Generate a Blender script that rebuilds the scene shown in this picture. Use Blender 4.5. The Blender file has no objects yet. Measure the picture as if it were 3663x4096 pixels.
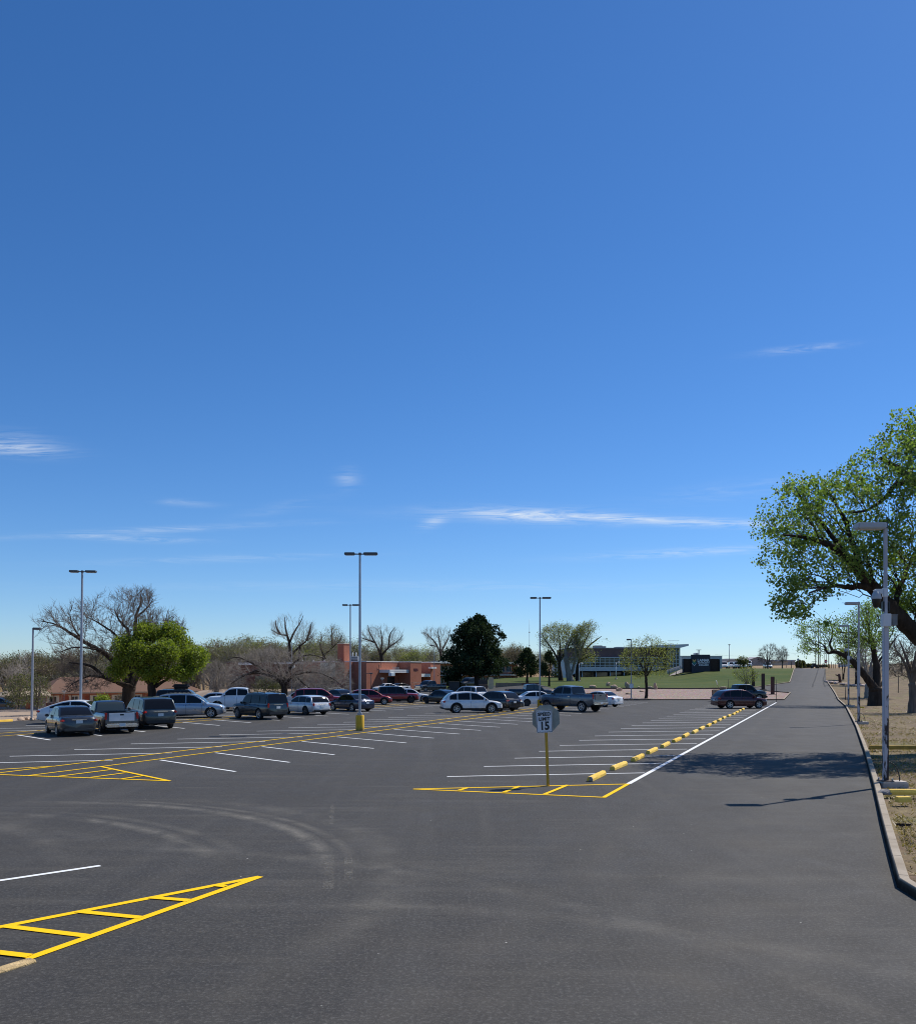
import bpy, bmesh, math, random
import numpy as np
from mathutils import Vector, Matrix, noise as mnoise
R = math.radians
scene = bpy.context.scene
COL = scene.collection
# ------------------------------------------------------------------ survey
FOC, CX, HY, EYE = 3500.0, 1831.5, 2694.0, 3.18      # focal length (px), centre column, eye level row, eye height (m)
def g(px, py):
    """point of the level car park that the photograph shows at (px,py)"""
    Y = FOC*EYE/(py-HY); return ((px-CX)*Y/FOC, Y)
def at(px, Y): return (px-CX)*Y/FOC
def zat(py, Y): return EYE-(py-HY)*Y/FOC
def lerp(a, b, t): return a+(b-a)*t
def sstep(a, b, x):
    t = min(1, max(0, (x-a)/(b-a))); return t*t*(3-2*t)
def interp(tab, x):
    if x <= tab[0][0]: return tab[0][1]
    for (a, b), (c, d) in zip(tab, tab[1:]):
        if x <= c: return lerp(b, d, (x-a)/(c-a))
    return tab[-1][1]
KERB = [(3588,3551),(3554,3427),(3521,3291),(3490,3150),(3453,3008),(3420,2912),(3379,2828)]
KERBW = [(8.9,11.9),(8.0,12.1)]+[g(*p) for p in KERB]+[(49.5,115),(66.0,157)]
ROADR = KERBW+[(111.3,266),(150,360)]
RISE = [(104,0),(125,.8),(156,1.8),(175,2.95),(190,3.85),(205,4.25),(230,4.5),(266,4.7),(400,5.3),(1000,11),(4000,45),(6000,60)]
def road_x(Y):
    pts = sorted((p[1], p[0]) for p in ROADR); return interp(pts, Y)
def T(X, Y):
    """height of the land"""
    up = interp(RISE, Y)
    s = 1
    if Y < 300:
        f = min(1, max(0, (Y-128)/52)); s = lerp(sstep(-4, 14, X), interp([(-4,0),(10,.45),(30,.5),(43,.60),(51,1)], X), f)
    if 230 < Y < 400: s = max(s, sstep(230, 400, Y)); up = up*s
    else: up = up*s
    a_ = lerp(-30, -50, sstep(140, 180, Y)); d = -4.3*sstep(a_, a_-14, X)*min(1, max(0, (Y-76)/95)) if X < a_ else 0
    rx = road_x(Y); e = X-rx
    hill = 3.4*sstep(8, 42, e)*sstep(55, 150, Y)*(1-sstep(300, 500, Y)) if e > 8 else 0
    return up+d+hill
# ------------------------------------------------------------------ objects
def tag(o, label=None, cat=None, group=None, kind=None):
    if label: o['label'] = label
    if cat: o['category'] = cat
    if group: o['group'] = group
    if kind: o['kind'] = kind
    return o
def empty(name, loc=(0,0,0), rz=0, label=None, cat=None, group=None):
    o = bpy.data.objects.new(name, None); COL.objects.link(o)
    o.location = loc; o.rotation_euler = (0,0,rz); o.empty_display_size = .3
    return tag(o, label, cat, group)
def link(name, me, parent=None):
    o = bpy.data.objects.new(name, me); COL.objects.link(o)
    if parent is not None: o.parent = parent
    return o
def addmats(me, mats):
    for m in (mats if isinstance(mats, (list, tuple)) else [mats]): me.materials.append(m)
def obj(name, bm, mats, parent=None, smooth=None):
    me = bpy.data.meshes.new(name); bm.normal_update(); bm.to_mesh(me); bm.free(); addmats(me, mats)
    if smooth is not None:
        me.shade_smooth(); me.set_sharp_from_angle(angle=R(smooth))
    return link(name, me, parent)
def raw(name, V, F, mats, parent=None, mi=None, smooth=None):
    me = bpy.data.meshes.new(name); me.from_pydata(V, [], F); addmats(me, mats)
    if mi is not None: me.polygons.foreach_set('material_index', mi)
    if smooth is not None:
        me.shade_smooth(); me.set_sharp_from_angle(angle=R(smooth))
    me.update(); return link(name, me, parent)
def npmesh(name, V, quads, mats, mi=None):
    """fast mesh from numpy arrays; quads (n,k)"""
    me = bpy.data.meshes.new(name)
    n, k = quads.shape
    me.vertices.add(len(V)); me.vertices.foreach_set('co', np.asarray(V, 'f').ravel())
    me.loops.add(n*k); me.loops.foreach_set('vertex_index', quads.astype('i').ravel())
    me.polygons.add(n); me.polygons.foreach_set('loop_start', np.arange(0, n*k, k, dtype='i'))
    addmats(me, mats)
    if mi is not None: me.polygons.foreach_set('material_index', np.asarray(mi, 'i'))
    me.update(calc_edges=True); me.validate(); return me
def bx(bm, x0, x1, y0, y1, z0, z1, mi=0, M=None):
    v = [bm.verts.new((x,y,z)) for z in (z0,z1) for y in (y0,y1) for x in (x0,x1)]
    fs = []
    for a in ((0,2,3,1),(4,5,7,6),(0,1,5,4),(1,3,7,5),(3,2,6,7),(2,0,4,6)):
        f = bm.faces.new([v[i] for i in a]); f.material_index = mi; fs.append(f)
    if M is not None: bmesh.ops.transform(bm, matrix=M, verts=v)
    return v
def box(*a, **k):
    bm = bmesh.new(); bx(bm, *a, **k); return bm
def bbox(x0, x1, y0, y1, z0, z1, b=.01, seg=2):
    bm = box(x0, x1, y0, y1, z0, z1)
    bmesh.ops.bevel(bm, geom=bm.edges[:], offset=b, segments=seg, affect='EDGES'); return bm
def cyl(bm, p, q, r0, r1=None, n=12, mi=0, caps=True):
    p, q = Vector(p), Vector(q); d = q-p; r1 = r0 if r1 is None else r1
    a = d.orthogonal().normalized(); b = d.normalized().cross(a)
    ra, rb = [], []
    for i in range(n):
        t = 2*math.pi*i/n; u = a*math.cos(t)+b*math.sin(t)
        ra.append(bm.verts.new(p+u*r0)); rb.append(bm.verts.new(q+u*r1))
    for i in range(n):
        f = bm.faces.new((ra[i], ra[(i+1)%n], rb[(i+1)%n], rb[i])); f.material_index = mi; f.smooth = True
    if caps:
        f = bm.faces.new(ra[::-1]); f.material_index = mi
        f = bm.faces.new(rb); f.material_index = mi
def lathe(bm, prof, n=16, mi=0, M=None):
    rings = []
    for r, z in prof:
        rings.append([bm.verts.new((r*math.cos(2*math.pi*i/n), r*math.sin(2*math.pi*i/n), z)) for i in range(n)])
    for a, b in zip(rings, rings[1:]):
        for i in range(n):
            f = bm.faces.new((a[i], a[(i+1)%n], b[(i+1)%n], b[i])); f.material_index = mi; f.smooth = True
    f = bm.faces.new(rings[0][::-1]); f.material_index = mi
    f = bm.faces.new(rings[-1]); f.material_index = mi
    if M is not None: bmesh.ops.transform(bm, matrix=M, verts=[v for r in rings for v in r])
def poly(bm, pts, mi=0):
    f = bm.faces.new([bm.verts.new(p) for p in pts]); f.material_index = mi; return f
def prism(bm, pts, dvec, mi=0):
    d = Vector(dvec); a = [bm.verts.new(p) for p in pts]; b = [bm.verts.new(Vector(p)+d) for p in pts]
    n = len(pts)
    fs = [bm.faces.new(a[::-1]), bm.faces.new(b)]+[bm.faces.new((a[i], a[(i+1)%n], b[(i+1)%n], b[i])) for i in range(n)]
    for f in fs: f.material_index = mi
    bmesh.ops.recalc_face_normals(bm, faces=fs)
def text_mesh(name, s, size, mat, parent, loc, depth=.01, bold=0, sx=1, align='CENTER', rot=(R(90),0,0), spacing=1):
    cu = bpy.data.curves.new(name, 'FONT'); cu.body = s; cu.size = size; cu.extrude = depth; cu.offset = bold
    cu.align_x = align; cu.align_y = 'CENTER'; cu.space_character = spacing
    t = bpy.data.objects.new(name, cu); COL.objects.link(t)
    dg = bpy.context.evaluated_depsgraph_get(); me = bpy.data.meshes.new_from_object(t.evaluated_get(dg))
    COL.objects.unlink(t); bpy.data.objects.remove(t)
    me.materials.clear(); me.materials.append(mat)
    o = link(name, me, parent); o.location = loc; o.rotation_euler = rot; o.scale = (sx,1,1); return o
# ------------------------------------------------------------------ materials
class NT:
    def __init__(s, name):
        s.m = bpy.data.materials.new(name); s.m.use_nodes = True; s.t = s.m.node_tree
        s.bsdf = s.t.nodes['Principled BSDF']; s.out = s.t.nodes['Material Output']
    def n(s, typ, **kw):
        nd = s.t.nodes.new(typ)
        for k, v in kw.items():
            if k in nd.inputs: nd.inputs[k].default_value = v
            else: setattr(nd, k, v)
        return nd
    def l(s, a, b): s.t.links.new(a, b)
    def coord(s, kind='Object', scale=(1,1,1)):
        c = s.n('ShaderNodeTexCoord'); m = s.n('ShaderNodeMapping'); m.inputs['Scale'].default_value = scale
        s.l(c.outputs[kind], m.inputs[0]); return m.outputs[0]
    def world(s, scale=(1,1,1), rz=0):
        c = s.n('ShaderNodeNewGeometry'); m = s.n('ShaderNodeMapping'); m.inputs['Scale'].default_value = scale
        m.inputs['Rotation'].default_value = (0,0,rz)
        s.l(c.outputs['Position'], m.inputs[0]); return m.outputs[0]
    def noise(s, vec, scale, detail=4, rough=.55, dist=0):
        n = s.n('ShaderNodeTexNoise'); n.inputs['Scale'].default_value = scale; n.inputs['Detail'].default_value = detail
        n.inputs['Roughness'].default_value = rough; n.inputs['Distortion'].default_value = dist
        s.l(vec, n.inputs['Vector']); return n.outputs[0]
    def ramp(s, fac, stops):
        r = s.n('ShaderNodeValToRGB'); e = r.color_ramp.elements
        while len(e) < len(stops): e.new(.5)
        for k, (p, c) in zip(e, stops):
            k.position = p; k.color = c if len(c) == 4 else (*c, 1)
        s.l(fac, r.inputs[0]); return r.outputs[0]
    def val(s, fac, a, b, c=0., d=1.):
        r = s.n('ShaderNodeMapRange'); r.inputs[1].default_value = a; r.inputs[2].default_value = b
        r.inputs[3].default_value = c; r.inputs[4].default_value = d; s.l(fac, r.inputs[0]); return r.outputs[0]
    def mix(s, fac, a, b, blend='MIX'):
        m = s.n('ShaderNodeMix', data_type='RGBA', blend_type=blend)
        for sock, v in ((m.inputs['Factor'], fac), (m.inputs[6], a), (m.inputs[7], b)):
            if hasattr(v, 'is_linked'): s.l(v, sock)
            else: sock.default_value = v if not isinstance(v, (tuple, list)) or len(v) == 4 else (*v, 1)
        return m.outputs[2]
    def math(s, op, a, b=0.):
        m = s.n('ShaderNodeMath', operation=op)
        for i, v in enumerate((a, b)):
            if hasattr(v, 'is_linked'): s.l(v, m.inputs[i])
            else: m.inputs[i].default_value = v
        return m.outputs[0]
    def bump(s, h, strength=.3, dist=.02):
        b = s.n('ShaderNodeBump'); b.inputs['Strength'].default_value = strength; b.inputs['Distance'].default_value = dist
        s.l(h, b.inputs['Height']); s.l(b.outputs[0], s.bsdf.inputs['Normal'])
    def base(s, c):
        i = s.bsdf.inputs['Base Color']
        if hasattr(c, 'is_linked'): s.l(c, i)
        else: i.default_value = (*c[:3], 1)
    def set(s, **kw):
        for k, v in kw.items():
            i = s.bsdf.inputs[k.replace('_', ' ')]
            if hasattr(v, 'is_linked'): s.l(v, i)
            else: i.default_value = v
        return s
def simple(name, col, rough=.6, metal=0., var=.12, scale=6, coat=0., bump=0., spec=.5, coord='Object'):
    k = NT(name); v = k.coord(coord)
    f = k.noise(v, scale, 5, .6)
    c = k.mix(k.val(f, .3, .7), [x*(1-var) for x in col], [min(1, x*(1+var)) for x in col]); k.base(c)
    k.set(Roughness=k.val(f, .2, .8, max(.02, rough-.06), min(1, rough+.06)), Metallic=metal, Specular_IOR_Level=spec, Coat_Weight=coat, Coat_Roughness=.04)
    if bump: k.bump(k.noise(v, scale*6, 4), bump, .02)
    return k.m
MC = {}
def mt(name, *a, **k):
    if name not in MC: MC[name] = simple(name, *a, **k)
    return MC[name]
def paint(name, col, metal=0.0, rough=.28):
    if name in MC: return MC[name]
    k = NT(name); v = k.coord('Object')
    dust = k.noise(v, 2.2, 4, .6)
    z = k.n('ShaderNodeSeparateXYZ'); k.l(v, z.inputs[0])
    low = k.math('MULTIPLY', k.val(z.outputs[2], .9, .25), k.val(dust, .35, .7, .04, .22))
    k.base(k.mix(low, [*col, 1], (.22,.19,.16,1)))
    k.set(Roughness=k.math('ADD', k.val(dust, .3, .7, rough-.05, rough+.08), k.math('MULTIPLY', low, .5)), Metallic=metal, Coat_Weight=.85, Coat_Roughness=.03)
    MC[name] = k.m; return k.m
KERBW[:] = [(10.5,9.0),(8.2,9.6),(7.0,10.7),(6.44,12.3)]+KERBW[2:]
ROADR[:] = KERBW+[(111.3,266),(150,360)]
# ------------------------------------------------------------------ camera, sun, sky
cam = bpy.data.cameras.new('camera'); co = bpy.data.objects.new('camera', cam); COL.objects.link(co)
co.location = (0,0,EYE); co.rotation_euler = (R(90),0,0)
cam.sensor_fit = 'HORIZONTAL'; cam.sensor_width = 36; cam.lens = 36*FOC/3663; cam.shift_y = (HY-2048)/3663
cam.clip_start = .1; cam.clip_end = 20000; scene.camera = co
SUN_AZ, SUN_EL = R(54), R(52)
sd = Vector((math.sin(SUN_AZ)*math.cos(SUN_EL), math.cos(SUN_AZ)*math.cos(SUN_EL), math.sin(SUN_EL)))
sl = bpy.data.lights.new('sun', 'SUN'); so = bpy.data.objects.new('sun', sl); COL.objects.link(so)
sl.energy = 5.0; sl.angle = R(.5); sl.color = (1,.955,.89)
so.rotation_euler = (-sd).to_track_quat('-Z', 'Y').to_euler(); so.location = (60,40,80)
world = bpy.data.worlds.new('World'); scene.world = world; world.use_nodes = True
wt = world.node_tree; wn = wt.nodes
def wnode(t, **k):
    n = wn.new(t)
    for a, b in k.items(): setattr(n, a, b)
    return n
bg = wn['Background']
sky = wnode('ShaderNodeTexSky', sky_type='NISHITA', sun_disc=False, sun_elevation=SUN_EL, sun_rotation=SUN_AZ,
            altitude=1100, air_density=1.0, dust_density=.35, ozone_density=2.6)
hs = wnode('ShaderNodeHueSaturation'); hs.inputs['Saturation'].default_value = 1.12; hs.inputs['Hue'].default_value = .497
wt.links.new(sky.outputs[0], hs.inputs['Color'])
wb = wnode('ShaderNodeMix', data_type='RGBA', blend_type='MULTIPLY'); wb.inputs['Factor'].default_value = 1; wb.inputs[7].default_value = (.985,1.185,1.51,1); wb.clamp_result = False
wt.links.new(hs.outputs[0], wb.inputs[6])
h2 = wnode('ShaderNodeHueSaturation'); h2.inputs['Saturation'].default_value = 1.055; wt.links.new(wb.outputs[2], h2.inputs['Color'])
# thin cirrus: each wisp is a soft patch of direction space broken up by stretched noise
tc = wnode('ShaderNodeTexCoord'); sp = wnode('ShaderNodeSeparateXYZ'); wt.links.new(tc.outputs['Generated'], sp.inputs[0])
def wm(op, a, b=None, c=None):
    n = wnode('ShaderNodeMath', operation=op)
    for i, v in enumerate((a, b, c)):
        if v is None: continue
        if hasattr(v, 'is_linked'): wt.links.new(v, n.inputs[i])
        else: n.inputs[i].default_value = v
    return n.outputs[0]
yy = wm('MAXIMUM', sp.outputs[1], .05)
U = wm('DIVIDE', sp.outputs[0], yy); V_ = wm('DIVIDE', sp.outputs[2], yy)
cmb = wnode('ShaderNodeCombineXYZ'); wt.links.new(wm('MULTIPLY', U, 10.), cmb.inputs[0]); wt.links.new(wm('MULTIPLY', V_, 120.), cmb.inputs[1])
cn = wnode('ShaderNodeTexNoise'); cn.inputs['Scale'].default_value = 1.; cn.inputs['Detail'].default_value = 9; cn.inputs['Roughness'].default_value = .66; cn.inputs['Distortion'].default_value = 1.6
wt.links.new(cmb.outputs[0], cn.inputs['Vector'])
cm2 = wnode('ShaderNodeMapRange'); wt.links.new(cn.outputs[0], cm2.inputs[0]); cm2.inputs[1].default_value = .38; cm2.inputs[2].default_value = .70
tot = None
for u0, v0, su, sv, tilt, amp in ((.09,.181,.085,.0080,-.03,.75),(.23,.1745,.20,.0050,-.035,.70),(-.028,.173,.014,.006,.25,.5),(.39,.371,.045,.004,.10,.42),
        (-.52,.258,.055,.007,-.06,.72),(-.50,.264,.04,.011,-.12,.35),(-.126,.2235,.013,.010,0,.30),(-.37,.154,.06,.0035,-.03,.5),(-.36,.163,.16,.0035,.05,.32),
        (.27,.139,.11,.0045,.05,.48),(-.27,.131,.14,.004,.03,.20),(-.31,.195,.03,.0035,-.05,.30),(-.20,.19,.05,.006,.2,.12),(.32,.21,.10,.010,.12,.12),(-.02,.10,.35,.006,0,.12)):
    du = wm('SUBTRACT', U, u0); dv = wm('SUBTRACT', wm('SUBTRACT', V_, v0), wm('MULTIPLY', du, tilt))
    q = wm('ADD', wm('POWER', wm('ABSOLUTE', wm('DIVIDE', du, su)), 2.), wm('POWER', wm('ABSOLUTE', wm('DIVIDE', dv, sv)), 2.))
    e = wm('MULTIPLY', wm('EXPONENT', wm('MULTIPLY', q, -1.)), amp)
    tot = e if tot is None else wm('ADD', tot, e)
fac = wm('MULTIPLY', wm('MULTIPLY', tot, cm2.outputs[0]), wm('GREATER_THAN', sp.outputs[1], .05))
mx = wnode('ShaderNodeMix', data_type='RGBA'); wt.links.new(fac, mx.inputs['Factor']); wt.links.new(h2.outputs[0], mx.inputs[6]); mx.inputs[7].default_value = (9.2,10.2,11.3,1)
wt.links.new(mx.outputs[2], bg.inputs['Color']); bg.inputs['Strength'].default_value = .083
scene.cycles.filter_width = 1.05
vs = scene.view_settings; vs.view_transform = 'Standard'; vs.look = 'None'; vs.gamma = 1; vs.exposure = 0; vs.use_curve_mapping = False
# ------------------------------------------------------------------ ground materials
def m_asphalt():
    k = NT('asphalt'); w = k.world()
    fine = k.noise(w, 90, 3, .7); grain = k.noise(w, 22, 4, .7)
    big = k.noise(w, .16, 5, .6, .6); mid = k.noise(w, .9, 5, .62, .5)
    wd = k.world((.10,1.4,1), R(-24)); streak = k.noise(wd, 1.6, 5, .6, .4)
    w2 = k.world((1.2,.07,1), R(22)); lanes = k.noise(w2, .9, 4, .55, .2)
    c = k.ramp(big, [(.3,(.031,.028,.0235)),(.7,(.045,.0405,.034))])
    c = k.mix(k.val(mid, .42, .75, 0, .5), c, (.060,.054,.0455,1))
    pep = k.noise(w, 6.5, 7, .78); c = k.mix(k.val(pep, .45, .70, 0, .75), c, (.072,.065,.055,1)); c = k.mix(k.val(pep, .49, .30, 0, .75), c, (.024,.022,.020,1))
    pm = k.noise(w, .30, 4, .6, .8)
    c = k.mix(k.math('MULTIPLY', k.val(streak, .48, .70, 0, .6), k.val(pm, .40, .62)), c, (.110,.098,.079,1))
    sr = k.n('ShaderNodeSeparateXYZ'); k.l(w, sr.inputs[0]); rd = k.val(k.math('SUBTRACT', sr.outputs[0], k.math('MULTIPLY', sr.outputs[1], .416)), -6.5, .5)
    c = k.mix(k.math('MULTIPLY', rd, k.val(sr.outputs[1], 15, 110, .3, .85)), c, (.100,.091,.079,1))  # paler road; its brightening with distance is grazing sheen put into the colour
    c = k.mix(k.math('MULTIPLY', k.val(lanes, .5, .74, 0, .6), k.val(pm, .62, .35, .25, 1)), c, (.100,.091,.076,1))
    c = k.mix(k.val(lanes, .42, .26, 0, .45), c, (.026,.025,.024,1))
    for o_, wd_, amp in ((-1.2, 1.7, .55), (1.4, .6, .4), (-3.9, .5, .35)):
        bd = k.val(k.math('ABSOLUTE', k.math('SUBTRACT', k.math('SUBTRACT', sr.outputs[0], k.math('MULTIPLY', sr.outputs[1], .416)), o_)), wd_, 0.)
        c = k.mix(k.math('MULTIPLY', k.math('MULTIPLY', bd, k.val(mid, .35, .65, .2, amp)), k.val(pm, .35, .6)), c, (.125,.110,.086,1))
    # dusty tyre arcs
    sx = k.n('ShaderNodeSeparateXYZ'); k.l(w, sx.inputs[0]); X, Y = sx.outputs[0], sx.outputs[1]
    brk = k.noise(w, 1.1, 5, .7, .5); tread = k.noise(w, 16, 2, .5)
    for cx, cy, r, wd_, x0, x1, amp in ARCS:
        d = k.math('SQRT', k.math('ADD', k.math('POWER', k.math('SUBTRACT', X, cx), 2.), k.math('POWER', k.math('SUBTRACT', Y, cy), 2.)))
        a = k.val(k.math('ABSOLUTE', k.math('SUBTRACT', d, r)), wd_, 0.)
        side = k.math('MULTIPLY', k.val(X, x0-1.5, x0+1.), k.val(Y, x1-1., x1+1.5))
        f = k.math('MULTIPLY', k.math('MULTIPLY', a, side), k.math('MULTIPLY', k.val(brk, .34, .66), k.val(tread, .3, .7, amp*.5, amp)))
        c = k.mix(f, c, (.30,.27,.215,1))
    # coarse stones and scraps of litter
    c = k.mix(k.val(fine, .35, .7, 0, .8), c, (.017,.016,.0145,1), 'MIX')
    c = k.mix(k.val(grain, .50, .76, 0, .65), c, (.15,.142,.128,1))
    vo = k.n('ShaderNodeTexVoronoi'); vo.inputs['Scale'].default_value = 1.5; k.l(w, vo.inputs['Vector'])
    c = k.mix(k.val(vo.outputs['Distance'], .026, .012), c, (.50,.48,.43,1))
    k.base(c); k.set(Roughness=k.val(mid, .3, .7, .76, .90), Specular_IOR_Level=.38)
    k.bump(k.math('ADD', fine, k.math('MULTIPLY', grain, 1.5)), .55, .008); return k.m
def circ(a, b, c):
    (ax, ay), (bx_, by), (cx, cy) = a, b, c
    d = 2*(ax*(by-cy)+bx_*(cy-ay)+cx*(ay-by))
    ux = ((ax*ax+ay*ay)*(by-cy)+(bx_**2+by*by)*(cy-ay)+(cx*cx+cy*cy)*(ay-by))/d
    uy = ((ax*ax+ay*ay)*(cx-bx_)+(bx_**2+by*by)*(ax-cx)+(cx*cx+cy*cy)*(bx_-ax))/d
    return ux, uy, math.hypot(ax-ux, ay-uy)
c1 = circ(g(282,3210), g(1006,3275), g(1300,3470)); c2 = circ(g(121,3260), g(664,3341), g(850,3430))
ARCS = [(*c1, .26, g(282,3210)[0], 14.8, .95), (c1[0], c1[1], c1[2]+.45, .16, g(500,3215)[0], 15., .5), (*c2, .26, g(121,3260)[0], 15.4, .8), (c2[0], c2[1], c2[2]+.5, .2, -8.5, 15.5, .4), (c1[0], c1[1], c1[2]+1.1, .5, -6., 9., .3), (c2[0]-1.5, c2[1]+.5, c2[2]-1.2, .4, -13, 15, .35), (-2.,2.5,9.5,.35,-3.,4.,.28), (6,40,26.5,.5,-20,12,.18),
        (-7.5,3.8,12.2,.30,-6,7.,.22), (30,-6,30.5,.5,-4,6.,.16), (22,-2,24,.4,-4,7,.12)]
def m_ground(name, cols, scale=.5, rough=.95, fine=9, bump=.6, extra=None):
    k = NT(name); w = k.world()
    a = k.noise(w, scale, 6, .65, .4); b = k.noise(w, fine, 5, .7); 
    n = len(cols); c = k.ramp(a, [(.28+.44*i/(n-1), x) for i, x in enumerate(cols)])
    c = k.mix(k.val(b, .3, .75, 0, .55), c, [x*.45 for x in cols[0]])
    if extra: c = extra(k, w, c)
    k.base(c); k.set(Roughness=rough, Specular_IOR_Level=.2); k.bump(b, bump, .05); return k.m
def lawn_extra(k, w, c):
    v = k.world((.03,.6,1), R(-4)); s = k.noise(v, 1.0, 3, .5)
    c = k.mix(k.val(s, .42, .68, 0, .75), c, (.100,.105,.022,1))
    p = k.noise(w, .07, 4, .6); return k.mix(k.val(p, .55, .75, 0, .5), c, (.125,.110,.04,1))
def gravel_extra(k, w, c):
    vo = k.n('ShaderNodeTexVoronoi'); vo.inputs['Scale'].default_value = 5; k.l(w, vo.inputs['Vector'])
    c = k.mix(.45, c, vo.outputs['Color'], 'SOFT_LIGHT'); return k.mix(k.val(vo.outputs['Distance'], .3, .6, 0, .5), c, (.10,.075,.06,1))
def verge_extra(k, w, c):
    d = k.noise(w, .45, 6, .72, .8); c = k.mix(k.val(d, .44, .60, 0, .85), c, (.17,.118,.080,1)); e = k.noise(w, 3.5, 6, .8); c = k.mix(k.val(e, .44, .66, 0, .8), c, (.095,.070,.048,1))
    p = k.noise(w, .32, 5, .65, .5); c = k.mix(k.val(p, .54, .70, 0, .8), c, (.13,.14,.045,1))
    q = k.noise(w, .9, 5, .7); return k.mix(k.val(q, .55, .75, 0, .7), c, (.20,.13,.10,1))
MA = m_asphalt()
MDIRT = m_ground('dirt', [(.33,.24,.17),(.40,.30,.215),(.45,.345,.25)], .25)
MPRAIRIE = m_ground('dry_prairie', [(.24,.165,.085),(.33,.225,.12),(.38,.27,.15)], .05, fine=1.2)
MLAWN = m_ground('lawn', [(.036,.068,.008),(.050,.085,.010),(.068,.100,.013)], .25, fine=6, extra=lawn_extra)
MGRAV = m_ground('gravel', [(.36,.26,.21),(.43,.32,.265),(.48,.37,.31)], .6, fine=4, extra=gravel_extra)
MVERGE = m_ground('dry_verge', [(.13,.095,.052),(.25,.19,.10),(.40,.315,.165)], .7, fine=14, extra=verge_extra)
MCONC = mt('concrete', (.44,.39,.34), .9, var=.22, scale=3, bump=.4)
def m_line(name, col, worn):
    k = NT(name); w = k.world(); a = k.noise(w, 3, 6, .75); b = k.noise(w, 70, 3, .7)
    c = k.mix(k.val(b, .3, .7), [x*.86 for x in col], col)
    k.base(k.mix(k.math('MULTIPLY', k.val(a, .62, .76, 0, 1), k.val(b, .45, .65, 0, worn)), c, (.06,.06,.06,1))); k.set(Roughness=.8, Specular_IOR_Level=.15); k.bump(b, .3, .005); return k.m
MWHITE = m_line('white_road_paint', (.80,.81,.80), .5); MYEL = m_line('yellow_road_paint', (.96,.58,.006), .5)
# ------------------------------------------------------------------ ground sheets
def patch(name, pts, mat, step=4., dz=0., kind='structure'):
    bm = bmesh.new(); bm.faces.new([bm.verts.new((x,y,0)) for x, y in pts]); bmesh.ops.recalc_face_normals(bm, faces=bm.faces[:])
    bmesh.ops.triangulate(bm, faces=bm.faces[:])
    xs = [p[0] for p in pts]; ys = [p[1] for p in pts]
    def cuts(a, b):
        v = math.ceil(a/step)*step
        while v < b: yield v; v += step
    for ax, rng in ((0, cuts(min(xs), max(xs))), (1, cuts(min(ys), max(ys)))):
        for v in rng:
            if ax == 1 and v < 74 and abs(v) > 1: continue
            if ax == 0 and min(ys) > 500: continue
            bmesh.ops.bisect_plane(bm, geom=bm.verts[:]+bm.edges[:]+bm.faces[:], plane_co=(v,0,0) if ax == 0 else (0,v,0), plane_no=(1,0,0) if ax == 0 else (0,1,0), dist=1e-5)
    for v in bm.verts: v.co.z = T(v.co.x, v.co.y)+dz
    bm.normal_update()
    for f in bm.faces:
        if f.normal.z < 0: f.normal_flip()
    o = obj(name, bm, mat, smooth=60); tag(o, kind=kind); return o
def grid_land():
    xs = sorted(set([-6000,-3500,-2000,-1200,-700,-450,-320]+list(range(-240,241,6))+[320,450,700,1200,2000,3500,6000]))
    ys = sorted(set([-200,-120,-60]+list(range(0,420,6))+[460,520,600,720,900,1200,1700,2500,3500,4500,6000,9000]))
    V = [(x,y,T(x,y)-.18) for y in ys for x in xs]; n = len(xs)
    F = [(j*n+i,j*n+i+1,(j+1)*n+i+1,(j+1)*n+i) for j in range(len(ys)-1) for i in range(n-1)]
    tag(raw('plain', V, F, MPRAIRIE, smooth=60), kind='structure')
grid_land()
kl = [(x, y) for x, y in KERBW if y <= 104]; kx104 = road_x(104)
lot = patch('parking_lot', [(-62.5,-21),(-10.7,104),(38.6,104),(kx104,104)]+kl[::-1]+[(30,9),(30,-21)], MA, 6)
road = patch('road', [(38.6,104),(44.7,118),(43,122),(38,128),(42,128),(45.2,133),(56.9,150),(80.2,208),(104,266),(141,360),(150,360),(111.3,266),(66,157),(49.5,115),(kx104,104)], MA, 4)
patch('side_road', [(-30,124),(14,126),(14,150),(2,168),(-12,172),(-30,160)], MA, 4)
patch('bare_ground', [(-62.5,-21),(-150,-21),(-150,215),(-40,215),(-30,160),(-30,124),(14,126),(14,104),(-10.7,104)], MDIRT, 4)
patch('lawn', [(14,128),(42,128),(45.2,133),(56.9,150),(80.2,208),(96,248),(60,236),(-2,236),(-14,200),(-12,172),(2,168),(14,150)], MLAWN, 4)
patch('gravel_bed', [(14,104),(38.6,104),(44.7,118),(43,122),(38,128),(14,128)], MGRAV, 4)
patch('grass_verge', [(x+.05,y) for x, y in KERBW]+[(111.3,266),(150,360),(230,360),(190,200),(130,90),(80,30),(40,8)], MVERGE, 3)
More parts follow.
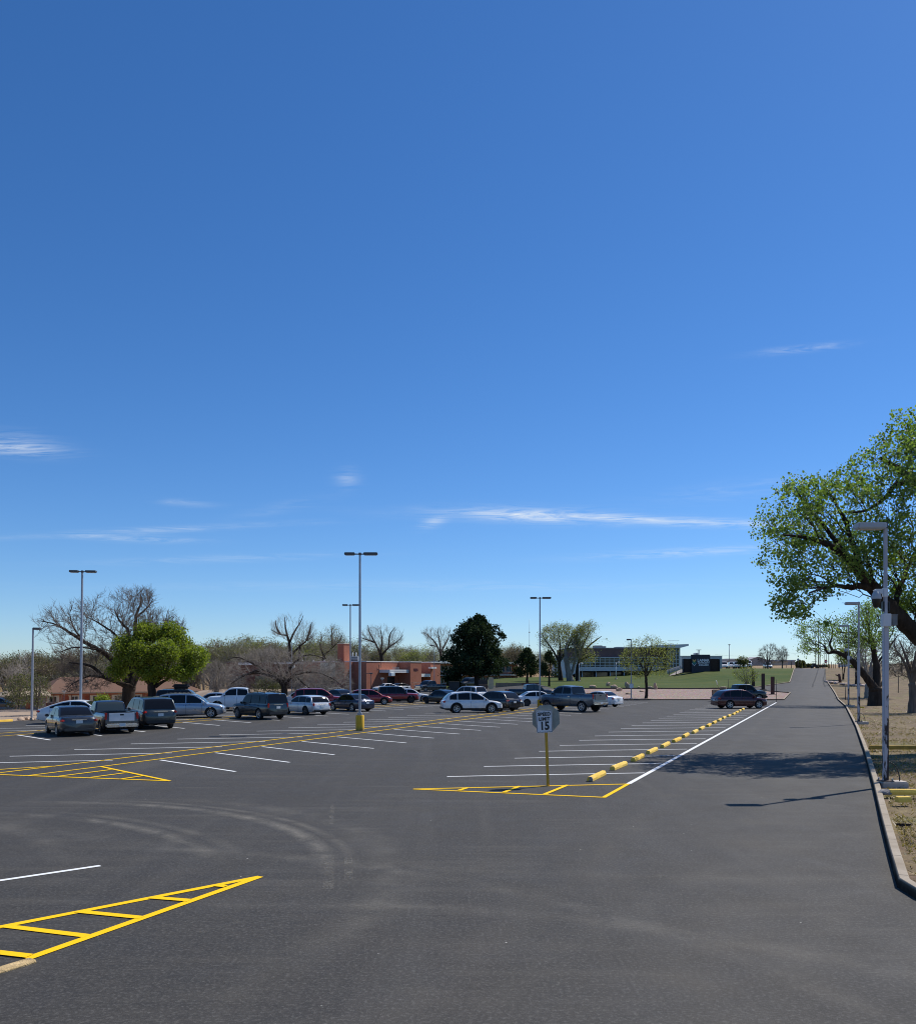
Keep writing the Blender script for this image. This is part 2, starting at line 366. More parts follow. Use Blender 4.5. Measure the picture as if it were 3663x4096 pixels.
# ------------------------------------------------------------------ kerbs
def sweep(name, pts, w, h, mat, parent=None, side=1, drop=.25, cap=True, kind='structure', nick=.0, seed=1):
    """kerb with its road face on pts, body to the right (side=1) of the walking direction"""
    rg = random.Random(seed); P = []
    for a, b in zip(pts, pts[1:]):
        n = max(1, int(math.hypot(b[0]-a[0], b[1]-a[1])/1.5))
        for i in range(n): P.append((lerp(a[0],b[0],i/n), lerp(a[1],b[1],i/n)))
    P.append(pts[-1]); V = []; F = []
    for i, (x, y) in enumerate(P):
        a = P[max(0,i-1)]; b = P[min(len(P)-1,i+1)]; dx, dy = b[0]-a[0], b[1]-a[1]; L = math.hypot(dx,dy) or 1
        nx, ny = dy/L*side, -dx/L*side; z = T(x,y); j = rg.uniform(-nick, nick)
        for o_, zz in ((0,-drop),(.01,h-.03+j),(.035,h+j),(w-.02,h+j),(w,h-.02+j),(w,-drop)): V.append((x+nx*o_, y+ny*o_, z+zz))
    m = 6
    for i in range(len(P)-1):
        for k in range(m-1): F.append((i*m+k, i*m+k+1, (i+1)*m+k+1, (i+1)*m+k))
    F.append(tuple(range(m))[::-1]); F.append(tuple((len(P)-1)*m+k for k in range(m)))
    if side < 0: F = [f[::-1] for f in F]
    o = raw(name, V, F, mat, parent, smooth=40); 
    if parent is None: tag(o, kind=kind)
    return o
def m_kerb():
    k = NT('kerb_concrete'); w = k.world(); a = k.noise(w, 1.2, 6, .65); b = k.noise(w, 25, 4, .7)
    c = k.ramp(a, [(.3,(.31,.26,.195)),(.7,(.45,.39,.31))]); c = k.mix(k.val(b, .4, .8, 0, .4), c, (.22,.19,.17,1))
    v = k.world((1,1,1), R(24)); sx = k.n('ShaderNodeSeparateXYZ'); k.l(v, sx.inputs[0])
    j = k.math('FRACT', k.math('DIVIDE', sx.outputs[1], 1.55)); jm = k.val(k.math('ABSOLUTE', k.math('SUBTRACT', j, .5)), .012, .006)
    c = k.mix(jm, c, (.09,.08,.07,1))
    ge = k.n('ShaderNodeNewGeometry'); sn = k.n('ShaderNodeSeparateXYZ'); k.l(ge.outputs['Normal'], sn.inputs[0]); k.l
    c = k.mix(k.math('MULTIPLY', k.val(sn.outputs[2], .6, .3), k.val(a, .2, .5, .75, 1.)), c, (.030,.025,.021,1))     # upright face near black: its shade is painted into the colour
    k.base(c); k.set(Roughness=.95, Specular_IOR_Level=.03); k.bump(b, .5, .01); return k.m
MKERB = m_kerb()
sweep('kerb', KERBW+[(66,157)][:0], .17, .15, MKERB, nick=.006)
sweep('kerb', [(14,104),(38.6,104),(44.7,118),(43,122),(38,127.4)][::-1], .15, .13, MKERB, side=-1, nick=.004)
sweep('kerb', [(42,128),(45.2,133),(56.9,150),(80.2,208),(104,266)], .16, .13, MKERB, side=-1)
MTIE = mt('dark_timber', (.06,.045,.035), .9, var=.3, scale=2)
sweep('timber_edging', [(14,128),(42,128)], .2, .18, MTIE, side=-1, nick=.02, seed=4)
MYK = mt('worn_yellow_paint', (.72,.44,.05), .85, var=.25, scale=2.5, bump=.3)
sweep('yellow_kerb', [(-34.5,47.0),(g(52,2886)[0], g(52,2886)[1])], .16, .14, MYK, side=-1, nick=.01)
sweep('yellow_kerb', [g(1090,2825), g(1150,2821.5)], .16, .14, MYK, side=-1)
# ------------------------------------------------------------------ painted markings (parts of the car park)
def stripe(name, pts, w, mat, parent=lot, dz=.006):
    """flat painted line along pts"""
    V = []; n = len(pts)
    for i, p in enumerate(pts):
        a = pts[max(0,i-1)]; b = pts[min(n-1,i+1)]; dx, dy = b[0]-a[0], b[1]-a[1]; L = math.hypot(dx,dy)
        nx, ny = -dy/L*w/2, dx/L*w/2
        for s in (1,-1): V.append((p[0]+nx*s, p[1]+ny*s, T(*p)+dz))
    F = [(2*i+1,2*i+3,2*i+2,2*i) for i in range(n-1)]
    return raw(name, V, F, mat, parent)
def bars(name, segs, w, mat, parent=lot, dz=.007):
    V, F = [], []
    for i, (a, b) in enumerate(segs):
        dx, dy = b[0]-a[0], b[1]-a[1]; L = math.hypot(dx,dy); nx, ny = -dy/L*w/2, dx/L*w/2; k = len(V); z = dz+.0012*i
        V += [(a[0]+nx,a[1]+ny,z),(a[0]-nx,a[1]-ny,z),(b[0]-nx,b[1]-ny,z),(b[0]+nx,b[1]+ny,z)]; F.append((k+1,k+2,k+3,k))
    return raw(name, V, F, mat, parent)
SX, SY = 1.213, 2.916
rl = random.Random(5)
def jit(p, s=.03): return (p[0]+rl.uniform(-s,s), p[1]+rl.uniform(-s,s))
for i in range(25):
    stripe('stall_line', [jit((-.343+SX*i, 26.89+SY*i)), jit((2.8+SX*i, 27.42+SY*i), .015), (5.95+SX*i, 27.9+SY*i)], .115, MWHITE)
stripe('edge_line', [g(2514,3137), (20,60.7), (34.75,95.5)], .145, MWHITE, dz=.011)
A_ = (3.68,-3.78)
for i in range(0, 24):
    p = (-10.9+SX*i, 32.05+SY*i); q = (p[0]+A_[0], p[1]+A_[1])
    if q[1] < 100: stripe('stall_line', [p, jit(q)], .115, MWHITE)
    e = (-11.4+SX*i-SX, 34.9+SY*i-SY)
    if e[1] < 99: stripe('stall_line', [jit((e[0]-5.75, e[1]-1.4)), e], .115, MWHITE)
for i in range(-8, 15):
    p = (-17.9+SX*i, 56.8+SY*i); q = (p[0]+A_[0]*.92, p[1]+A_[1]*.92)
    if q[1] < 101: stripe('stall_line', [p, jit(q)], .115, MWHITE)
    e = (-19.4+SX*i, 57.4+SY*i)
    if e[1] < 101: stripe('stall_line', [jit((e[0]-5.6, e[1]-1.37)), e], .115, MWHITE)
def ln(a, Y0, Y1, m=.416): return [(a[0]+m*(Y-a[1]), Y) for Y in (Y0, Y1)]
U1, L1 = (-14.6,27.9), (-12.14,29.77)
stripe('median_line', [(-16.2,24.0)]+ln(U1, 28, 97), .11, MYEL, dz=.0105); stripe('median_line', [g(117,3103.5)]+ln(L1, 29.77, 95), .11, MYEL, dz=.0105)
stripe('median_line', ln((-24.2,46.3), 33, 97), .11, MYEL, dz=.0105); stripe('median_line', ln((-23.1,44.2), 33, 96), .11, MYEL, dz=.0105)
def z6(x, y): return g(x/1.4, 2850+y/1.4)
bars('hatched_island', [(z6(955,386), z6(-560,330)), (z6(567,306), z6(948,386)), (z6(330,360), z6(622,323)), (z6(507,367), z6(703,341)), (z6(676,376), z6(800,358)), (z6(-200,335), z6(300,304)), (z6(-330,322), z6(-40,300))], .12, MYEL, dz=.012)
def z1(x, y): return g(x/1.517, 3000+y/1.517)
TA = z1(1578,772)
bars('hatched_island', [(TA, z1(-150,1108)), (TA, z1(164,1272)), (z1(20,1072), z1(530,1134)), (z1(470,984), z1(860,1023)), (z1(915,900), z1(1150,918)), (z1(1305,826), z1(1370,833)), (z1(-200,1214), z1(180,1258))], .13, MYEL, dz=.008)
def z8(x, y): return g(1600+x/1.1375, 2700+y/1.1375)
bars('hatched_island', [(z8(60,521), z8(1036,498)), (z8(60,521), z8(930,559)), (z8(925,560), z8(1038,497)), (z8(268,527), z8(310,514)), (z8(472,536), z8(545,508)), (z8(658,545), z8(762,503))], .12, MYEL, dz=.008)
stripe('stall_line', [(z1(608,705)[0]-4.2, z1(608,705)[1]-3.9), z1(608,705)], .11, MWHITE)
# rubber marks left by tyres along the road
def m_rubber():
    k = NT('tyre_rubber'); w = k.world(); a = k.noise(w, .8, 4, .6)
    k.base((.03,.03,.032,1)); k.set(Roughness=.9, Alpha=k.val(a, .3, .7, .1, .5)); return k.m
MRUB = m_rubber()
def roadpt(px, Y): return (at(px, Y), Y)
for off in (0, 1):
    pts = [(3272,262),(3262,238),(3270,212),(3272,196),(3266,176),(3258,158),(3252,146),(3247,128)] if not off else [(3286,262),(3279,240),(3296,214),(3300,200),(3298,178),(3292,160),(3294,146),(3302,130)]
    P_ = [roadpt(*p) for p in pts]; Q_ = []
    for a, b in zip(P_, P_[1:]): Q_ += [(lerp(a[0],b[0],t), lerp(a[1],b[1],t)) for t in (0,.25,.5,.75)]
    stripe('tyre_mark', Q_, .24, MRUB, road, dz=.03)
def m_scuff():
    k = NT('pale_scuff'); w = k.world(); a = k.noise(w, 16, 5, .8, 1.); k.base((.28,.26,.21,1)); k.set(Roughness=.9, Alpha=k.math('MULTIPLY', k.val(a, .45, .68, 0, .55), k.val(k.noise(w, 2.2, 4, .6), .40, .60))); return k.m
MSC = m_scuff()
for p, q, wd_ in (((1318,3425),(1312,3560),.16),((1392,3425),(1394,3525),.14),((1288,3612),(1352,3592),.035),((1290,3608),(1335,3618),.03),((2555,3520),(2660,3505),.10),((800,3735),(960,3690),.10),((1330,3225),(1322,3300),.10)): stripe('scuff_mark', [g(*p), g(*q)], wd_, MSC, lot, dz=.013)
sweep('yellow_kerb', [g(108,3842), (-6.2,7.3), (-8.2,3.0)], .17, .035, mt('broken_tan_kerb', (.46,.33,.16), .95, var=.5, scale=9, bump=.8), side=-1, nick=.02, seed=9, drop=.03)
# yellow concrete wheel stops
def wheel_stop_mesh(L=1.83):
    bm = bmesh.new(); prof = [(-.085,0),(-.085,.07),(-.05,.13),(.05,.13),(.085,.07),(.085,0)]
    prism(bm, [(x,-L/2,z) for x, z in prof], (0,L,0))
    bmesh.ops.subdivide_edges(bm, edges=[e for e in bm.edges if abs(e.verts[0].co.y-e.verts[1].co.y) > 1], cuts=7)
    for v in bm.verts:
        q = mnoise.noise_vector(v.co*4)*.006; v.co.x += q.x; v.co.z = max(0, v.co.z+q.z if v.co.z > .01 else 0)
    return bm
def m_stop():
    k = NT('wheel_stop_paint'); w = k.coord('Object'); oi = k.n('ShaderNodeObjectInfo')
    a = k.noise(w, 4, 6, .7); b = k.noise(w, 30, 3, .6)
    c = k.mix(oi.outputs['Random'], (.90,.56,.05,1), (.90,.62,.12,1)); c = k.mix(k.val(a, .35, .7, 0, .5), c, (.70,.42,.08,1))
    k.base(k.mix(k.val(b, .66, .72, 0, .8), c, (.30,.26,.2,1))); k.set(Roughness=.85); k.bump(b, .5, .006); return k.m
MSTOP = m_stop(); stop0 = None; MCHIP = mt('broken_concrete', (.30,.28,.26), .95, var=.4, scale=12, bump=.8)
ang_r = math.atan2(-.383,.924)
for i in range(18):
    p = (4.2+SX*i, 26.55+SY*i)
    lab = ('yellow concrete wheel stop nearest the speed limit sign, its near end chipped' if i == 0 else
           'yellow concrete wheel stop on a painted bay along the white edge line')
    if stop0 is None:
        o = obj('wheel_stop', wheel_stop_mesh(), MSTOP, smooth=30); stop0 = o.data
        bm = bmesh.new(); prism(bm, [(-.03,-.925,.004),(.088,-.925,.004),(.088,-.925,.075),(.055,-.925,.128),(-.02,-.925,.135),(-.005,-.925,.06)], (0,.06,0))
        obj('broken_end', bm, MCHIP, o)
    else: o = link('wheel_stop', stop0)
    o.location = (p[0]+rl.uniform(-.05,.05), p[1]+rl.uniform(-.06,.06), .006); o.rotation_euler = (0,0,ang_r+rl.uniform(-.03,.03))
    tag(o, lab, 'wheel stop', 'yellow wheel stops along the bays')
# ------------------------------------------------------------------ vehicles
GLASS = NT('tinted_glass'); GLASS.base((.008,.009,.011)); GLASS.set(Roughness=.04, Specular_IOR_Level=.28); GLASS = GLASS.m
GLASS_L = NT('clear_glass'); GLASS_L.base((.07,.085,.08)); GLASS_L.set(Roughness=.05, Specular_IOR_Level=.5); GLASS_L = GLASS_L.m
RUB = mt('tyre', (.018,.018,.019), .85, var=.25, scale=9); TRIM = mt('black_trim', (.016,.016,.018), .55, var=.2)
UNDER = mt('underbody', (.008,.008,.008), .9); ALLOY = mt('alloy', (.50,.51,.53), .35, .85, .1); ALLOYD = mt('dark_alloy', (.06,.06,.065), .4, .6, .1)
CHROME = mt('chrome', (.75,.76,.78), .14, 1., .04); LAMPR = NT('tail_lamp'); LAMPR.base((.48,.015,.015)); LAMPR.set(Roughness=.12, Coat_Weight=.6); LAMPR = LAMPR.m
LAMPW = NT('head_lamp'); LAMPW.base((.62,.64,.66)); LAMPW.set(Roughness=.1, Coat_Weight=.8); LAMPW = LAMPW.m
PLATE = mt('licence_plate', (.72,.74,.72), .5, var=.12, scale=30); SEATM = mt('seat_fabric', (.10,.10,.11), .9)
PAINTS = dict(white=((.80,.80,.79),0), silver=((.38,.42,.47),.5), grey=((.030,.036,.042),.4), greygreen=((.034,.046,.048),.4), teal=((.012,.022,.028),.35), navy=((.012,.018,.045),.4),
              red=((.33,.010,.014),.2), maroon=((.075,.008,.010),.4), black=((.007,.007,.008),.1), bluegrey=((.115,.14,.165),.5), darknavy=((.014,.017,.028),.3), ashgrey=((.17,.19,.19),.4), pale=((.55,.57,.58),.2))
def P(c): return paint('paint_'+c, *PAINTS[c])
# profiles in fractions of length (0 centre, + front) and height
LOW = {
 'sedan': [(-.5,.50),(-.492,.60),(-.47,.655),(-.42,.675),(-.30,.68),(0,.665),(.18,.645),(.30,.605),(.41,.545),(.465,.485),(.49,.42),(.5,.34)],
 'hatch': [(-.5,.44),(-.49,.54),(-.475,.62),(-.40,.655),(-.2,.655),(0,.65),(.24,.63),(.34,.59),(.43,.525),(.475,.46),(.493,.40),(.5,.33)],
 'suv':   [(-.5,.44),(-.492,.54),(-.48,.60),(-.42,.63),(-.2,.62),(0,.615),(.24,.60),(.34,.575),(.43,.53),(.475,.475),(.493,.41),(.5,.33)],
 'box':   [(-.5,.42),(-.495,.50),(-.488,.58),(-.45,.605),(-.2,.605),(0,.605),(.20,.60),(.33,.585),(.44,.56),(.48,.52),(.495,.45),(.5,.36)],
 'pickup':[(-.5,.50),(-.499,.62),(-.495,.665),(-.3,.668),(-.1,.665),(.1,.655),(.27,.645),(.36,.635),(.45,.61),(.485,.565),(.496,.48),(.5,.38)],
}
CAB = {
 'sedan': [(-.37,.66),(-.22,.955),(-.15,.99),(-.06,1.0),(.02,.985),(.07,.95),(.22,.625)],
 'coupe': [(-.44,.66),(-.22,.93),(-.12,.99),(-.04,1.0),(.03,.98),(.07,.945),(.20,.63)],
 'hatch': [(-.465,.63),(-.435,.78),(-.39,.92),(-.28,.975),(-.12,1.0),(0,.985),(.07,.945),(.27,.62)],
 'suv':   [(-.475,.60),(-.44,.80),(-.405,.935),(-.33,.975),(-.15,1.0),(0,.99),(.08,.95),(.26,.585)],
 'cuv':   [(-.462,.62),(-.41,.79),(-.345,.925),(-.25,.975),(-.10,1.0),(.01,.985),(.075,.945),(.265,.595)],
 'box':   [(-.484,.58),(-.47,.78),(-.45,.955),(-.38,.985),(-.15,1.0),(.03,.99),(.09,.955),(.21,.59)],
 'crew':  [(-.115,.65),(-.10,.80),(-.085,.955),(-.03,.985),(.08,1.0),(.14,.985),(.18,.95),(.29,.635)],
 'single':[(.005,.65),(.015,.80),(.03,.955),(.07,.985),(.12,1.0),(.17,.985),(.20,.95),(.295,.635)],
}
BOT = [(-.5,.27),(-.47,.19),(-.42,.145),(-.3,.135),(.3,.135),(.42,.145),(.475,.17),(.5,.22)]
PLAN = [(-.5,.74),(-.49,.86),(-.46,.94),(-.38,.985),(-.2,1),(.2,1),(.36,.985),(.44,.93),(.48,.82),(.5,.62)]
PLAN_T = [(-.5,.95),(-.495,.97),(-.4,.99),(.3,1),(.42,.975),(.475,.91),(.5,.76)]
def curve(tab, x):
    if x <= tab[0][0]: return tab[0][1]
    if x >= tab[-1][0]: return tab[-1][1]
    for i in range(len(tab)-1):
        if tab[i][0] <= x <= tab[i+1][0]: break
    def sl(j):
        if j <= 0 or j >= len(tab)-1: return 0 if j > 0 else 0
        a = (tab[j][1]-tab[j-1][1])/(tab[j][0]-tab[j-1][0]); b = (tab[j+1][1]-tab[j][1])/(tab[j+1][0]-tab[j][0])
        return 0 if a*b <= 0 else 2*a*b/(a+b)
    (x0,y0),(x1,y1) = tab[i], tab[i+1]; h = x1-x0; t = (x-x0)/h
    m0 = sl(i)*h if 0 < i else (y1-y0); m1 = sl(i+1)*h if i+1 < len(tab)-1 else (y1-y0)
    return (2*t**3-3*t*t+1)*y0+(t**3-2*t*t+t)*m0+(-2*t**3+3*t*t)*y1+(t**3-t*t)*m1
def vehicle(label, cat, kind, col, dims, heading, X, Y, cab=None, wb=.585, wr=.335, clad=None, roofcol=None, rim=None, lift=0., name=None, rails=False,
            tail='wrap', glass=None, bed=None, tgcol=None, simple_=False, antenna=False, z=None, plate=True, grille=TRIM, group='vehicles parked at the college', lampz=None, hub=5, pitch=0):
    L, W, H = dims; cab = cab or kind; low = LOW[kind]; cb = CAB[cab]; gl = glass or GLASS
    plan = PLAN_T if kind in ('pickup',) else PLAN
    root = empty(name or cat.replace(' ', '_'), (X, Y, T(X,Y) if z is None else z), math.atan2(heading[1], heading[0]), label, cat, group)
    MP = P(col); xf, xr = wb/2*L+.015*L, -wb/2*L+.015*L
    if kind == 'pickup': xf += .02*L; xr += .005*L
    Hb = H-lift
    ztop = lambda x: curve(low, x/L)*Hb+lift
    zbot = lambda x: interp(BOT, x/L)*Hb*.95+lift
    wid = lambda x: interp(plan, x/L)*W/2
    # lower body
    N = 44; secs = [(.0,0),(.80,0),(.93,.05),(.985,.25),(1.0,.48),(.995,.70),(.965,.88),(.90,.965),(.62,1.0),(.0,1.012)]
    xs = [(-math.cos(math.pi*i/(N-1))*.5*.55+(i/(N-1)-.5)*.45)*L for i in range(N)]
    V, F, m = [], [], len(secs)
    for x in xs:
        w, zb, zt = wid(x), zbot(x), ztop(x)
        sc = list(secs)
        if clad:
            bc = min(.86, max(.06, (clad*Hb+lift-zb)/(zt-zb))); sc = sorted(secs[:-1]+[(interp([(q, p) for p, q in secs[:-1]], bc), bc)], key=lambda q: q[1])
            sc = [secs[0]]+[q for q in sc if q != secs[0]]+[secs[-1]]
        ring = [(x, w*a, lerp(zb, zt, b)) for a, b in sc]; m = len(sc); ring += [(x, -y, zz) for _, y, zz in ring[-2:0:-1]]
        V += ring
    K = 2*m-2
    for i in range(N-1):
        for k in range(K): F.append((i*K+k, (i+1)*K+k, (i+1)*K+(k+1)%K, i*K+(k+1)%K))
    F.append(tuple(range(K))); F.append(tuple((N-1)*K+k for k in range(K))[::-1])
    body = raw('body', V, F, [MP, TRIM, UNDER], root)
    bm = bmesh.new(); bm.from_mesh(body.data); bmesh.ops.recalc_face_normals(bm, faces=bm.faces[:]); bm.to_mesh(body.data); bm.free()
    # wheel arches (and the load bed of a pickup) are cut out of it
    cut = bmesh.new()
    for x in (xf, xr): cyl(cut, (x,-W,wr), (x,W,wr), wr*1.17, n=28)
    if bed: bx(cut, bed[0]*L, bed[1]*L, -W*.42, W*.42, lift+Hb*.40, H)
    bmesh.ops.recalc_face_normals(cut, faces=cut.faces[:])
    cm = bpy.data.meshes.new('cut'); cut.to_mesh(cm); cut.free(); cobj = bpy.data.objects.new('cut', cm); COL.objects.link(cobj); cobj.matrix_world = root.matrix_basis
    cobj.parent = root; cobj.matrix_local = Matrix()
    md = body.modifiers.new('b', 'BOOLEAN'); md.operation = 'DIFFERENCE'; md.object = cobj; md.solver = 'EXACT'
    bpy.context.view_layer.update()
    me = bpy.data.meshes.new_from_object(body.evaluated_get(bpy.context.evaluated_depsgraph_get())); body.modifiers.clear(); body.data = me
    COL.objects.unlink(cobj); bpy.data.objects.remove(cobj)
    me.materials.clear(); addmats(me, [MP, TRIM, UNDER])
    for p in me.polygons:
        c = p.center; p.material_index = 0
        near = min(abs(math.hypot(c.x-x, c.z-wr)-wr*1.17) for x in (xf, xr))
        if near < .035*wr and abs(p.normal.y) < .5: p.material_index = 2
        elif bed and bed[0]*L-.01 < c.x < bed[1]*L+.01 and abs(c.y) < W*.43 and c.z < H*.64 and c.z > lift+Hb*.39: p.material_index = 1
        elif clad and c.z < lift+Hb*clad: p.material_index = 1
        elif p.normal.z < -.8: p.material_index = 2
    me.shade_smooth(); me.set_sharp_from_angle(angle=R(32))
    def ysurf(x, zz):
        b = min(.96, max(0, (zz-zbot(x))/(ztop(x)-zbot(x)))); return wid(x)*interp([(q, p) for p, q in secs[1:-1]], b)
    if clad or lift:
        for x0 in (xf, xr):
            for sd_ in (1,-1):
                Vv, Ff = [], []; nA = 20
                for i in range(nA+1):
                    a = math.pi*(i/nA*1.16-.08)
                    for rr, oo in ((1.165,-.02),(1.17,.02),(1.32,.016),(1.34,-.01)):
                        xx, zz = x0+math.cos(a)*wr*rr, wr+math.sin(a)*wr*rr; Vv.append((xx, sd_*(ysurf(xx,zz)+oo), max(zz, .2)))
                for i in range(nA):
                    for k in range(3):
                        q = (4*i+k, 4*i+k+1, 4*i+k+5, 4*i+k+4); Ff.append(q if sd_ > 0 else q[::-1])
                raw('wheel_arch', Vv, Ff, TRIM if clad else MP, root, smooth=50)
    # cabin shell
    wB, wR = .945*W/2, (.76 if kind in ('sedan','hatch') else .80)*W/2
    zc = lambda x: curve(cb, x/L)*Hb+lift
    z0, z1 = min(cb[0][1], cb[-1][1])*Hb+lift-.03, H
    cw = lambda zz: lerp(wB, wR, max(0, (zz-z0)/(z1-z0))**1.15)
    pts = [(x*L, zz*Hb+lift) for x, zz in cb]
    fine = []
    for (a, b) in zip(pts, pts[1:]):
        for t in (0, .5): fine.append((lerp(a[0],b[0],t), zc(lerp(a[0],b[0],t)) if t else a[1]))
    fine.append(pts[-1])
    zl = z0-.02
    ring = [(fine[0][0], zl)]+fine+[(fine[-1][0]+.02, zl)]
    V, F = [], []; n = len(ring)
    for x, zz in ring:
        w = cw(zz); cr = .0 if zz < z0+.1*(z1-z0) else .016*H
        V += [(x,w,zz),(x,w*.55,zz+cr*.85),(x,0,zz+cr),(x,-w*.55,zz+cr*.85),(x,-w,zz)]
    for i in range(n-1):
        for k in range(4): F.append((5*i+k, 5*i+k+1, 5*(i+1)+k+1, 5*(i+1)+k))
    F.append(tuple(5*i for i in range(n))); F.append(tuple(5*i+4 for i in range(n))[::-1])
    bm = bmesh.new(); vv = [bm.verts.new(p) for p in V]
    for f in F: bm.faces.new([vv[i] for i in f])
    bmesh.ops.recalc_face_normals(bm, faces=bm.faces[:])
    ed = [e for e in bm.edges if len(e.link_faces) == 2 and e.calc_face_angle(0) > .5 and abs(abs(e.verts[0].co.y)-cw(e.verts[0].co.z)) < 1e-4]
    bmesh.ops.bevel(bm, geom=ed, offset=.035, segments=3, profile=.6, affect='EDGES')
    obj('cabin', bm, [P(roofcol) if roofcol else MP, TRIM], root, smooth=35)
    # glazing, each pane a few millimetres proud of the cabin
    def slab(name, quad, up=.008, rows=4, crown=.0, mat=None):
        a, b, c, d = [Vector(q) for q in quad]; nrm = (b-a).cross(d-a).normalized(); Vv, Ff = [], []
        for i in range(rows+1):
            for j in range(7):
                u, v = j/6, i/rows; p = (a*(1-u)+b*u)*(1-v)+(d*(1-u)+c*u)*v
                Vv.append(p+nrm*up+Vector((0,0,crown*(1-(2*u-1)**2))))
        for i in range(rows):
            for j in range(6): Ff.append((i*7+j, i*7+j+1, (i+1)*7+j+1, (i+1)*7+j))
        return raw(name, Vv, Ff, mat or gl, root, smooth=60)
    zf = lambda x: interp(fine, x)
    def acrossglass(name, x0, x1):
        d = 1 if x1 > x0 else -1; Vv, Ff = [], []; rows = 8; xs_ = [lerp(x0, x1, i/rows) for i in range(rows+1)]
        for x in xs_:
            zz = zf(x); sl_ = (zf(x+.02)-zf(x-.02))/.04; nx, nz = -sl_, 1.; q = math.hypot(nx, nz); nx, nz = nx/q*.013, nz/q*.013; w = cw(zz)-.075
            for u in (-1,-.55,-.25,0,.25,.55,1):
                y = w*u; f = abs(y)/cw(zz); cr = .016*H*(1 if f < 0.01 else (lerp(1,.85,f/.55) if f < .55 else lerp(.85,0,(f-.55)/.45)))*(0 if zz < z0+.1*(z1-z0) else 1)
                Vv.append((x+nx, y, zz+cr+nz))
        for i in range(rows):
            for j in range(6):
                q = (i*7+j, i*7+j+1, (i+1)*7+j+1, (i+1)*7+j); Ff.append(q if d < 0 else q[::-1])
        raw(name, Vv, Ff, gl, root, smooth=60)
    ri = {'sedan':1,'coupe':1,'cuv':2}.get(cab, 2)
    lo_x = lambda i0, t: lerp(pts[i0][0], pts[i0+1][0], t)
    acrossglass('windshield', lerp(pts[-1][0], pts[-2][0], .10), lerp(pts[-1][0], pts[-2][0], .95))
    acrossglass('rear_window', lo_x(0, .14), lerp(pts[ri-1][0], pts[ri][0], .94))
    sides = {'sedan': [(-.315,-.09),(-.075,.135)], 'coupe': [(-.34,-.11),(-.095,.125)], 'hatch': [(-.40,-.275),(-.26,-.055),(-.04,.175)], 'cuv': [(-.385,-.265),(-.25,-.05),(-.035,.175)], 'suv': [(-.415,-.285),(-.27,-.05),(-.035,.175)],
             'box': [(-.45,-.29),(-.275,-.065),(-.05,.15)], 'crew': [(-.09,.055),(.07,.225)], 'single': [(.035,.235)]}[cab]
    zb0 = min(curve(cb, -1), curve(cb, 1))*Hb+lift+.035*Hb
    for s in (1,-1):
        for (a, b) in sides:
            top, botm = [], []
            for i in range(9):
                x = lerp(a, b, i/8)*L; zt = zf(x)-.055*Hb
                belt = max(zb0, lerp(cb[0][1], cb[-1][1], (x/L-cb[0][0])/(cb[-1][0]-cb[0][0]))*Hb+lift+.025*Hb)
                if zt < belt+.012: zt = belt+.012
                top.append((x, zt)); botm.append((x, belt))
            Vv = []; rows = 3
            for r_ in range(rows+1):
                for (x, zt), (_, bl) in zip(top, botm):
                    zz = lerp(bl, zt, r_/rows); Vv.append((x, s*(cw(zz)+.009), zz))
            Ff = []
            for r_ in range(rows):
                for i in range(8):
                    q = (r_*9+i, r_*9+i+1, (r_+1)*9+i+1, (r_+1)*9+i); Ff.append(q if s < 0 else q[::-1])
            raw('side_window', Vv, Ff, gl, root, smooth=60)
    # wheels
    rimm = rim or ALLOY
    for x in (xf, xr):
        for s in (1,-1):
            t = .225 if kind != 'sedan' else .20; yo = s*(W/2-.012); yi = s*(W/2-.012-t)
            Mx = Matrix.Translation((x, (yo+yi)/2, wr)) @ Matrix.Rotation(R(90)*s*-1, 4, 'X')
            bm = bmesh.new(); lathe(bm, [(wr*.60,-t/2),(wr*.92,-t/2),(wr,-t/2+.03),(wr,t/2-.03),(wr*.95,t/2-.005),(wr*.66,t/2),(wr*.64,t/2-.03)], 28); bmesh.ops.transform(bm, matrix=Mx, verts=bm.verts[:])
            wo = obj('wheel', bm, [RUB], root, smooth=40)
            if simple_: continue
            bm = bmesh.new(); lathe(bm, [(.01,t/2-.055),(wr*.62,t/2-.06)], 24, 1); 
            lathe(bm, [(wr*.60,t/2-.05),(wr*.60,t/2+.0),(wr*.66,t/2+.004),(wr*.66,t/2-.05)], 28, 0)
            lathe(bm, [(wr*.02,t/2-.04),(wr*.13,t/2-.04),(wr*.13,t/2-.012),(wr*.02,t/2-.008)], 10, 0)
            for k in range(hub):
                a = 2*math.pi*k/hub
                for da in ((-.13, .13) if hub == 5 else (0,)):
                    c0, c1 = a+da*.5, a+da*1.7
                    p = [(wr*.10*math.cos(c0-.45), wr*.10*math.sin(c0-.45)), (wr*.61*math.cos(c1-.075), wr*.61*math.sin(c1-.075)), (wr*.61*math.cos(c1+.075), wr*.61*math.sin(c1+.075)), (wr*.10*math.cos(c0+.45), wr*.10*math.sin(c0+.45))]
                    prism(bm, [(u,v,t/2-.04) for u, v in p], (0,0,.03))
            bmesh.ops.transform(bm, matrix=Mx, verts=bm.verts[:])
            obj('rim', bm, [rimm, UNDER], wo, smooth=30)
    # lamps, mirrors, handles, bumpers
    def lump(name, c, size, mat, rz=0, bev=.3, ry=0):
        bm = bbox(-size[0]/2,size[0]/2,-size[1]/2,size[1]/2,-size[2]/2,size[2]/2, min(size)*bev)
        o = obj(name, bm, mat, root, smooth=40); o.location = c; o.rotation_euler = (0,ry,rz); return o
    def surf(x): return wid(x)
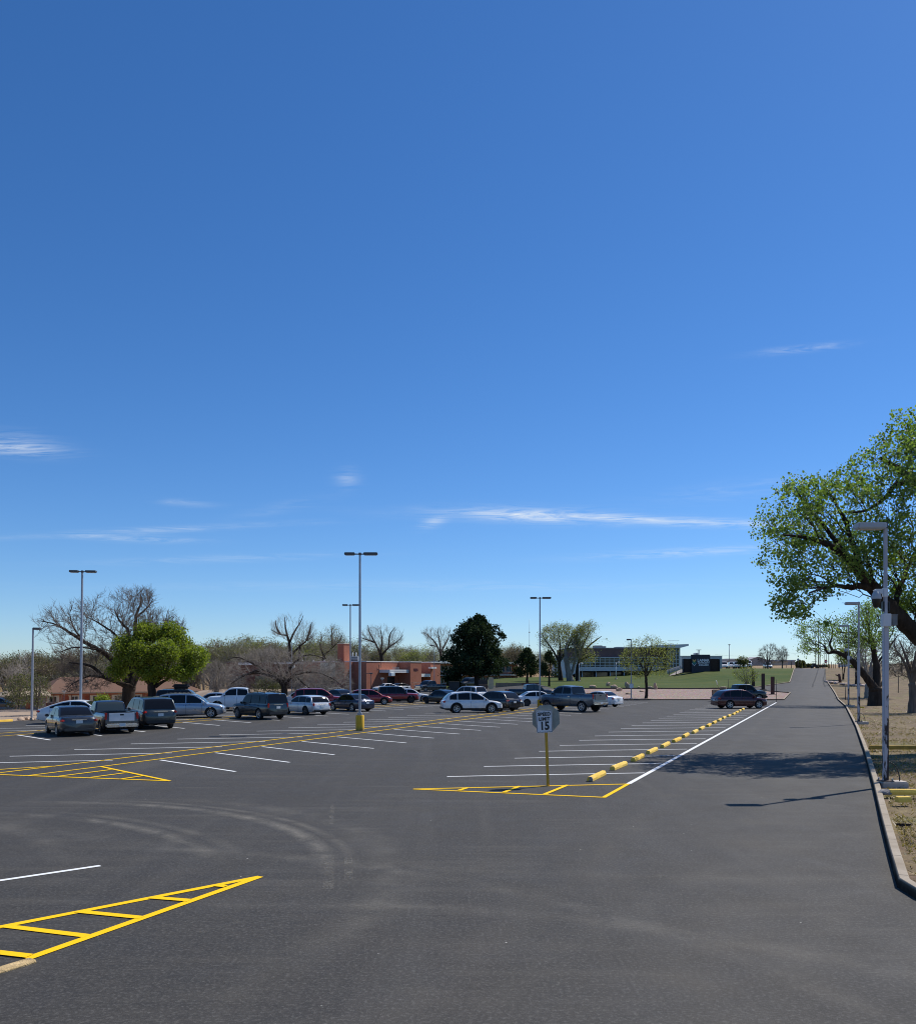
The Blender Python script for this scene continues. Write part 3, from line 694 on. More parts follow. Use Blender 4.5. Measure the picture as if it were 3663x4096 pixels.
    for s in (1,-1):
        xh = .452*L; zh = ztop(xh)-.085*Hb
        if kind in ('pickup','box'): xh = .472*L; zh = ztop(xh)-.075*Hb
        lump('headlight', (xh, s*(surf(xh)-.065), zh), (.26,.17,.085*Hb+.02), LAMPW, -s*.42, ry=.1)
        if kind == 'pickup': lump('taillight', (-.494*L, s*(W/2-.09), lift+Hb*.56), (.07,.13,.22*Hb), LAMPR)
        elif tail == 'tall': lump('taillight', (-.482*L, s*(surf(-.482*L)-.075), lift+Hb*.53), (.14,.15,.19*Hb), LAMPR)
        elif tail == 'wrap': lump('taillight', (-.470*L, s*(surf(-.47*L)-.085), lift+Hb*.545), (.24,.26,.085*Hb), LAMPR, s*.42)
        xm = (cb[-1][0]-.055)*L
        mz = cb[-1][1]*Hb+lift+.055
        lump('mirror', (xm, s*(wB+.12), mz), (.11,.20,.14), MP if not clad and kind != 'pickup' else TRIM, s*.1)
        if not simple_:
            for (a, b) in sides[-2:]:
                lump('door_handle', ((a+.03)*L, s*(wid(a*L)*.992+.004), lift+Hb*.555), (.19,.035,.035), MP if kind != 'pickup' else CHROME)
    fx = .5*L
    lump('grille', (fx-.045, 0, lift+Hb*(.36 if kind not in ('pickup','box') else .45)), (.10, W*.42 if kind not in ('pickup','box') else W*.58, Hb*(.10 if kind not in ('pickup','box') else .17)), grille)
    if kind == 'pickup':
        lump('front_bumper', (fx-.02, 0, lift+Hb*.27), (.20, W*.93, Hb*.12), CHROME if grille is CHROME else TRIM)
        lump('rear_bumper', (-.5*L-.06, 0, lift+Hb*.275), (.20, W*.94, .20), CHROME)
        tg = lump('tailgate', (-.5*L-.004, 0, lift+Hb*.535), (.05, W*.73, Hb*.255), P(tgcol) if tgcol else MP, bev=.3)
        bm = bbox(-.012,.012,-.10,.10,-.04,.04,.008); h = obj('handle', bm, TRIM, tg); h.location = (-.028,0,Hb*.07)
        if plate: lump('license_plate', (-.5*L-.165, 0, lift+Hb*.29), (.012,.31,.155), PLATE)
        if bed and not simple_:
            for s in (1,-1): lump('bed_rail', ((bed[0]+bed[1])/2*L, s*W*.445, ztop((bed[0]+bed[1])/2*L)+.012), ((bed[1]-bed[0])*L, .07, .04), TRIM)
    else:
        lump('rear_bumper', (-.5*L+.055, 0, lift+Hb*.25), (.14, W*.80, Hb*.12), TRIM if clad or tail == 'tall' else MP)
        lump('front_bumper', (fx-.06, 0, lift+Hb*.215), (.12, W*.66, Hb*.08), TRIM)
        if plate: lump('license_plate', (-.5*L-.008, 0, lift+Hb*(.50 if kind == 'sedan' else .46)), (.02,.31,.155), PLATE)
        bm = bbox(-.01,.01,-W*.2,W*.2,-.018,.018,.006); o = obj('trunk_trim', bm, CHROME, root); o.location = (-.5*L-.002, 0, lift+Hb*(.575 if kind == 'sedan' else .565))
    if rails:
        for s in (1,-1):
            bm = bmesh.new(); xs_ = [lerp(-.36, .02, i/6)*L for i in range(7)]
            for a, b in zip(xs_, xs_[1:]): cyl(bm, (a, s*(wR-.09), zc(a)+.055), (b, s*(wR-.09), zc(b)+.055), .022, n=6)
            for a in (xs_[0], xs_[3], xs_[-1]): cyl(bm, (a, s*(wR-.09), zc(a)-.02), (a, s*(wR-.09), zc(a)+.05), .02, n=6)
            obj('roof_rail', bm, TRIM, root)
    if not simple_:   # door shut lines
        for s in (1,-1):
            for x in [(sides[0][0] if len(sides) < 3 else sides[1][0]-.008)]+[b+.008 for _, b in sides[-2:]]:
                xx = x*L; w = wid(xx); Vv = []
                for k in (2,3,4,5,6):
                    for dx in (-.007,.007): Vv.append((xx+dx, s*(secs[k][0]*w+.003), lerp(zbot(xx), ztop(xx), secs[k][1])))
                Ff = [(2*i, 2*i+1, 2*i+3, 2*i+2)[::s] for i in range(4)]; raw('door_seam', Vv, Ff, TRIM, root)
    return root
HB = (.988,.158); HA = (-.70,.714); HC = (-.57,.82)
def place(dims, h, xmin=None, xmax=None, yb=None, wb=.585, ytop=None):
    """ground position of a vehicle from the columns its ends reach and the row its nearest tyre stands on"""
    L, W, H = dims; hx, hy = Vector(h).normalized(); px_, py_ = -hy, hx
    X, Y = 0., 70.
    for _ in range(60):
        tyres = [(X+hx*a*L*wb/2+px_*b*W/2, Y+hy*a*L*wb/2+py_*b*W/2) for a in (1,-1) for b in (1,-1)]
        if yb is not None:
            Yn = FOC*EYE/(yb-HY); Y += (Yn-min(t[1] for t in tyres))
        else: Y = FOC*(EYE-H)/(ytop-HY)
        cs = [(X+hx*a*L*.48+px_*b*W*.46, Y+hy*a*L*.48+py_*b*W*.46) for a in (1,-1) for b in (1,-1)]
        pxs = [CX+FOC*c[0]/c[1] for c in cs]; e = []
        if xmin is not None: e.append(xmin-min(pxs))
        if xmax is not None: e.append(xmax-max(pxs))
        X += sum(e)/len(e)*Y/FOC
    return X, Y
SED = (4.72,1.82,1.45); SUV = (4.95,1.93,1.74); CUV = (4.55,1.86,1.66); HAT = (4.36,1.82,1.48); TRK = (5.85,2.03,1.93)
def car(label, cat, kind, col, dims, h, pos, **k):
    X, Y = place(dims, h, wb=k.get('wb', .585), **pos); return vehicle(label, cat, kind, col, dims, h, X, Y, **k)
car('dark grey sedan seen from behind with red tail lamps, leftmost in the row', 'car', 'sedan', 'grey', (4.64,1.81,1.49), HC, dict(xmin=185, xmax=380, yb=2946), name='parked_car')
car('old dark blue pickup with a white tailgate and single cab beside the grey sedan', 'pickup truck', 'pickup', 'darknavy', (4.75,1.76,1.66), HC, dict(xmin=362, xmax=530, yb=2934), cab='single', bed=(-.485,-.02), tgcol='white', glass=GLASS_L, wr=.34, name='pickup_truck', wb=.58, hub=5)
car('grey green SUV with dark tailgate glass beside the old blue pickup', 'car', 'suv', 'greygreen', (5.15,1.99,1.80), HC, dict(xmin=493, xmax=698, yb=2917), name='parked_suv', clad=.27, wr=.37)
car('white sedan parked nose right behind the dark grey sedan', 'car', 'sedan', 'white', (5.05,1.86,1.48), HB, dict(xmin=150, yb=2898), cab='coupe', name='parked_car', wr=.345)
car('silver SUV with three side windows parked broadside by the green tree', 'car', 'suv', 'silver', (4.89,1.93,1.73), HB, dict(xmax=902, yb=2874), name='parked_suv', rails=True, wr=.365)
car('white crew cab pickup parked nose left behind the dark teal SUV', 'pickup truck', 'pickup', 'white', (5.85,2.02,1.96), (-.985,-.12), dict(xmin=829, yb=2844), cab='crew', bed=(-.485,-.13), name='pickup_truck', wb=.61, wr=.40, grille=CHROME)
car('dark teal boxy SUV with roof rails seen from behind', 'car', 'box', 'teal', (4.85,1.87,1.82), HA, dict(xmin=951, xmax=1129, yb=2879), name='parked_suv', tail='tall', rails=True, wr=.37)
car('white sedan half hidden behind the white hatchback, tail to the right', 'car', 'sedan', 'white', SED, (-.96,.28), dict(xmin=1103, yb=2826), name='parked_car')
car('white hatchback with red tail lamps seen from behind, beside the dark teal SUV', 'car', 'hatch', 'pale', (4.36,1.82,1.48), HA, dict(xmin=1145, xmax=1304, yb=2861), name='parked_car', tail='tall', rim=ALLOYD)
car('red SUV parked nose right behind the white hatchback', 'car', 'suv', 'red', (5.1,1.98,1.77), HB, dict(xmin=1192, xmax=1362, yb=2831), name='parked_suv', wr=.37)
car('navy blue sedan seen from behind, left of the yellow based light pole', 'car', 'sedan', 'navy', (4.55,1.79,1.44), HA, dict(xmin=1328, xmax=1482, yb=2847), name='parked_car')
car('small red crossover with bright front lamp behind the tall light pole', 'car', 'hatch', 'red', (4.3,1.82,1.56), HB, dict(xmin=1408, xmax=1557, yb=2821), name='parked_car', clad=.22, wr=.34)
car('red boxy SUV with a black roof parked nose right', 'car', 'box', 'red', (4.4,1.88,1.78), HB, dict(xmin=1514, xmax=1670, yb=2813), roofcol='black', clad=.25, name='parked_suv', rim=ALLOYD, wr=.36)
car('white sedan parked nose right behind the red boxy SUV', 'car', 'sedan', 'white', SED, HB, dict(xmax=1722, yb=2808), name='parked_car')
car('black sedan with sloping rear glass, left of the white SUV in front', 'car', 'sedan', 'black', (4.6,1.85,1.45), HA, dict(xmin=1720, xmax=1814, yb=2817), cab='coupe', name='parked_car', rim=ALLOYD)
car('white SUV whose roof shows behind the nearer white SUV', 'car', 'suv', 'pale', (4.7,1.88,1.72), HA, dict(xmin=1825, xmax=1920, yb=2806), name='parked_suv')
car('large white SUV parked broadside in the middle bays, nose right', 'car', 'suv', 'white', (4.90,1.92,1.70), HB, dict(xmin=1765, xmax=2006, yb=2854), cab='cuv', name='parked_suv', clad=.24, wr=.375, wb=.577)
car('black SUV with red tail lamp just behind the large white SUV', 'car', 'suv', 'black', (4.55,1.84,1.67), HA, dict(xmin=1921, xmax=2042, yb=2846), cab='cuv', name='parked_suv', clad=.25, wr=.36)
car('small grey sedan whose nose sticks out behind the black SUV', 'car', 'sedan', 'ashgrey', (4.5,1.7,1.50), HB, dict(xmax=2096, yb=2840), name='parked_car', wr=.315)
car('white sedan left of the lifted pickup, its tail to the left', 'car', 'sedan', 'white', (4.85,1.83,1.45), HB, dict(xmin=2052, yb=2826), name='parked_car', rim=ALLOYD)
car('dark blue pickup with a long bed behind the white sedan', 'pickup truck', 'pickup', 'darknavy', (5.6,1.95,1.85), HB, dict(xmin=2027, xmax=2207, yb=2801), cab='crew', bed=(-.485,-.13), name='pickup_truck', glass=GLASS_L)
car('lifted blue grey crew cab pickup with big tyres and chrome bumper', 'pickup truck', 'pickup', 'bluegrey', (5.7,2.03,2.13), HA, dict(xmin=2164, xmax=2421, yb=2849), cab='crew', bed=(-.485,-.13), lift=.19, wr=.44, wb=.635, name='pickup_truck')
car('white sedan seen from behind, right of the lifted pickup', 'car', 'sedan', 'white', (4.6,1.80,1.47), HA, dict(xmax=2492, yb=2829), name='parked_car')
car('dark maroon SUV parked broadside at the far end of the wheel stops', 'car', 'suv', 'maroon', (4.82,1.90,1.71), HB, dict(xmin=2843, xmax=3069, yb=2836), cab='cuv', name='parked_suv', wr=.375, wb=.58)
car('black crew cab pickup parked behind the dark maroon SUV', 'pickup truck', 'pickup', 'black', (5.8,2.03,1.93), HB, dict(xmin=2835, xmax=3080, yb=2807), cab='crew', bed=(-.485,-.13), name='pickup_truck', wr=.40)
car('black SUV carrying a roof bag behind the silver SUV', 'car', 'box', 'black', (4.9,1.92,1.78), HB, dict(xmin=622, yb=2842), name='parked_suv', rails=True)
car('silver sedan mostly hidden between the silver SUV and the white pickup', 'car', 'sedan', 'silver', SED, (-.97,-.2), dict(xmin=740, yb=2838), name='parked_car')
car('pale car whose white roof shows over the grey green SUV', 'car', 'sedan', 'white', SED, HB, dict(xmin=520, yb=2866), name='parked_car')
car('black sedan whose roof shows behind the red SUV', 'car', 'sedan', 'black', SED, HA, dict(xmin=1300, xmax=1400, yb=2815), name='parked_car')
FL = (-.80,-.60)
def far(label, cat, kind, col, dims, h, px, Y, **k):
    k.setdefault('name', 'parked_car'); return vehicle(label, cat, kind, col, dims, h, at(px, Y), Y, **k)
far('white coupe parked nose left before the brick gymnasium entrance', 'car', 'sedan', 'white', (4.6,1.85,1.38), FL, 1541, 158, cab='coupe')
m_ = far('white sports coupe with a black bonnet and roof outside the brick gymnasium', 'car', 'sedan', 'white', (4.75,1.9,1.40), (-.76,-.65), 1592, 160, cab='coupe', roofcol='black')
bm = bmesh.new()
for a, b in ((1.02,1.5),(1.5,2.0)): poly(bm, [(a,-.62,1.40*curve(LOW['sedan'],a/4.75)+.028),(b,-.6,1.40*curve(LOW['sedan'],b/4.75)+.028),(b,.6,1.40*curve(LOW['sedan'],b/4.75)+.028),(a,.62,1.40*curve(LOW['sedan'],a/4.75)+.028)])
obj('bonnet', bm, P('black'), m_)
far('black crew cab pickup parked nose left in front of the brick pier', 'pickup truck', 'pickup', 'black', (5.8,2.03,1.92), (-.72,-.69), 1721, 152, cab='crew', bed=(-.485,-.13), name='pickup_truck', grille=CHROME, wr=.40)
far('dark SUV parked under the big evergreen', 'car', 'box', 'black', (4.8,1.9,1.80), (-.72,-.69), 1873, 168, name='parked_suv')
far('dark car at the left edge of the photo beyond the bare ground', 'car', 'suv', 'black', SUV, (1,.1), 3, 150, name='parked_suv', z=-2.75)
for lab, kind, col, px, Y in (('white van parked nearest the dark sign wall', 'suv', 'white', 2894, 222), ('white SUV second from the dark sign wall', 'suv', 'white', 2928, 226), ('pale SUV parked in front of the tall bare light mast', 'suv', 'pale', 2948, 220),
                         ('white SUV left of the small green tree on the lawn edge', 'suv', 'white', 2968, 224), ('white sedan behind the small green tree beyond the lawn', 'sedan', 'pale', 3070, 226)):
    far(lab, 'car', kind, col, (4.7,1.9,1.7) if kind == 'suv' else SED, (-.2,-1), px, Y, simple_=True, group='vehicles beyond the lawn')
far('white pickup parked right of the small green tree beyond the lawn', 'pickup truck', 'pickup', 'white', (5.6,2.0,2.0), (-.3,-.95), 2990, 226, cab='crew', bed=(-.485,-.13), simple_=True, name='pickup_truck', group='vehicles beyond the lawn')
# bag on the roof of the black SUV, orange chock beside the white sedan
X, Y = place((4.9,1.92,1.78), HB, xmin=622, yb=2842)
bm = bbox(-.72,.72,-.5,.5,0,.38,.14,3)
for v in bm.verts: v.co += mnoise.noise_vector(v.co*2.5)*.06
o = obj('cargo_bag', bm, mt('black_fabric', (.012,.012,.013), .8, var=.3), smooth=60); o.location = (X-.35, Y-.05, T(X,Y)+1.85); o.rotation_euler = (0,0,.16)
tag(o, 'black soft cargo bag strapped on the roof of the black SUV', 'cargo bag')
# ------------------------------------------------------------------ light poles, signs, street things
GALV = mt('galvanised_steel', (.36,.37,.40), .45, .55, .12, 3); POLEW = mt('grey_pole_paint', (.42,.42,.45), .55, 0, .08, 2)
DKBRONZE = mt('dark_bronze', (.085,.083,.085), .45, .3, .15); LENS = mt('lamp_lens', (.35,.36,.36), .3); GREYBOX = mt('grey_box', (.42,.44,.45), .55, 0, .08, 3); OFFW = mt('offwhite_plastic', (.66,.67,.68), .45, 0, .05, 3); BLK = mt('black_plastic', (.012,.012,.013), .35)
def m_yellowbase():
    k = NT('yellow_base_paint'); w = k.coord('Object'); a = k.noise(w, 3, 6, .7); z = k.n('ShaderNodeSeparateXYZ'); k.l(w, z.inputs[0])
    c = k.mix(k.val(a, .35, .7), (.62,.36,.02,1), (.74,.46,.04,1)); c = k.mix(k.math('MULTIPLY', k.val(z.outputs[2], .25, 0), k.val(a, .4, .6)), c, (.15,.11,.06,1))
    k.base(c); k.set(Roughness=.8); k.bump(k.noise(w, 14, 4), .3, .01); return k.m
MYB = m_yellowbase()
def shoebox(root, x0, x1, z, w=.36, h=.17, mat=DKBRONZE, name='lamp_head'):
    """rectangular lamp housing reaching from x0 to x1"""
    bm = bmesh.new(); a, b = min(x0,x1), max(x0,x1)
    vs = bx(bm, a, b, -w/2, w/2, z, z+h)
    bmesh.ops.bevel(bm, geom=bm.edges[:], offset=.025, segments=2, affect='EDGES')
    o = obj(name, bm, mat, root, smooth=35)
    obj('lens', box(a+.06, b-.06, -w/2+.04, w/2-.04, z-.018, z-.002), LENS, o); return o
def lot_light(px, Y, H, label, X=None, heads=((-.28,-.86),(.20,.98)), base=True, rz=0, lean=0, pw=.13, mat=GALV, group='tall light poles of the car park'):
    X = at(px, Y) if X is None else X
    root = empty('light_pole', (X,Y,T(X,Y)), rz, label, 'light pole', group); root.rotation_euler = (0,lean,rz)
    zb = 0
    if base:
        bm = bmesh.new(); lathe(bm, [(.235,-.1),(.235,.80),(.215,.86)], 28); obj('concrete_base', bm, MYB, root, smooth=40); zb = .86
        obj('base_plate', bbox(-.15,.15,-.15,.15,.86,.885,.006), GALV, root); 
        bm = bmesh.new(); bx(bm, -.125,.125,-.125,.125,.885,.99); bmesh.ops.bevel(bm, geom=bm.edges[:], offset=.01, segments=1, affect='EDGES'); obj('base_cover', bm, GALV, root); zb = .885
    bm = bmesh.new(); t = .80; v = bx(bm, -pw/2,pw/2,-pw/2,pw/2,zb,H)
    for q in v[4:]: q.co.x *= t; q.co.y *= t
    obj('pole', bm, mat, root)
    obj('pole_cap', bbox(-pw*.5,pw*.5,-pw*.5,pw*.5,H-.12,H+.03,.01), DKBRONZE, root)
    for a, b in heads:
        s = 1 if b > 0 else -1
        bm = bmesh.new(); cyl(bm, (s*.03,0,H-.05), (a+s*.04,0,H-.05), .035, n=8); obj('arm', bm, DKBRONZE, root)
        shoebox(root, a, b, H-.10, .32, .135)
    return root
lot_light(1439.5, 48.6, 9.86, 'tall twin headed light pole on a yellow concrete base in the middle of the bays')
lot_light(1401, 85, 9.86, 'twin headed light pole farther back, just left of the tallest pole', heads=((-.25,-.78),(.18,.92)))
lot_light(2159, 77, 9.86, 'twin headed light pole rising behind the speed limit sign')
lot_light(322, 57, 9.86, 'twin headed light pole by the bare tree at left', heads=((-.25,-.82),(.22,.90)), lean=.012)
def single(px, Y, H, label, head, arm=.12, pw=.13, mat=POLEW, group='single headed light poles', name='light_pole', hw=.32, hh=.15, lean=0, z=None):
    X = at(px, Y); root = empty(name, (X,Y,T(X,Y) if z is None else z), 0, label, 'light pole', group); root.rotation_euler = (0,lean,0)
    bm = bmesh.new(); v = bx(bm, -pw/2,pw/2,-pw/2,pw/2,-.05,H)
    for q in v[4:]: q.co.x *= .72; q.co.y *= .72
    obj('pole', bm, mat, root); s = 1 if head > 0 else -1
    bm = bmesh.new(); cyl(bm, (0,0,H-.06), (s*(arm+.05),0,H-.06), .035, n=8); obj('arm', bm, DKBRONZE, root)
    shoebox(root, s*arm, head, H-.12, hw, hh, GREYBOX if mat is not GALV else DKBRONZE); return root
single(127, 62, 6.4, 'short single headed light pole on the bare ground at far left', .52, .04, mat=GALV, lean=.015)
p_ = single(1167, 130, 7.6, 'thin pole carrying a white camera box before the tangled bare tree', .4, .05, mat=GALV, pw=.11)
obj('camera_box', bbox(-.02,.42,-.15,.15,3.95,4.5,.02), OFFW, p_); bm = bmesh.new(); lathe(bm, [(.05,-.3),(.2,-.15),(.22,0),(.1,.12)], 12); o = obj('camera_dome', bm, BLK, p_); o.location = (-.35,0,4.25)
single(1737, 154, 8.1, 'single headed pole before the black pickup and brick pier', -.75, .05, mat=GALV, pw=.13)
p_ = single(2524, 106.5, 7.25, 'single headed pole with a small notice in the gravel bed', -.55, .06, mat=GALV, pw=.12)
o = obj('notice_sign', bbox(-.25,.25,-.09,-.07,1.30,1.85,.01), mt('sign_white', (.72,.73,.75), .5), p_)
bm = bmesh.new(); lathe(bm, [(.22,-.05),(.22,.05),(.12,.08)], 14); obj('foot', bm, mt('concrete2', (.38,.35,.31), .9), p_)
# --- three poles on the right verge
def m_peel():
    k = NT('peeling_pole_paint'); w = k.coord('Object', (1,1,.28)); a = k.noise(w, 5, 6, .7, .6); p = k.coord('Object'); z = k.n('ShaderNodeSeparateXYZ'); k.l(p, z.inputs[0])
    low = k.val(z.outputs[2], 4.3, .2, -.16, .20); right = k.val(z.outputs[0], -.05, .06, -.06, .05)
    f = k.val(k.math('ADD', k.math('ADD', a, low), right), .56, .60); c = k.mix(f, (.50,.49,.53,1), (.045,.035,.035,1))
    k.base(c); k.set(Roughness=k.mix(f, (.5,.5,.5,1), (.85,.85,.85,1))); k.bump(a, .25, .01); return k.m
MPEEL = m_peel()
def verge_pole(px, Y, label, kit, H=7.35, cable=True):
    X = at(px, Y); z = T(X,Y)+.04; root = empty('light_pole', (X,Y,z), 0, label, 'light pole', 'white light poles along the grass verge')
    bm = bmesh.new(); bx(bm, -.20,.55,-.22,.22,-.15,.13); bmesh.ops.bevel(bm, geom=bm.edges[:], offset=.03, segments=2, affect='EDGES'); obj('concrete_foot', bm, MCONC, root)
    obj('base_plate', bbox(-.17,.17,-.17,.17,.13,.155,.005), mt('rusty_plate', (.09,.06,.05), .8, var=.3), root)
    for a in (-.13,.13):
        for b in (-.13,.13):
            bm = bmesh.new(); cyl(bm, (a,b,.15), (a,b,.215), .022, n=6); obj('anchor_bolt', bm, GALV, root)
    bm = bmesh.new(); bx(bm, -.066,.066,-.066,.066,.155,4.42); bmesh.ops.bevel(bm, geom=[e for e in bm.edges if abs(e.verts[0].co.z-e.verts[1].co.z) > 1], offset=.012, segments=2, affect='EDGES'); obj('lower_pole', bm, MPEEL, root)
    bm = bmesh.new(); bx(bm, -.042,.042,-.042,.042,4.42,H); bmesh.ops.bevel(bm, geom=[e for e in bm.edges if abs(e.verts[0].co.z-e.verts[1].co.z) > 1], offset=.008, segments=2, affect='EDGES'); obj('upper_pole', bm, POLEW, root)
    hd = shoebox(root, -.03, -.83, H-.17, .36, .16, GREYBOX)
    obj('pole_cap', bbox(-.05,.05,-.05,.05,H-.16,H+.01,.008), DKBRONZE, root)
    if kit:
        obj('control_box', bbox(-.17,.07,-.20,-.05,4.44,4.80,.012), OFFW, root)
        b2 = obj('junction_box', bbox(.13,.28,-.12,.06,4.47,4.77,.008), mt('dark_grey_box', (.17,.175,.18), .6), root)
        obj('box_lid', bbox(.12,.29,-.13,.07,4.755,4.785,.004), mt('dark_grey_box', (.17,.175,.18), .6), b2)
        for s in (-1,1): obj('antenna_bracket', bbox(s*.075-.022,s*.075+.022,-.06,.05,4.86,5.15,.01), BLK, root)
        bm = bmesh.new(); bx(bm, -.075,.055,-.06,.06,5.28,5.53); bmesh.ops.bevel(bm, geom=bm.edges[:], offset=.012, segments=2, affect='EDGES'); arm = obj('camera_arm', bm, OFFW, root)
        bm = bmesh.new(); prism(bm, [(-.075,-.035,5.36),(-.075,-.035,5.50),(-.26,-.035,5.50),(-.34,-.035,5.46),(-.30,-.035,5.40)], (0,.07,0)); obj('arm_bracket', bm, OFFW, arm)
        bm = bmesh.new(); lathe(bm, [(.135,0),(.14,.03),(.115,.12),(.075,.20),(.05,.22)], 20); h = obj('camera_housing', bm, GREYBOX, root, smooth=40); h.location = (-.255,0,5.22)
        bm = bmesh.new(); lathe(bm, [(.03,-.25),(.075,-.225),(.115,-.10),(.125,0)], 20); d = obj('camera_dome', bm, BLK, h, smooth=50)
        bm = bmesh.new(); pts = [Vector((.22,0,4.47)), Vector((.21,.01,4.30)), Vector((.12,.01,4.12)), Vector((.07,0,4.05))]
        for a, b in zip(pts, pts[1:]): cyl(bm, a, b, .012, n=6)
        obj('conduit', bm, BLK, root)
    if cable:
        bm = bmesh.new(); pts = [Vector((.06+.34*math.sin(t*1.5), -.06, .56*math.cos(t*1.5)+.02*t)) for t in np.linspace(0, 1, 9)]; pts.append(Vector((.41,-.06,.10)))
        pts = [Vector((.06,-.03,.66))]+[Vector((.07+.30*math.sin(a), -.05, .13+.53*(math.cos(a)))) for a in np.linspace(.15, 1.57, 8)]
        for a, b in zip(pts, pts[1:]): cyl(bm, a, b, .016, n=7)
        obj('cable', bm, BLK, root)
    return root
verge_pole(3541, 24.45, 'nearest peeling white light pole with a camera and boxes beside the kerb', True)
verge_pole(3434, 54.6, 'second white light pole along the kerb, without a camera', False, 7.6)
verge_pole(3393, 83, 'third white light pole along the kerb with a small camera', True, 7.75, False)
# --- speed limit sign with the back of a stop sign behind it
def speed_sign():
    X, Y = g(2191.5, 3145); root = empty('speed_limit_sign', (X,Y,.004), 0, 'speed limit 15 sign on a leaning yellow post in the hatched island', 'road sign'); root.rotation_euler = (R(-.4),R(-2.0),0)
    YP = mt('yellow_post_paint', (.60,.35,.03), .65, var=.2, scale=5); W_ = mt('sign_white', (.72,.73,.75), .5); ALU = mt('sign_back_aluminium', (.26,.27,.25), .42, .55, .3, 3); K = mt('sign_black', (.02,.02,.022), .5)
    bm = bmesh.new(); bx(bm, -.038,.038,-.038,.038,0,2.05); bmesh.ops.bevel(bm, geom=[e for e in bm.edges if abs(e.verts[0].co.z-e.verts[1].co.z) > 1], offset=.008, segments=2, affect='EDGES'); obj('post', bm, YP, root)
    zc = 1.86; pl = empty('sign_panel', (-.02,-.05,zc), 0); COL.objects.unlink(pl); bpy.data.objects.remove(pl)
    def plate(pts, y0, y1, nm, mat, par):
        bm = bmesh.new(); prism(bm, [(x,y0,z) for x, z in pts], (0,y1-y0,0)); return obj(nm, bm, mat, par)
    def rr(w, h, r, n=6): return [(sx*(w/2-r)+r*math.cos(a), sz*(h/2-r)+r*math.sin(a)) for sx, sz, a0 in ((1,1,0),(-1,1,90),(-1,-1,180),(1,-1,270)) for a in [R(a0+90*i/n) for i in range(n+1)]]
    face = plate(rr(.457,.63,.035), -.004, .004, 'speed_panel', W_, root); face.location = (-.045,-.062,zc-.035); face.rotation_euler = (0,R(-.6),R(3))
    # black border as a frame
    o_, i_ = rr(.437,.61,.030), rr(.413,.586,.022); n = len(o_); V = [(x,-.0065,z) for x, z in o_+i_]; raw('border', V, [(k,(k+1)%n,n+(k+1)%n,n+k) for k in range(n)], K, face)
    text_mesh('lettering', 'SPEED', .128, K, face, (0,-.008,.200), .002, .006, .98, spacing=1.08); text_mesh('lettering', 'LIMIT', .128, K, face, (0,-.008,.065), .002, .006, .98, spacing=1.08)
    text_mesh('lettering', '15', .315, K, face, (0,-.008,-.135), .002, .012, .88, spacing=1.0)
    for sx in (-.13,0,.13):
        for sz in (.275,-.275):
            bm = bmesh.new(); cyl(bm, (sx,-.011,sz), (sx,-.004,sz), .010, n=8); obj('bolt', bm, GALV, face)
    R_ = .762/2/math.cos(math.pi/8); octo = [(R_*math.cos(math.pi/8+k*math.pi/4), R_*math.sin(math.pi/8+k*math.pi/4)) for k in range(8)]
    st = plate(octo, -.003, .003, 'stop_sign_back', ALU, root); st.location = (.012,.047,zc+.04); st.rotation_euler = (0,R(-1.2),R(-4))
    plate([(x*.985, z*.985) for x, z in octo], .0032, .0050, 'red_face', mt('sign_red', (.45,.02,.02), .5), st)
speed_sign()
# --- loose yellow blocks on the verge
def on_verge(name, px, py, rz, L, label, extra=None, mat=MSTOP, w=1., h=1.):
    X, Y = g(px, py); bm = wheel_stop_mesh(L)
    for v in bm.verts: v.co.x *= w; v.co.z *= h
    o = obj(name, bm, mat, smooth=30); o.location = (X,Y,T(X,Y)+.10); o.rotation_euler = (0,0,rz); return tag(o, label, 'parking block', 'yellow blocks left on the grass')
o = on_verge('parking_block', 3640, 3196, R(82), 1.0, 'yellow concrete block on the grass with a broken dark end, beside the near pole')
bm = bmesh.new(); bmesh.ops.create_icosphere(bm, subdivisions=3, radius=.16)
for v in bm.verts: v.co.x *= .62; v.co.z *= .55; v.co.y *= 1.3; v.co += mnoise.noise_vector(v.co*9)*.04; v.co.z = max(-.04, v.co.z)
q = obj('broken_end', bm, MCHIP, o); q.location = (0,.56,.03)
on_verge('parking_block', 3612, 3226, R(96), .33, 'short yellow stub of a broken parking block lying on the grass')
o = on_verge('parking_block', 3600, 3008, R(84), 2.4, 'long yellow block half in tree shade on the grass behind the near pole', mat=mt('shaded_yellow_block', (.42,.25,.04), .9, var=.35, scale=3), w=1.1, h=1.15)  # tree shade is darkened into this block's yellow
on_verge('parking_block', 3444, 2838, R(60), .5, 'small yellow block lying on the verge beyond the second pole')
X, Y = g(3622, 3310); bm = bmesh.new()
rg = random.Random(3)
for i in range(5):
    a = rg.uniform(-.5,.5); cyl(bm, (-.12+rg.uniform(-.06,.06),rg.uniform(-.06,.06),.012+.008*i), (.12+rg.uniform(-.06,.06),rg.uniform(-.06,.06),.016+.008*i), .018, .010, n=6)
tag(obj('bark_scrap', bm, mt('dark_bark_scrap', (.045,.03,.025), .9, var=.4)), None); o = bpy.data.objects['bark_scrap']; o.location = (X,Y,T(X,Y)+.02); tag(o, 'dark rotten branch scrap lying on the grass beside the kerb', 'branch')
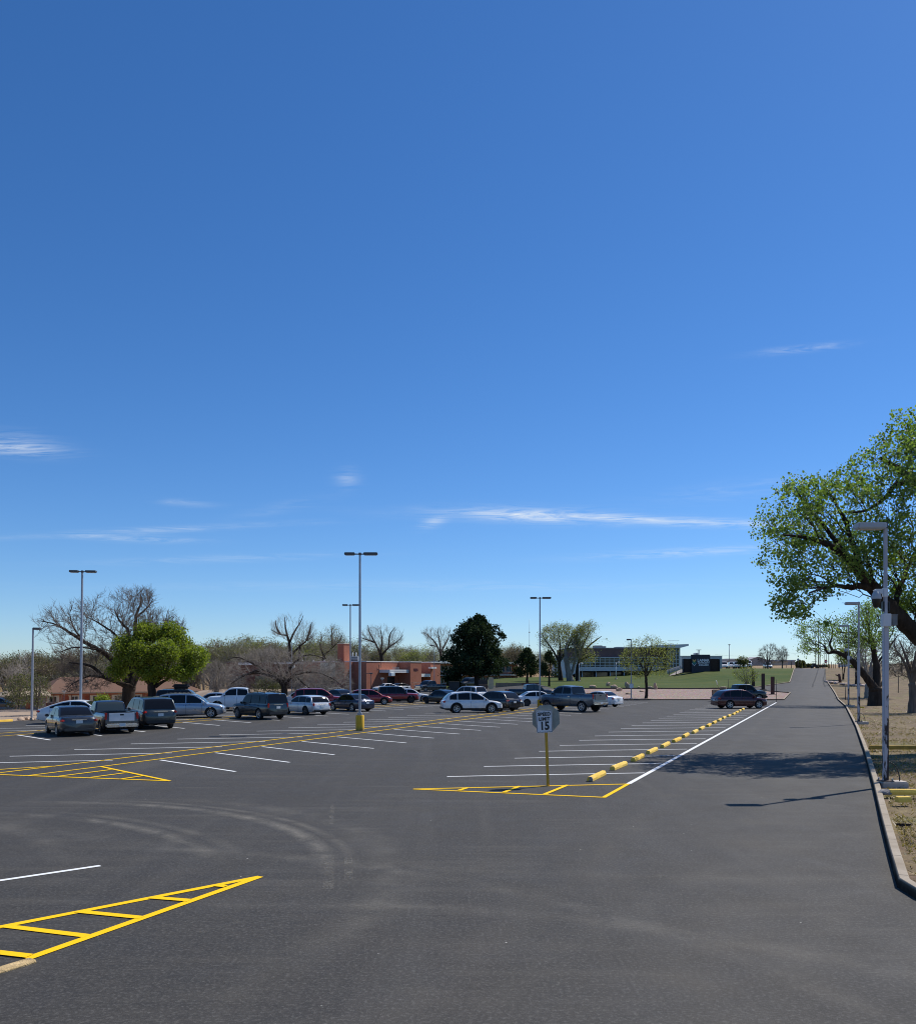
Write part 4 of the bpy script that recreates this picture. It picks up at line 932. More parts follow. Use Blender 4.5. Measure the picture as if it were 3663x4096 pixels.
# --- hydrant-like rusty post and broken concrete by the road
X, Y = at(3334,150), 150; z = T(X,Y); root = empty('rusty_post', (X+1.1,Y,z), 0, 'rusty brown stub post leaning by the rubble at the road edge', 'post')
bm = bmesh.new(); cyl(bm, (0,0,-.1), (-.15,0,1.5), .26, .2, n=9); obj('stub', bm, mt('rust', (.10,.045,.035), .9, var=.4, scale=3), root)
bm = bmesh.new(); cyl(bm, (-.1,0,1.05), (-.75,.1,1.35), .12, .10, n=7); obj('branch', bm, mt('rust', (.10,.045,.035), .9), root)
rg = random.Random(8)
for i in range(16):
    X, Y = at(3340+rg.random()*38, 142)+rg.uniform(0,3), 140+rg.uniform(-6,12); bm = bmesh.new(); bmesh.ops.create_icosphere(bm, subdivisions=2, radius=1)
    s = (rg.uniform(.3,.65), rg.uniform(.3,.5), rg.uniform(.14,.3))
    for v in bm.verts: v.co = Vector((round(v.co.x*2)/2*.4+v.co.x*.6, v.co.y, max(-.3,min(.8,v.co.z)))); v.co += mnoise.noise_vector(v.co*1.7+Vector((i,0,0)))*.3; v.co = Vector((v.co.x*s[0], v.co.y*s[1], v.co.z*s[2]))
    o = obj('rubble_block', bm, mt('rubble', (.42,.33,.28), .95, var=.25, scale=3)); o.location = (X,Y,T(X,Y)+.12); o.rotation_euler = (rg.uniform(-.2,.2),rg.uniform(-.2,.2),rg.random()*6)
    tag(o, 'broken concrete rubble piled beside the road and the rusty post', 'rubble', 'rubble beside the road')
def stake(px, Y, H, label, lean=0, white=0, col=(.05,.045,.045), r=.03, z=None, name='marker_stake'):
    X = at(px, Y); bm = bmesh.new(); cyl(bm, (0,0,-.1), (0,0,H), r, r*.9, n=7); o = obj(name, bm, mt('stake_'+str(col), col, .8)); o.location = (X,Y,T(X,Y) if z is None else z); o.rotation_euler = (0,lean,0)
    tag(o, label, 'stake')
    if white: bm = bmesh.new(); cyl(bm, (0,0,H-white), (0,0,H+.01), r*1.9, r*1.7, n=8); obj('reflector_sleeve', bm, mt('sleeve_white', (.72,.70,.62), .6), o)
    return o
stake(3105.5, 95.2, 2.55, 'thin dark marker stake at the far end of the white edge line', -.02)
stake(2881, 113, 2.0, 'leaning wooden stake with a pale sleeve in front of the lawn', -.28, .62, (.22,.13,.07))
stake(2913, 113, 2.1, 'thin dark upright stake between the barrel and the black pickup', .0)
for px, Y, H, l in ((3381,104,1.6,'thin dark stake on the verge behind the third pole'),(3427,128,1.7,'short dark post leaning near the twin trunk tree'),(3592,118,2.4,'thin dark stake far up the verge at right')): stake(px, Y, H, l, .02, 0, (.06,.05,.045), .05)
bm = bmesh.new(); lathe(bm, [(.40,0),(.42,.05),(.42,1.05),(.38,1.12)], 20); o = obj('concrete_barrel', bm, mt('barrel', (.17,.13,.10), .9, var=.3, scale=3), smooth=40); o.location = (at(2892,111),111,T(at(2892,111),111)); tag(o, 'short brown concrete barrel with a pale lid in the gravel behind the black pickup', 'barrel')
bm = bmesh.new(); lathe(bm, [(.44,1.12),(.44,1.2),(.2,1.23)], 20); obj('lid', bm, mt('pale_lid', (.45,.38,.27), .8), o)
CORTEN = mt('corten_steel', (.085,.040,.032), .75, .2, .25, 2)
for px, Y, H, l in ((3089.5,115,2.33,'tallest looking rusted steel pylon, nearest the thin stake'),(3051.5,126,2.33,'middle one of three rusted steel pylons behind the black pickup'),(3012.5,137,2.33,'left rusted steel pylon with a pale round spot near its top')):
    X = at(px, Y); root = empty('steel_pylon', (X,Y,T(X,Y)), .35, l, 'pylon', 'rusted steel pylons at the side road')
    obj('column', bbox(-.18,.18,-.18,.18,0,H,.012), CORTEN, root); obj('base_plate', bbox(-.34,.34,-.30,.30,-.05,.06,.01), CORTEN, root)
    if px < 3020:
        bm = bmesh.new(); cyl(bm, (-.02,-.182,H-.22), (-.02,-.19,H-.22), .07, n=12); obj('round_emblem', bm, mt('emblem_pale', (.5,.45,.42), .6), root)
# --- boulders in the gravel
SAND = mt('sandstone', (.46,.33,.23), .92, var=.28, scale=2.2, bump=.5)
def boulder(px, py, w, h, label, tall=False, seed=0, d=None, Y=None):
    Y = Y or FOC*(EYE-.35)/(py-HY); X = at(px, Y); bm = bmesh.new(); bmesh.ops.create_icosphere(bm, subdivisions=3, radius=1)
    d = d or w*.7; off = Vector((seed*3.1,seed,0))
    for v in bm.verts:
        n = mnoise.noise_vector(v.co*1.1+off)*.34+mnoise.noise_vector(v.co*2.9+off)*.12; c = v.co+n
        c = Vector((c.x*w/2, c.y*d/2, (c.z+.75)*h/1.85))
        if tall: c.x *= 1-.45*max(0, c.z/h-.35); c.x += .10*w*math.sin(c.z/h*4+seed)
        v.co = Vector((c.x, c.y, max(-.15, c.z)))
    o = obj('boulder', bm, SAND, smooth=28); o.location = (X,Y,T(X,Y)-.03); tag(o, label, 'boulder', 'sandstone boulders in the gravel bed')
boulder(2507, 2769, .78, 1.02, 'standing sandstone boulder left of the notice pole', True, 1)
boulder(2621, 2772, .52, 1.15, 'narrow upright sandstone boulder right of the young leafy tree', True, 2)
boulder(2432, 2765, .65, .75, 'blocky sandstone boulder behind the white sedan', False, 3)
boulder(2455, 2770, 1.1, .62, 'low broad sandstone boulder in the cluster of rocks', False, 4)
boulder(2475, 2775, .8, .55, 'small brown boulder at the right end of the rock cluster', False, 5)
boulder(2370, 2769, 1.1, .5, 'flat boulder seen over the bed of the lifted pickup', False, 6)
boulder(2513, 2780, .75, .32, 'flat rock lying in front of the left standing boulder', False, 7)
boulder(2567, 2776, .65, .28, 'small flat rock left of the young tree trunk', False, 8)
boulder(2599, 2769, .75, .3, 'flat rock between the young tree and the narrow upright boulder', False, 9)
boulder(2554, 2768, .4, .2, 'smallest rock lying behind the flat ones in the gravel', False, 10)
rg = random.Random(12)
for i, (px, py, s) in enumerate(((84,2882,.42),(99,2880,.5),(115,2879,.46),(127,2882,.35),(137,2880,.3))):
    X, Y = g(px, py); bm = bmesh.new(); bmesh.ops.create_icosphere(bm, subdivisions=2, radius=s/2)
    for v in bm.verts: v.co += mnoise.noise_vector(v.co*5+Vector((i*4,0,0)))*.12; v.co.z = max(-.05, v.co.z*.7)
    o = obj('edging_stone', bm, SAND, smooth=30); o.location = (X,Y,.06); o.rotation_euler = (0,0,i*1.3); tag(o, 'sandstone lump in the short row at the foot of the far left pole', 'stone', 'edging stones by the far left pole')
# --- lamp posts around the lawn and the gymnasium
def globe_post(px, Y, H, label, side=1):
    X = at(px, Y); root = empty('lamp_post', (X,Y,T(X,Y)), 0, label, 'lamp post', 'white lamp posts on the lawn')
    bm = bmesh.new(); cyl(bm, (0,0,0), (0,0,H), .10, .085, n=10); obj('post', bm, OFFW, root); bm = bmesh.new(); lathe(bm, [(.24,0),(.24,.2),(.14,.3)], 12); obj('foot', bm, MCONC, root)
    bm = bmesh.new(); cyl(bm, (0,0,H-.1), (side*.45,0,H-.02), .05, n=8); obj('arm', bm, OFFW, root)
    bm = bmesh.new(); lathe(bm, [(.1,-.28),(.27,-.12),(.28,.05),(.12,.2)], 12); o = obj('lamp', bm, GREYBOX, root, smooth=50); o.location = (side*.5,0,H)
globe_post(2302, 192, 3.1, 'white lamp post nearest the big cottonwood trunk', .6); globe_post(2316, 176, 3.55, 'white lamp post standing forward on the lawn left of centre'); globe_post(2463.5, 186, 3.55, 'white lamp post on the lawn in front of the long glass band')
def disc_post(px, Y, H, label, kind):
    X = at(px, Y); root = empty('lamp_post', (X,Y,T(X,Y)), 0, label, 'lamp post', 'lamp posts outside the gymnasium')
    bm = bmesh.new(); cyl(bm, (0,0,0), (0,0,H), .06, .05, n=8); obj('post', bm, DKBRONZE, root)
    bm = bmesh.new(); lathe(bm, [(.06,-.42),(.12,-.3),(.34,-.06),(.36,.02),(.2,.06)] if kind else [(.1,-.14),(.34,-.08),(.34,.06),(.1,.1)], 14); o = obj('lamp', bm, GREYBOX if kind else DKBRONZE, root, smooth=40); o.location = (0,0,H)
    if not kind: bm = bbox(-.95,-.05,-.06,.06,-.07,.03,.02); o = obj('arm', bm, DKBRONZE, root); o.location = (0,0,H)
disc_post(1484, 158, 3.2, 'dark lamp post with a flat side arm before the brick gymnasium', 0); disc_post(1529, 150, 2.35, 'lamp post with a flared round head before the gymnasium entrance', 1); disc_post(256, 150, 3.5, 'lamp post with a flared head before the motel style building', 1)
def small_sign(px, py0, py1, Y, label, w=.32, hh=.42, col='sign_white'):
    X = at(px, Y); z = T(X,Y); H = zat(py0, Y)-z; root = empty('parking_sign', (X,Y,z), 0, label, 'sign', 'small white parking signs')
    bm = bmesh.new(); cyl(bm, (0,0,0), (0,0,H), .025, n=6); obj('post', bm, GALV, root); obj('panel', bbox(-w/2,w/2,-.05,-.035,H-hh,H,.008), mt(col, (.72,.73,.75), .5), root)
small_sign(1081, 2767, 2782, 118, 'small white parking sign over the dark teal SUV'); small_sign(1197, 2763, 2778, 118, 'small white parking sign over the red SUV bonnet'); small_sign(1296, 2760, 2776, 118, 'small white parking sign right of the red SUV roof')
# --- lattice mast, utility poles, wires and small things far away
def mast(px, Y, ptop, label, r=.25, name='radio_mast', stays=False, z=None):
    X = at(px, Y); zb = T(X,Y)-1 if z is None else z; root = empty(name, (X,Y,zb), 0, label, name.replace('_', ' ')); H = zat(ptop, Y)-zb
    bm = bmesh.new(); cyl(bm, (0,0,0), (0,0,H), r, r*.5, n=6); obj('shaft', bm, GALV, root)
    for f in (.45,.72): obj('antenna', bbox(-r*2.2,r*2.2,-r*1.4,r*1.4,H*f,H*f+r*4,.02), GREYBOX, root)
mast(2117, 900, 2478, 'thin radio mast far behind the trees', .28)
p_ = empty('floodlight_mast', (at(2916.5,240),240,T(at(2916.5,240),240)), 0, 'tall bare light mast beyond the lawn, right of the sign wall', 'light mast')
bm = bmesh.new(); cyl(bm, (0,0,0), (0,0,zat(2580,240)-T(at(2916.5,240),240)), .11, .07, n=8); obj('shaft', bm, GALV, p_)
bm = bmesh.new(); lathe(bm, [(.2,-.05),(.34,0),(.30,.12),(.1,.18)], 10); o = obj('lamp_ring', bm, DKBRONZE, p_); o.location = (0,0,zat(2580,240)-T(at(2916.5,240),240))
WOODP = mt('pole_wood', (.085,.065,.055), .9, var=.25, scale=2)
ups = []
for i, (px, Y, ptop, l) in enumerate(((3262,300,2520,'left of the cluster of dark utility poles past the road crest'),(3273,285,2500,'middle thick utility pole past the road crest'),(3279,292,2490,'right utility pole in the cluster past the road crest'),
        (3298,420,2585,'slim utility pole behind the stop sign'),(3305,520,2600,'slimmer far utility pole right of the stop sign'),(3314,330,2560,'utility pole behind the yellow post'),(3144,600,2606,'utility pole right of the two bare trees'),(3082,700,2590,'distant utility pole among the bare trees'),(3647,150,2410,'tall thin dark pole at the right edge'))):
    X = at(px, Y); z = T(X,Y); H = zat(ptop, Y)-z; root = empty('utility_pole', (X,Y,z), 0, l, 'utility pole', 'utility poles'); r = .17 if i != 8 else .07
    bm = bmesh.new(); cyl(bm, (0,0,-.5), (0,0,H), r, r*.7, n=8); obj('shaft', bm, WOODP, root); obj('crossarm', box(-1.1,1.1,-.07,.07,H-.7,H-.55), WOODP, root) if i != 8 else None; ups.append((X,Y,z+H-.55))
for a, b, dz, l in ((6,7,0,'left'),(7,6,-1.2,'right')):
    pass
def wire(p, q, sag, label):
    V, F = [], []; n = 16
    for i in range(n+1):
        t = i/n; c = Vector(p).lerp(Vector(q), t); c.z -= sag*4*t*(1-t)
        for k in range(3): V.append((c.x, c.y+.05*math.cos(2.1*k), c.z+.05*math.sin(2.1*k)))
    F = [(3*i+k, 3*i+(k+1)%3, 3*i+3+(k+1)%3, 3*i+3+k) for i in range(n) for k in range(3)]
    tag(raw('power_line', V, F, BLK), label, 'power line')
wire((at(2860,720),720,zat(2618,720)), ups[6], 2, 'thin power line crossing the sky behind the sign wall'); wire(ups[6], (at(3260,560),560,zat(2590,560)), 2, 'thin power line from the utility pole right of the bare trees')
# stop sign and yellow post at the far end of the road, dark utility cart on the crest
X, Y = at(3302,262), 262; z = T(X,Y); root = empty('stop_sign', (X,Y,z), 0, 'tiny red stop sign at the far end of the road', 'road sign'); bm = bmesh.new(); cyl(bm, (0,0,0), (0,0,2.1), .05, n=6); obj('post', bm, GALV, root)
bm = bmesh.new(); prism(bm, [(.5*math.cos(math.pi/8+k*math.pi/4),-.06,2.1+.5*math.sin(math.pi/8+k*math.pi/4)) for k in range(8)], (0,.02,0)); obj('panel', bm, mt('sign_red', (.45,.02,.02), .5), root)
obj('white_bar', box(-.33,.33,-.066,-.061,2.03,2.17), mt('sign_white', (.72,.73,.75), .5), root)
X, Y = at(3315,255), 255; bm = bmesh.new(); cyl(bm, (0,0,-.1), (0,0,1.25), .35, .33, n=10); o = obj('bollard', bm, mt('tan_bollard', (.50,.30,.12), .8)); o.location = (X,Y,T(X,Y)); tag(o, 'tan bollard at the right of the road crest', 'bollard')
for i, px in enumerate((3288,3294,3325,3332,3340,3354,3357)):
    X, Y = at(px, 275), 275; bm = bmesh.new(); cyl(bm, (0,0,-.1), (0,0,1.5+.3*(i%3)), .09, n=6); o = obj('fence_post', bm, WOODP); o.location = (X,Y,T(X,Y)); tag(o, 'dark wooden fence post in the line beyond the road crest', 'fence post', 'fence posts beyond the road crest')
X, Y = at(3257,262), 262; z = T(X,Y); root = empty('utility_cart', (X,Y,z+.02), 1.45, 'dark utility cart with roll bars coming over the road crest', 'utility cart')
CB = mt('cart_dark', (.02,.018,.02), .5)
obj('body', bbox(-1.2,1.2,-.68,.68,.4,.95,.08), CB, root); obj('bonnet', bbox(-1.35,-.5,-.6,.6,.8,1.15,.1), CB, root); obj('seat', bbox(.1,.7,-.55,.55,.9,1.5,.06), CB, root); obj('roof', bbox(-.6,.9,-.6,.6,1.95,2.03,.03), CB, root)
for a in (-.6,.85):
    for b in (-.55,.55): bm = bmesh.new(); cyl(bm, (a,b,.9), (a*.9,b,1.97), .04, n=6); obj('roll_bar', bm, CB, root)
for a in (-.85,.85):
    for b in (-.7,.7): bm = bmesh.new(); cyl(bm, (a,b-.14,.36), (a,b+.14,.36), .36, n=16); obj('wheel', bm, RUB, root)
for px, Y, H, l in ((3165,240,2.1,'dark post with a small plate on the lawn by the road'),(3191,238,2.4,'post with a round mirror shape at the lawn corner by the road')):
    X = at(px, Y); root = empty('marker_post', (X,Y,T(X,Y)), 0, l, 'post'); bm = bmesh.new(); cyl(bm, (0,0,0), (0,0,H), .09, n=6); obj('post', bm, WOODP, root)
    bm = bmesh.new(); cyl(bm, (0,-.1,H), (0,-.13,H), .32 if px > 3170 else .2, n=10); obj('plate', bm, GREYBOX, root)
# ------------------------------------------------------------------ buildings
def m_brick(name, a, b, mortar, scale=1.):
    k = NT(name); c = k.n('ShaderNodeTexCoord'); s = k.n('ShaderNodeSeparateXYZ'); k.l(c.outputs['Object'], s.inputs[0]); cb_ = k.n('ShaderNodeCombineXYZ'); k.l(k.math('ADD', s.outputs[0], s.outputs[1]), cb_.inputs[0]); k.l(s.outputs[2], cb_.inputs[1])
    br = k.n('ShaderNodeTexBrick'); k.l(cb_.outputs[0], br.inputs['Vector'])
    for n_, v in (('Color1',(*a,1)),('Color2',(*b,1)),('Mortar',(*mortar,1))): br.inputs[n_].default_value = v
    br.inputs['Scale'].default_value = 1; br.inputs['Brick Width'].default_value = .3*scale; br.inputs['Row Height'].default_value = .1*scale; br.inputs['Mortar Size'].default_value = .012
    n = k.noise(k.coord('Object'), .8, 5, .65); k.base(k.mix(k.val(n, .35, .7, 0, .35), br.outputs[0], [x*.62 for x in a])); k.set(Roughness=.9, Specular_IOR_Level=.2); return k.m
BRICK = m_brick('red_brick', (.39,.130,.075), (.46,.165,.10), (.36,.20,.15)); BRICKD = m_brick('brown_brick', (.15,.060,.042), (.19,.078,.055), (.16,.105,.085)); BRICKP = m_brick('purple_brick', (.17,.095,.085), (.21,.12,.105), (.19,.14,.13))
FASC = mt('white_fascia', (.74,.72,.68), .7, var=.08, scale=1.5); WGL = NT('window_glass'); WGL.base((.02,.03,.032)); WGL.set(Roughness=.04, Specular_IOR_Level=.7); WGL = WGL.m
CREAM = mt('cream_panel', (.68,.60,.46), .8, var=.07); STONE = mt('grey_stone_base', (.20,.175,.165), .9, var=.25, scale=4); DOORR = mt('red_door', (.32,.07,.025), .6, var=.08); FRAMEW = mt('white_frame', (.70,.70,.68), .6)
def m_shingle():
    k = NT('brown_shingles'); c = k.coord('Object'); a = k.noise(c, 7, 5, .75); b = k.noise(c, .5, 4, .6); s = k.n('ShaderNodeSeparateXYZ'); k.l(c, s.inputs[0])
    rw = k.math('FRACT', k.math('MULTIPLY', s.outputs[1], 3.2)); col = k.mix(k.val(a, .3, .7), (.13,.075,.052,1), (.21,.125,.088,1)); col = k.mix(k.val(b, .4, .7, 0, .4), col, (.17,.11,.085,1))
    k.base(k.mix(k.val(rw, .15, .0, 0, .45), col, (.10,.06,.05,1))); k.set(Roughness=.95, Specular_IOR_Level=.15); return k.m
SHIN = m_shingle(); ROOFG = mt('flat_roof', (.30,.29,.28), .9); TANR = mt('tan_roof', (.36,.28,.19), .9, var=.15)
def wall(root, name, *a, mat=None, bev=None): return obj(name, box(*a), mat, root)
# --- motel style dormitory on the left: local x along the front, y into the building
def dorm():
    ax, ay = at(196,190), 190.; bx_, by_ = at(800,212), 212.; L = math.hypot(bx_-ax, by_-ay); rz = math.atan2(by_-ay, bx_-ax); z0 = -4.15
    root = empty('dormitory', (ax,ay,z0), rz, 'long low dormitory with a brown hipped shingle roof and red doors behind the bare tree', 'building')
    wall(root, 'wall', .8, L-.8, 1.6, 13, 0, 3.0, mat=BRICK); wall(root, 'stone_base', .78, L-.78, 1.56, 1.6, 0, .95, mat=STONE)
    bm = bmesh.new(); ov = .9; z1, zr = 3.12, 6.5; x0, x1, y0, y1 = -ov, L+ov, -.2, 14.5; ym = (y0+y1)/2; hx = 5.2
    a = [(x0,y0,z1),(x1,y0,z1),(x1,y1,z1),(x0,y1,z1)]; r = [(x0+hx,ym,zr),(x1-hx-1.5,ym,zr)]
    for q in ([a[0],a[1],r[1],r[0]],[a[1],a[2],r[1]],[a[2],a[3],r[0],r[1]],[a[3],a[0],r[0]]): poly(bm, q)
    bx(bm, x0, x1, y0, y1, z1-.28, z1-.004, 1); bmesh.ops.recalc_face_normals(bm, faces=bm.faces[:]); rf = obj('roof', bm, [SHIN, mt('fascia_brown', (.30,.23,.16), .8)], root)
    bm = bmesh.new(); lathe(bm, [(.3,0),(.3,.3),(.42,.35),(.42,.5),(.1,.6)], 10); v = obj('roof_vent', bm, mt('vent_grey', (.10,.11,.11), .6), rf); v.location = (9.3,ym-2.6,5.2)
    for x in (12.0,20.0): bm = bmesh.new(); cyl(bm, (x,ym-.6,6.2), (x,ym-.6,6.9), .08, n=7); obj('vent_pipe', bm, GALV, rf)
    def X(px):   # along the front
        t = 0.
        for _ in range(30): q = CX+FOC*(ax+(bx_-ax)*t/L)/(ay+(by_-ay)*t/L); t += (px-q)*.05
        return t
    yf = 1.6
    for px in (184,274,358,444,527,607,690,745):
        x = X(px); d = obj('door', bbox(x-.52,x+.52,yf-.08,yf-.02,.12,2.25,.01), DOORR, root)
        bm = bmesh.new(); cyl(bm, (x+.38,yf-.14,1.15), (x+.38,yf-.08,1.15), .05, n=8); obj('handle', bm, CHROME, d)
        obj('step', box(x-.8,x+.8,yf-1.2,yf-.08,-.05,.1), MCONC, root)
    for px in (220,306,394,480,558,640,720,770):
        x = X(px); w = empty('wf', (0,0,0)); bpy.data.objects.remove(w)
        obj('cream_panel', box(x-1.32,x+1.32,yf-.045,yf-.005,.97,2.45), CREAM, root)
        fr = bmesh.new()
        for a_ in ((x-.80,x+.80,.98,1.06),(x-.80,x+.80,2.18,2.26),(x-.80,x-.72,1.062,2.178),(x+.72,x+.80,1.062,2.178),(x-.04,x+.04,1.062,2.178)): bx(fr, a_[0],a_[1],yf-.12,yf-.05,a_[2],a_[3])
        f = obj('window_frame', fr, FRAMEW, root)
        for c in ((x-.72,x-.04),(x+.04,x+.72)): obj('pane', box(c[0],c[1],yf-.075,yf-.055,1.062,2.178), WGL, f)
    for px in (252,590,735):
        x = X(px); bm = bmesh.new(); cyl(bm, (x,yf-.12,.1), (x,yf-.12,2.5), .06, n=7); cyl(bm, (x,yf-.12,2.5), (x+.3,.1,2.9), .06, n=7); obj('downpipe', bm, CREAM, root)
    for i in range(9):
        x = X(180+i*72); obj('porch_post', box(x+1.9,x+2.05,.5,.65,0,2.84), mt('porch_brown', (.19,.09,.06), .8), root)
    # lower wing to the left
    r2 = empty('dormitory_wing', (at(20,176),176,-4.2), rz, 'lower tan roofed wing left of the long dormitory, behind the small trees', 'building')
    wall(r2, 'wall', .5, 8, 1.2, 9, 0, 2.7, mat=STONE); bm = bmesh.new()
    for q in ([(-.3,-.2,2.72),(8.8,-.2,2.72),(8.8,5,4.2),(2.5,5,4.2)],[(-.3,-.2,2.72),(2.5,5,4.2),(-.3,10,2.72)],[(8.8,10,2.72),(-.3,10,2.72),(2.5,5,4.2),(8.8,5,4.2)],[(8.8,-.2,2.72),(8.8,10,2.72),(8.8,5,4.2)],[(-.3,-.2,2.70),(-.3,10,2.70),(8.8,10,2.70),(8.8,-.2,2.70)]): poly(bm, q)
    obj('roof', bm, TANR, r2); obj('door', bbox(4.1,5.1,1.13,1.18,.1,2.2,.01), DOORR, r2); wn_ = obj('window', box(1.6,2.9,1.15,1.19,1.,2.1), WGL, r2)
dorm()
# --- brick gymnasium: local x along the lit front, -y outwards
def gym():
    X0, Y0 = at(1465,165), 165.; rz = R(55); root = empty('gymnasium', (X0,Y0,T(X0,Y0)-.05), rz, 'red brick gymnasium with a flat roof, a white canopy and lettering on its pier', 'building'); H = 5.42
    wall(root, 'wall', 0, 9.7, 0, 14, 0, H, mat=BRICK); pr = wall(root, 'pier', 9.703, 13.3, -2.9, 13.9, 0, H, mat=BRICK)
    obj('coping', box(-.06,9.69,-.06,14.06,H+.003,H+.16), FASC, root); obj('coping', box(9.70,13.36,-2.96,13.96,H+.003,H+.16), FASC, root)
    ca = obj('canopy', box(3.8,9.67,-2.6,-.01,3.35,3.95), FASC, root); obj('canopy_seam', box(3.795,9.66,-2.612,-2.601,3.60,3.64), mt('seam_grey', (.35,.36,.37), .7), ca)
    obj('hanging_lamp', bbox(3.85,5.0,-2.9,-2.2,2.72,3.34,.05), mt('frosted_glass', (.62,.70,.72), .3), root)
    obj('entry_door', box(6.2,8.4,-.06,-.005,.05,2.5), mt('dark_glass_door', (.03,.03,.035), .2), root)
    gr = bmesh.new(); bx(gr, 5.0,7.0,-2.3,-2.26,4.40,4.44)
    for i in range(9): bx(gr, 5.0+i*.245,5.04+i*.245,-2.3,-2.26,3.95,4.398)
    obj('rail', gr, GALV, root)
    bm = bmesh.new(); cyl(bm, (4.1,-.15,4.3), (4.1,-.15,5.6), .03, n=6); cyl(bm, (3.55,-.15,4.55), (4.15,-.15,4.55), .03, n=6); cyl(bm, (3.6,-.15,4.2), (3.6,-.15,4.9), .03, n=6); obj('antenna', bm, DKBRONZE, root)
    text_mesh('lettering', 'FSEA', .62, mt('sign_maroon', (.11,.02,.035), .7), pr, (11.5,-2.93,3.95), .02, .02, 1.05)
    # chimney, dark side wall and recessed panels to the left
    ch = obj('chimney', box(-.2,1.5,5.5,7.1,H-.3,8.9), BRICK, root); obj('chimney_cap', box(-.28,1.58,5.42,7.18,8.903,9.03), CREAM, ch)
    wall(root, 'side_wall', -2.6, -.003, 3.2, 14, 0, H-.05, mat=BRICK)
    obj('cream_panel', box(-2.66,-2.605,5.5,9.4,2.6,H-.1), CREAM, root); obj('side_window', box(-2.67,-2.605,5.9,8.9,1.2,2.55), WGL, root)
    lk = empty('gym_link', (0,0,0)); bpy.data.objects.remove(lk)
    # low link to the two storey block
    wall(root, 'link_wall', 13.31, 19.2, 1.5, 10, 0, 2.5, mat=BRICKD); obj('link_fascia', box(13.37,19.3,-.6,10.1,2.52,3.16), FASC, root)
    for x in (14.4,16.2):
        f = obj('window', box(x-.5,x+.5,1.43,1.495,.95,2.2), FRAMEW, root)
        for a in (-.46,.03): obj('pane', box(x+a,x+a+.43,1.40,1.428,1.0,2.15), WGL, f)
    wall(root, 'pier', 19.5, 22.8, -.6, 9, 0, H+.02, mat=BRICK); obj('coping', box(19.4,22.9,-.7,9.1,H+.025,H+.18), FASC, root); obj('awning', box(18.6,20.3,-1.5,-.62,4.2,4.55), FASC, root)
gym()
def wing():
    Y0 = 182; X0 = at(905,Y0); X1 = at(1404,Y0); root = empty('classroom_wing', (X0,Y0,T(X0,Y0)), 0, 'low brown brick wing behind the tangled bare tree', 'building'); L = X1-X0; H = zat(2651,Y0)-T(X0,Y0)
    wall(root, 'wall', 0, L, 0, 12, 0, H, mat=BRICKD); obj('coping', box(-.3,L,-.4,12.2,H+.003,H+.22), mt('brown_coping', (.16,.12,.10), .8), root); obj('white_fascia', box(2.6,5.5,-.45,-.41,H-.5,H+.0), FASC, root)
    obj('white_fascia', box(10,20,-.45,-.41,H-.22,H+.05), FASC, root)
    for i in range(6): w = obj('window', box(2+i*4,4+i*4,-.05,-.005,1.2,2.6), WGL, root); obj('sill', box(1.9+i*4,4.1+i*4,-.1,-.003,1.1,1.19), MCONC, w)
    for i in range(4): bm = bmesh.new(); cyl(bm, (13+i*2.3,3,H), (13+i*2.3,3,H+.6), .14, n=7); obj('roof_vent', bm, FASC, root)
wing()
def hvac(px0, px1, py0, py1, Y, label):
    X0, X1 = at(px0,Y), at(px1,Y); z0, z1 = zat(py1,Y), zat(py0,Y); root = empty('rooftop_unit', ((X0+X1)/2,Y,z0), 0, label, 'rooftop unit'); w = X1-X0
    obj('housing', bbox(-w/2,w/2,0,2,0,z1-z0,.05), GREYBOX, root)
    for i in range(3): obj('louvre', box(-w/2+.1,w/2-.1,-.03,-.002,(z1-z0)*(.2+.25*i),(z1-z0)*(.32+.25*i)), DKBRONZE, root)
    return root
u_ = hvac(1382, 1432, 2626, 2648, 186, 'pale rooftop unit left of the brick chimney')
for a in (-.9,.1,.8): bm = bmesh.new(); cyl(bm, (a,1,1.1), (a,1,2.0), .12, n=8); obj('stack', bm, FASC, u_)
def two_storey():
    Y0 = 204.; X0 = at(1752,Y0); rz = R(44); root = empty('two_storey_hall', (X0,Y0,T(X0,Y0)-.1), rz, 'two storey brick hall with white eaves behind the big evergreen', 'building'); L = 26.2
    wall(root, 'wall', 0, L, .6, 12, 0, 5.9, mat=BRICK)
    for z in (.95, 3.75):
        for i in range(11):
            x = .5+i*2.34; w = obj('window', box(x,x+1.75,.50,.595,z,z+1.35), WGL, root)
            for k in range(3): obj('mullion', box(x+.02+k*.83,x+.09+k*.83,.46,.498,z+.04,z+1.31), FRAMEW, w)
    obj('lower_eave', box(-.1,L+.2,-.55,.596,2.78,2.98), FASC, root); obj('eave', box(-.2,L+.4,-.9,12.3,5.62,6.12), FASC, root); obj('sill_band', box(0,L,.44,.597,3.55,3.72), mt('sill_grey', (.38,.36,.34), .8), root); obj('sill_band', box(0,L,.44,.597,.75,.92), mt('sill_grey', (.38,.36,.34), .8), root)
    wall(root, 'end_pier', L+.003, L+.9, -.4, 11.9, 0, 5.6, mat=BRICK); bm = bmesh.new(); cyl(bm, (L+1.05,-.5,0), (L+1.05,-.5,5.5), .08, n=7); obj('downpipe', bm, CREAM, root)
two_storey()
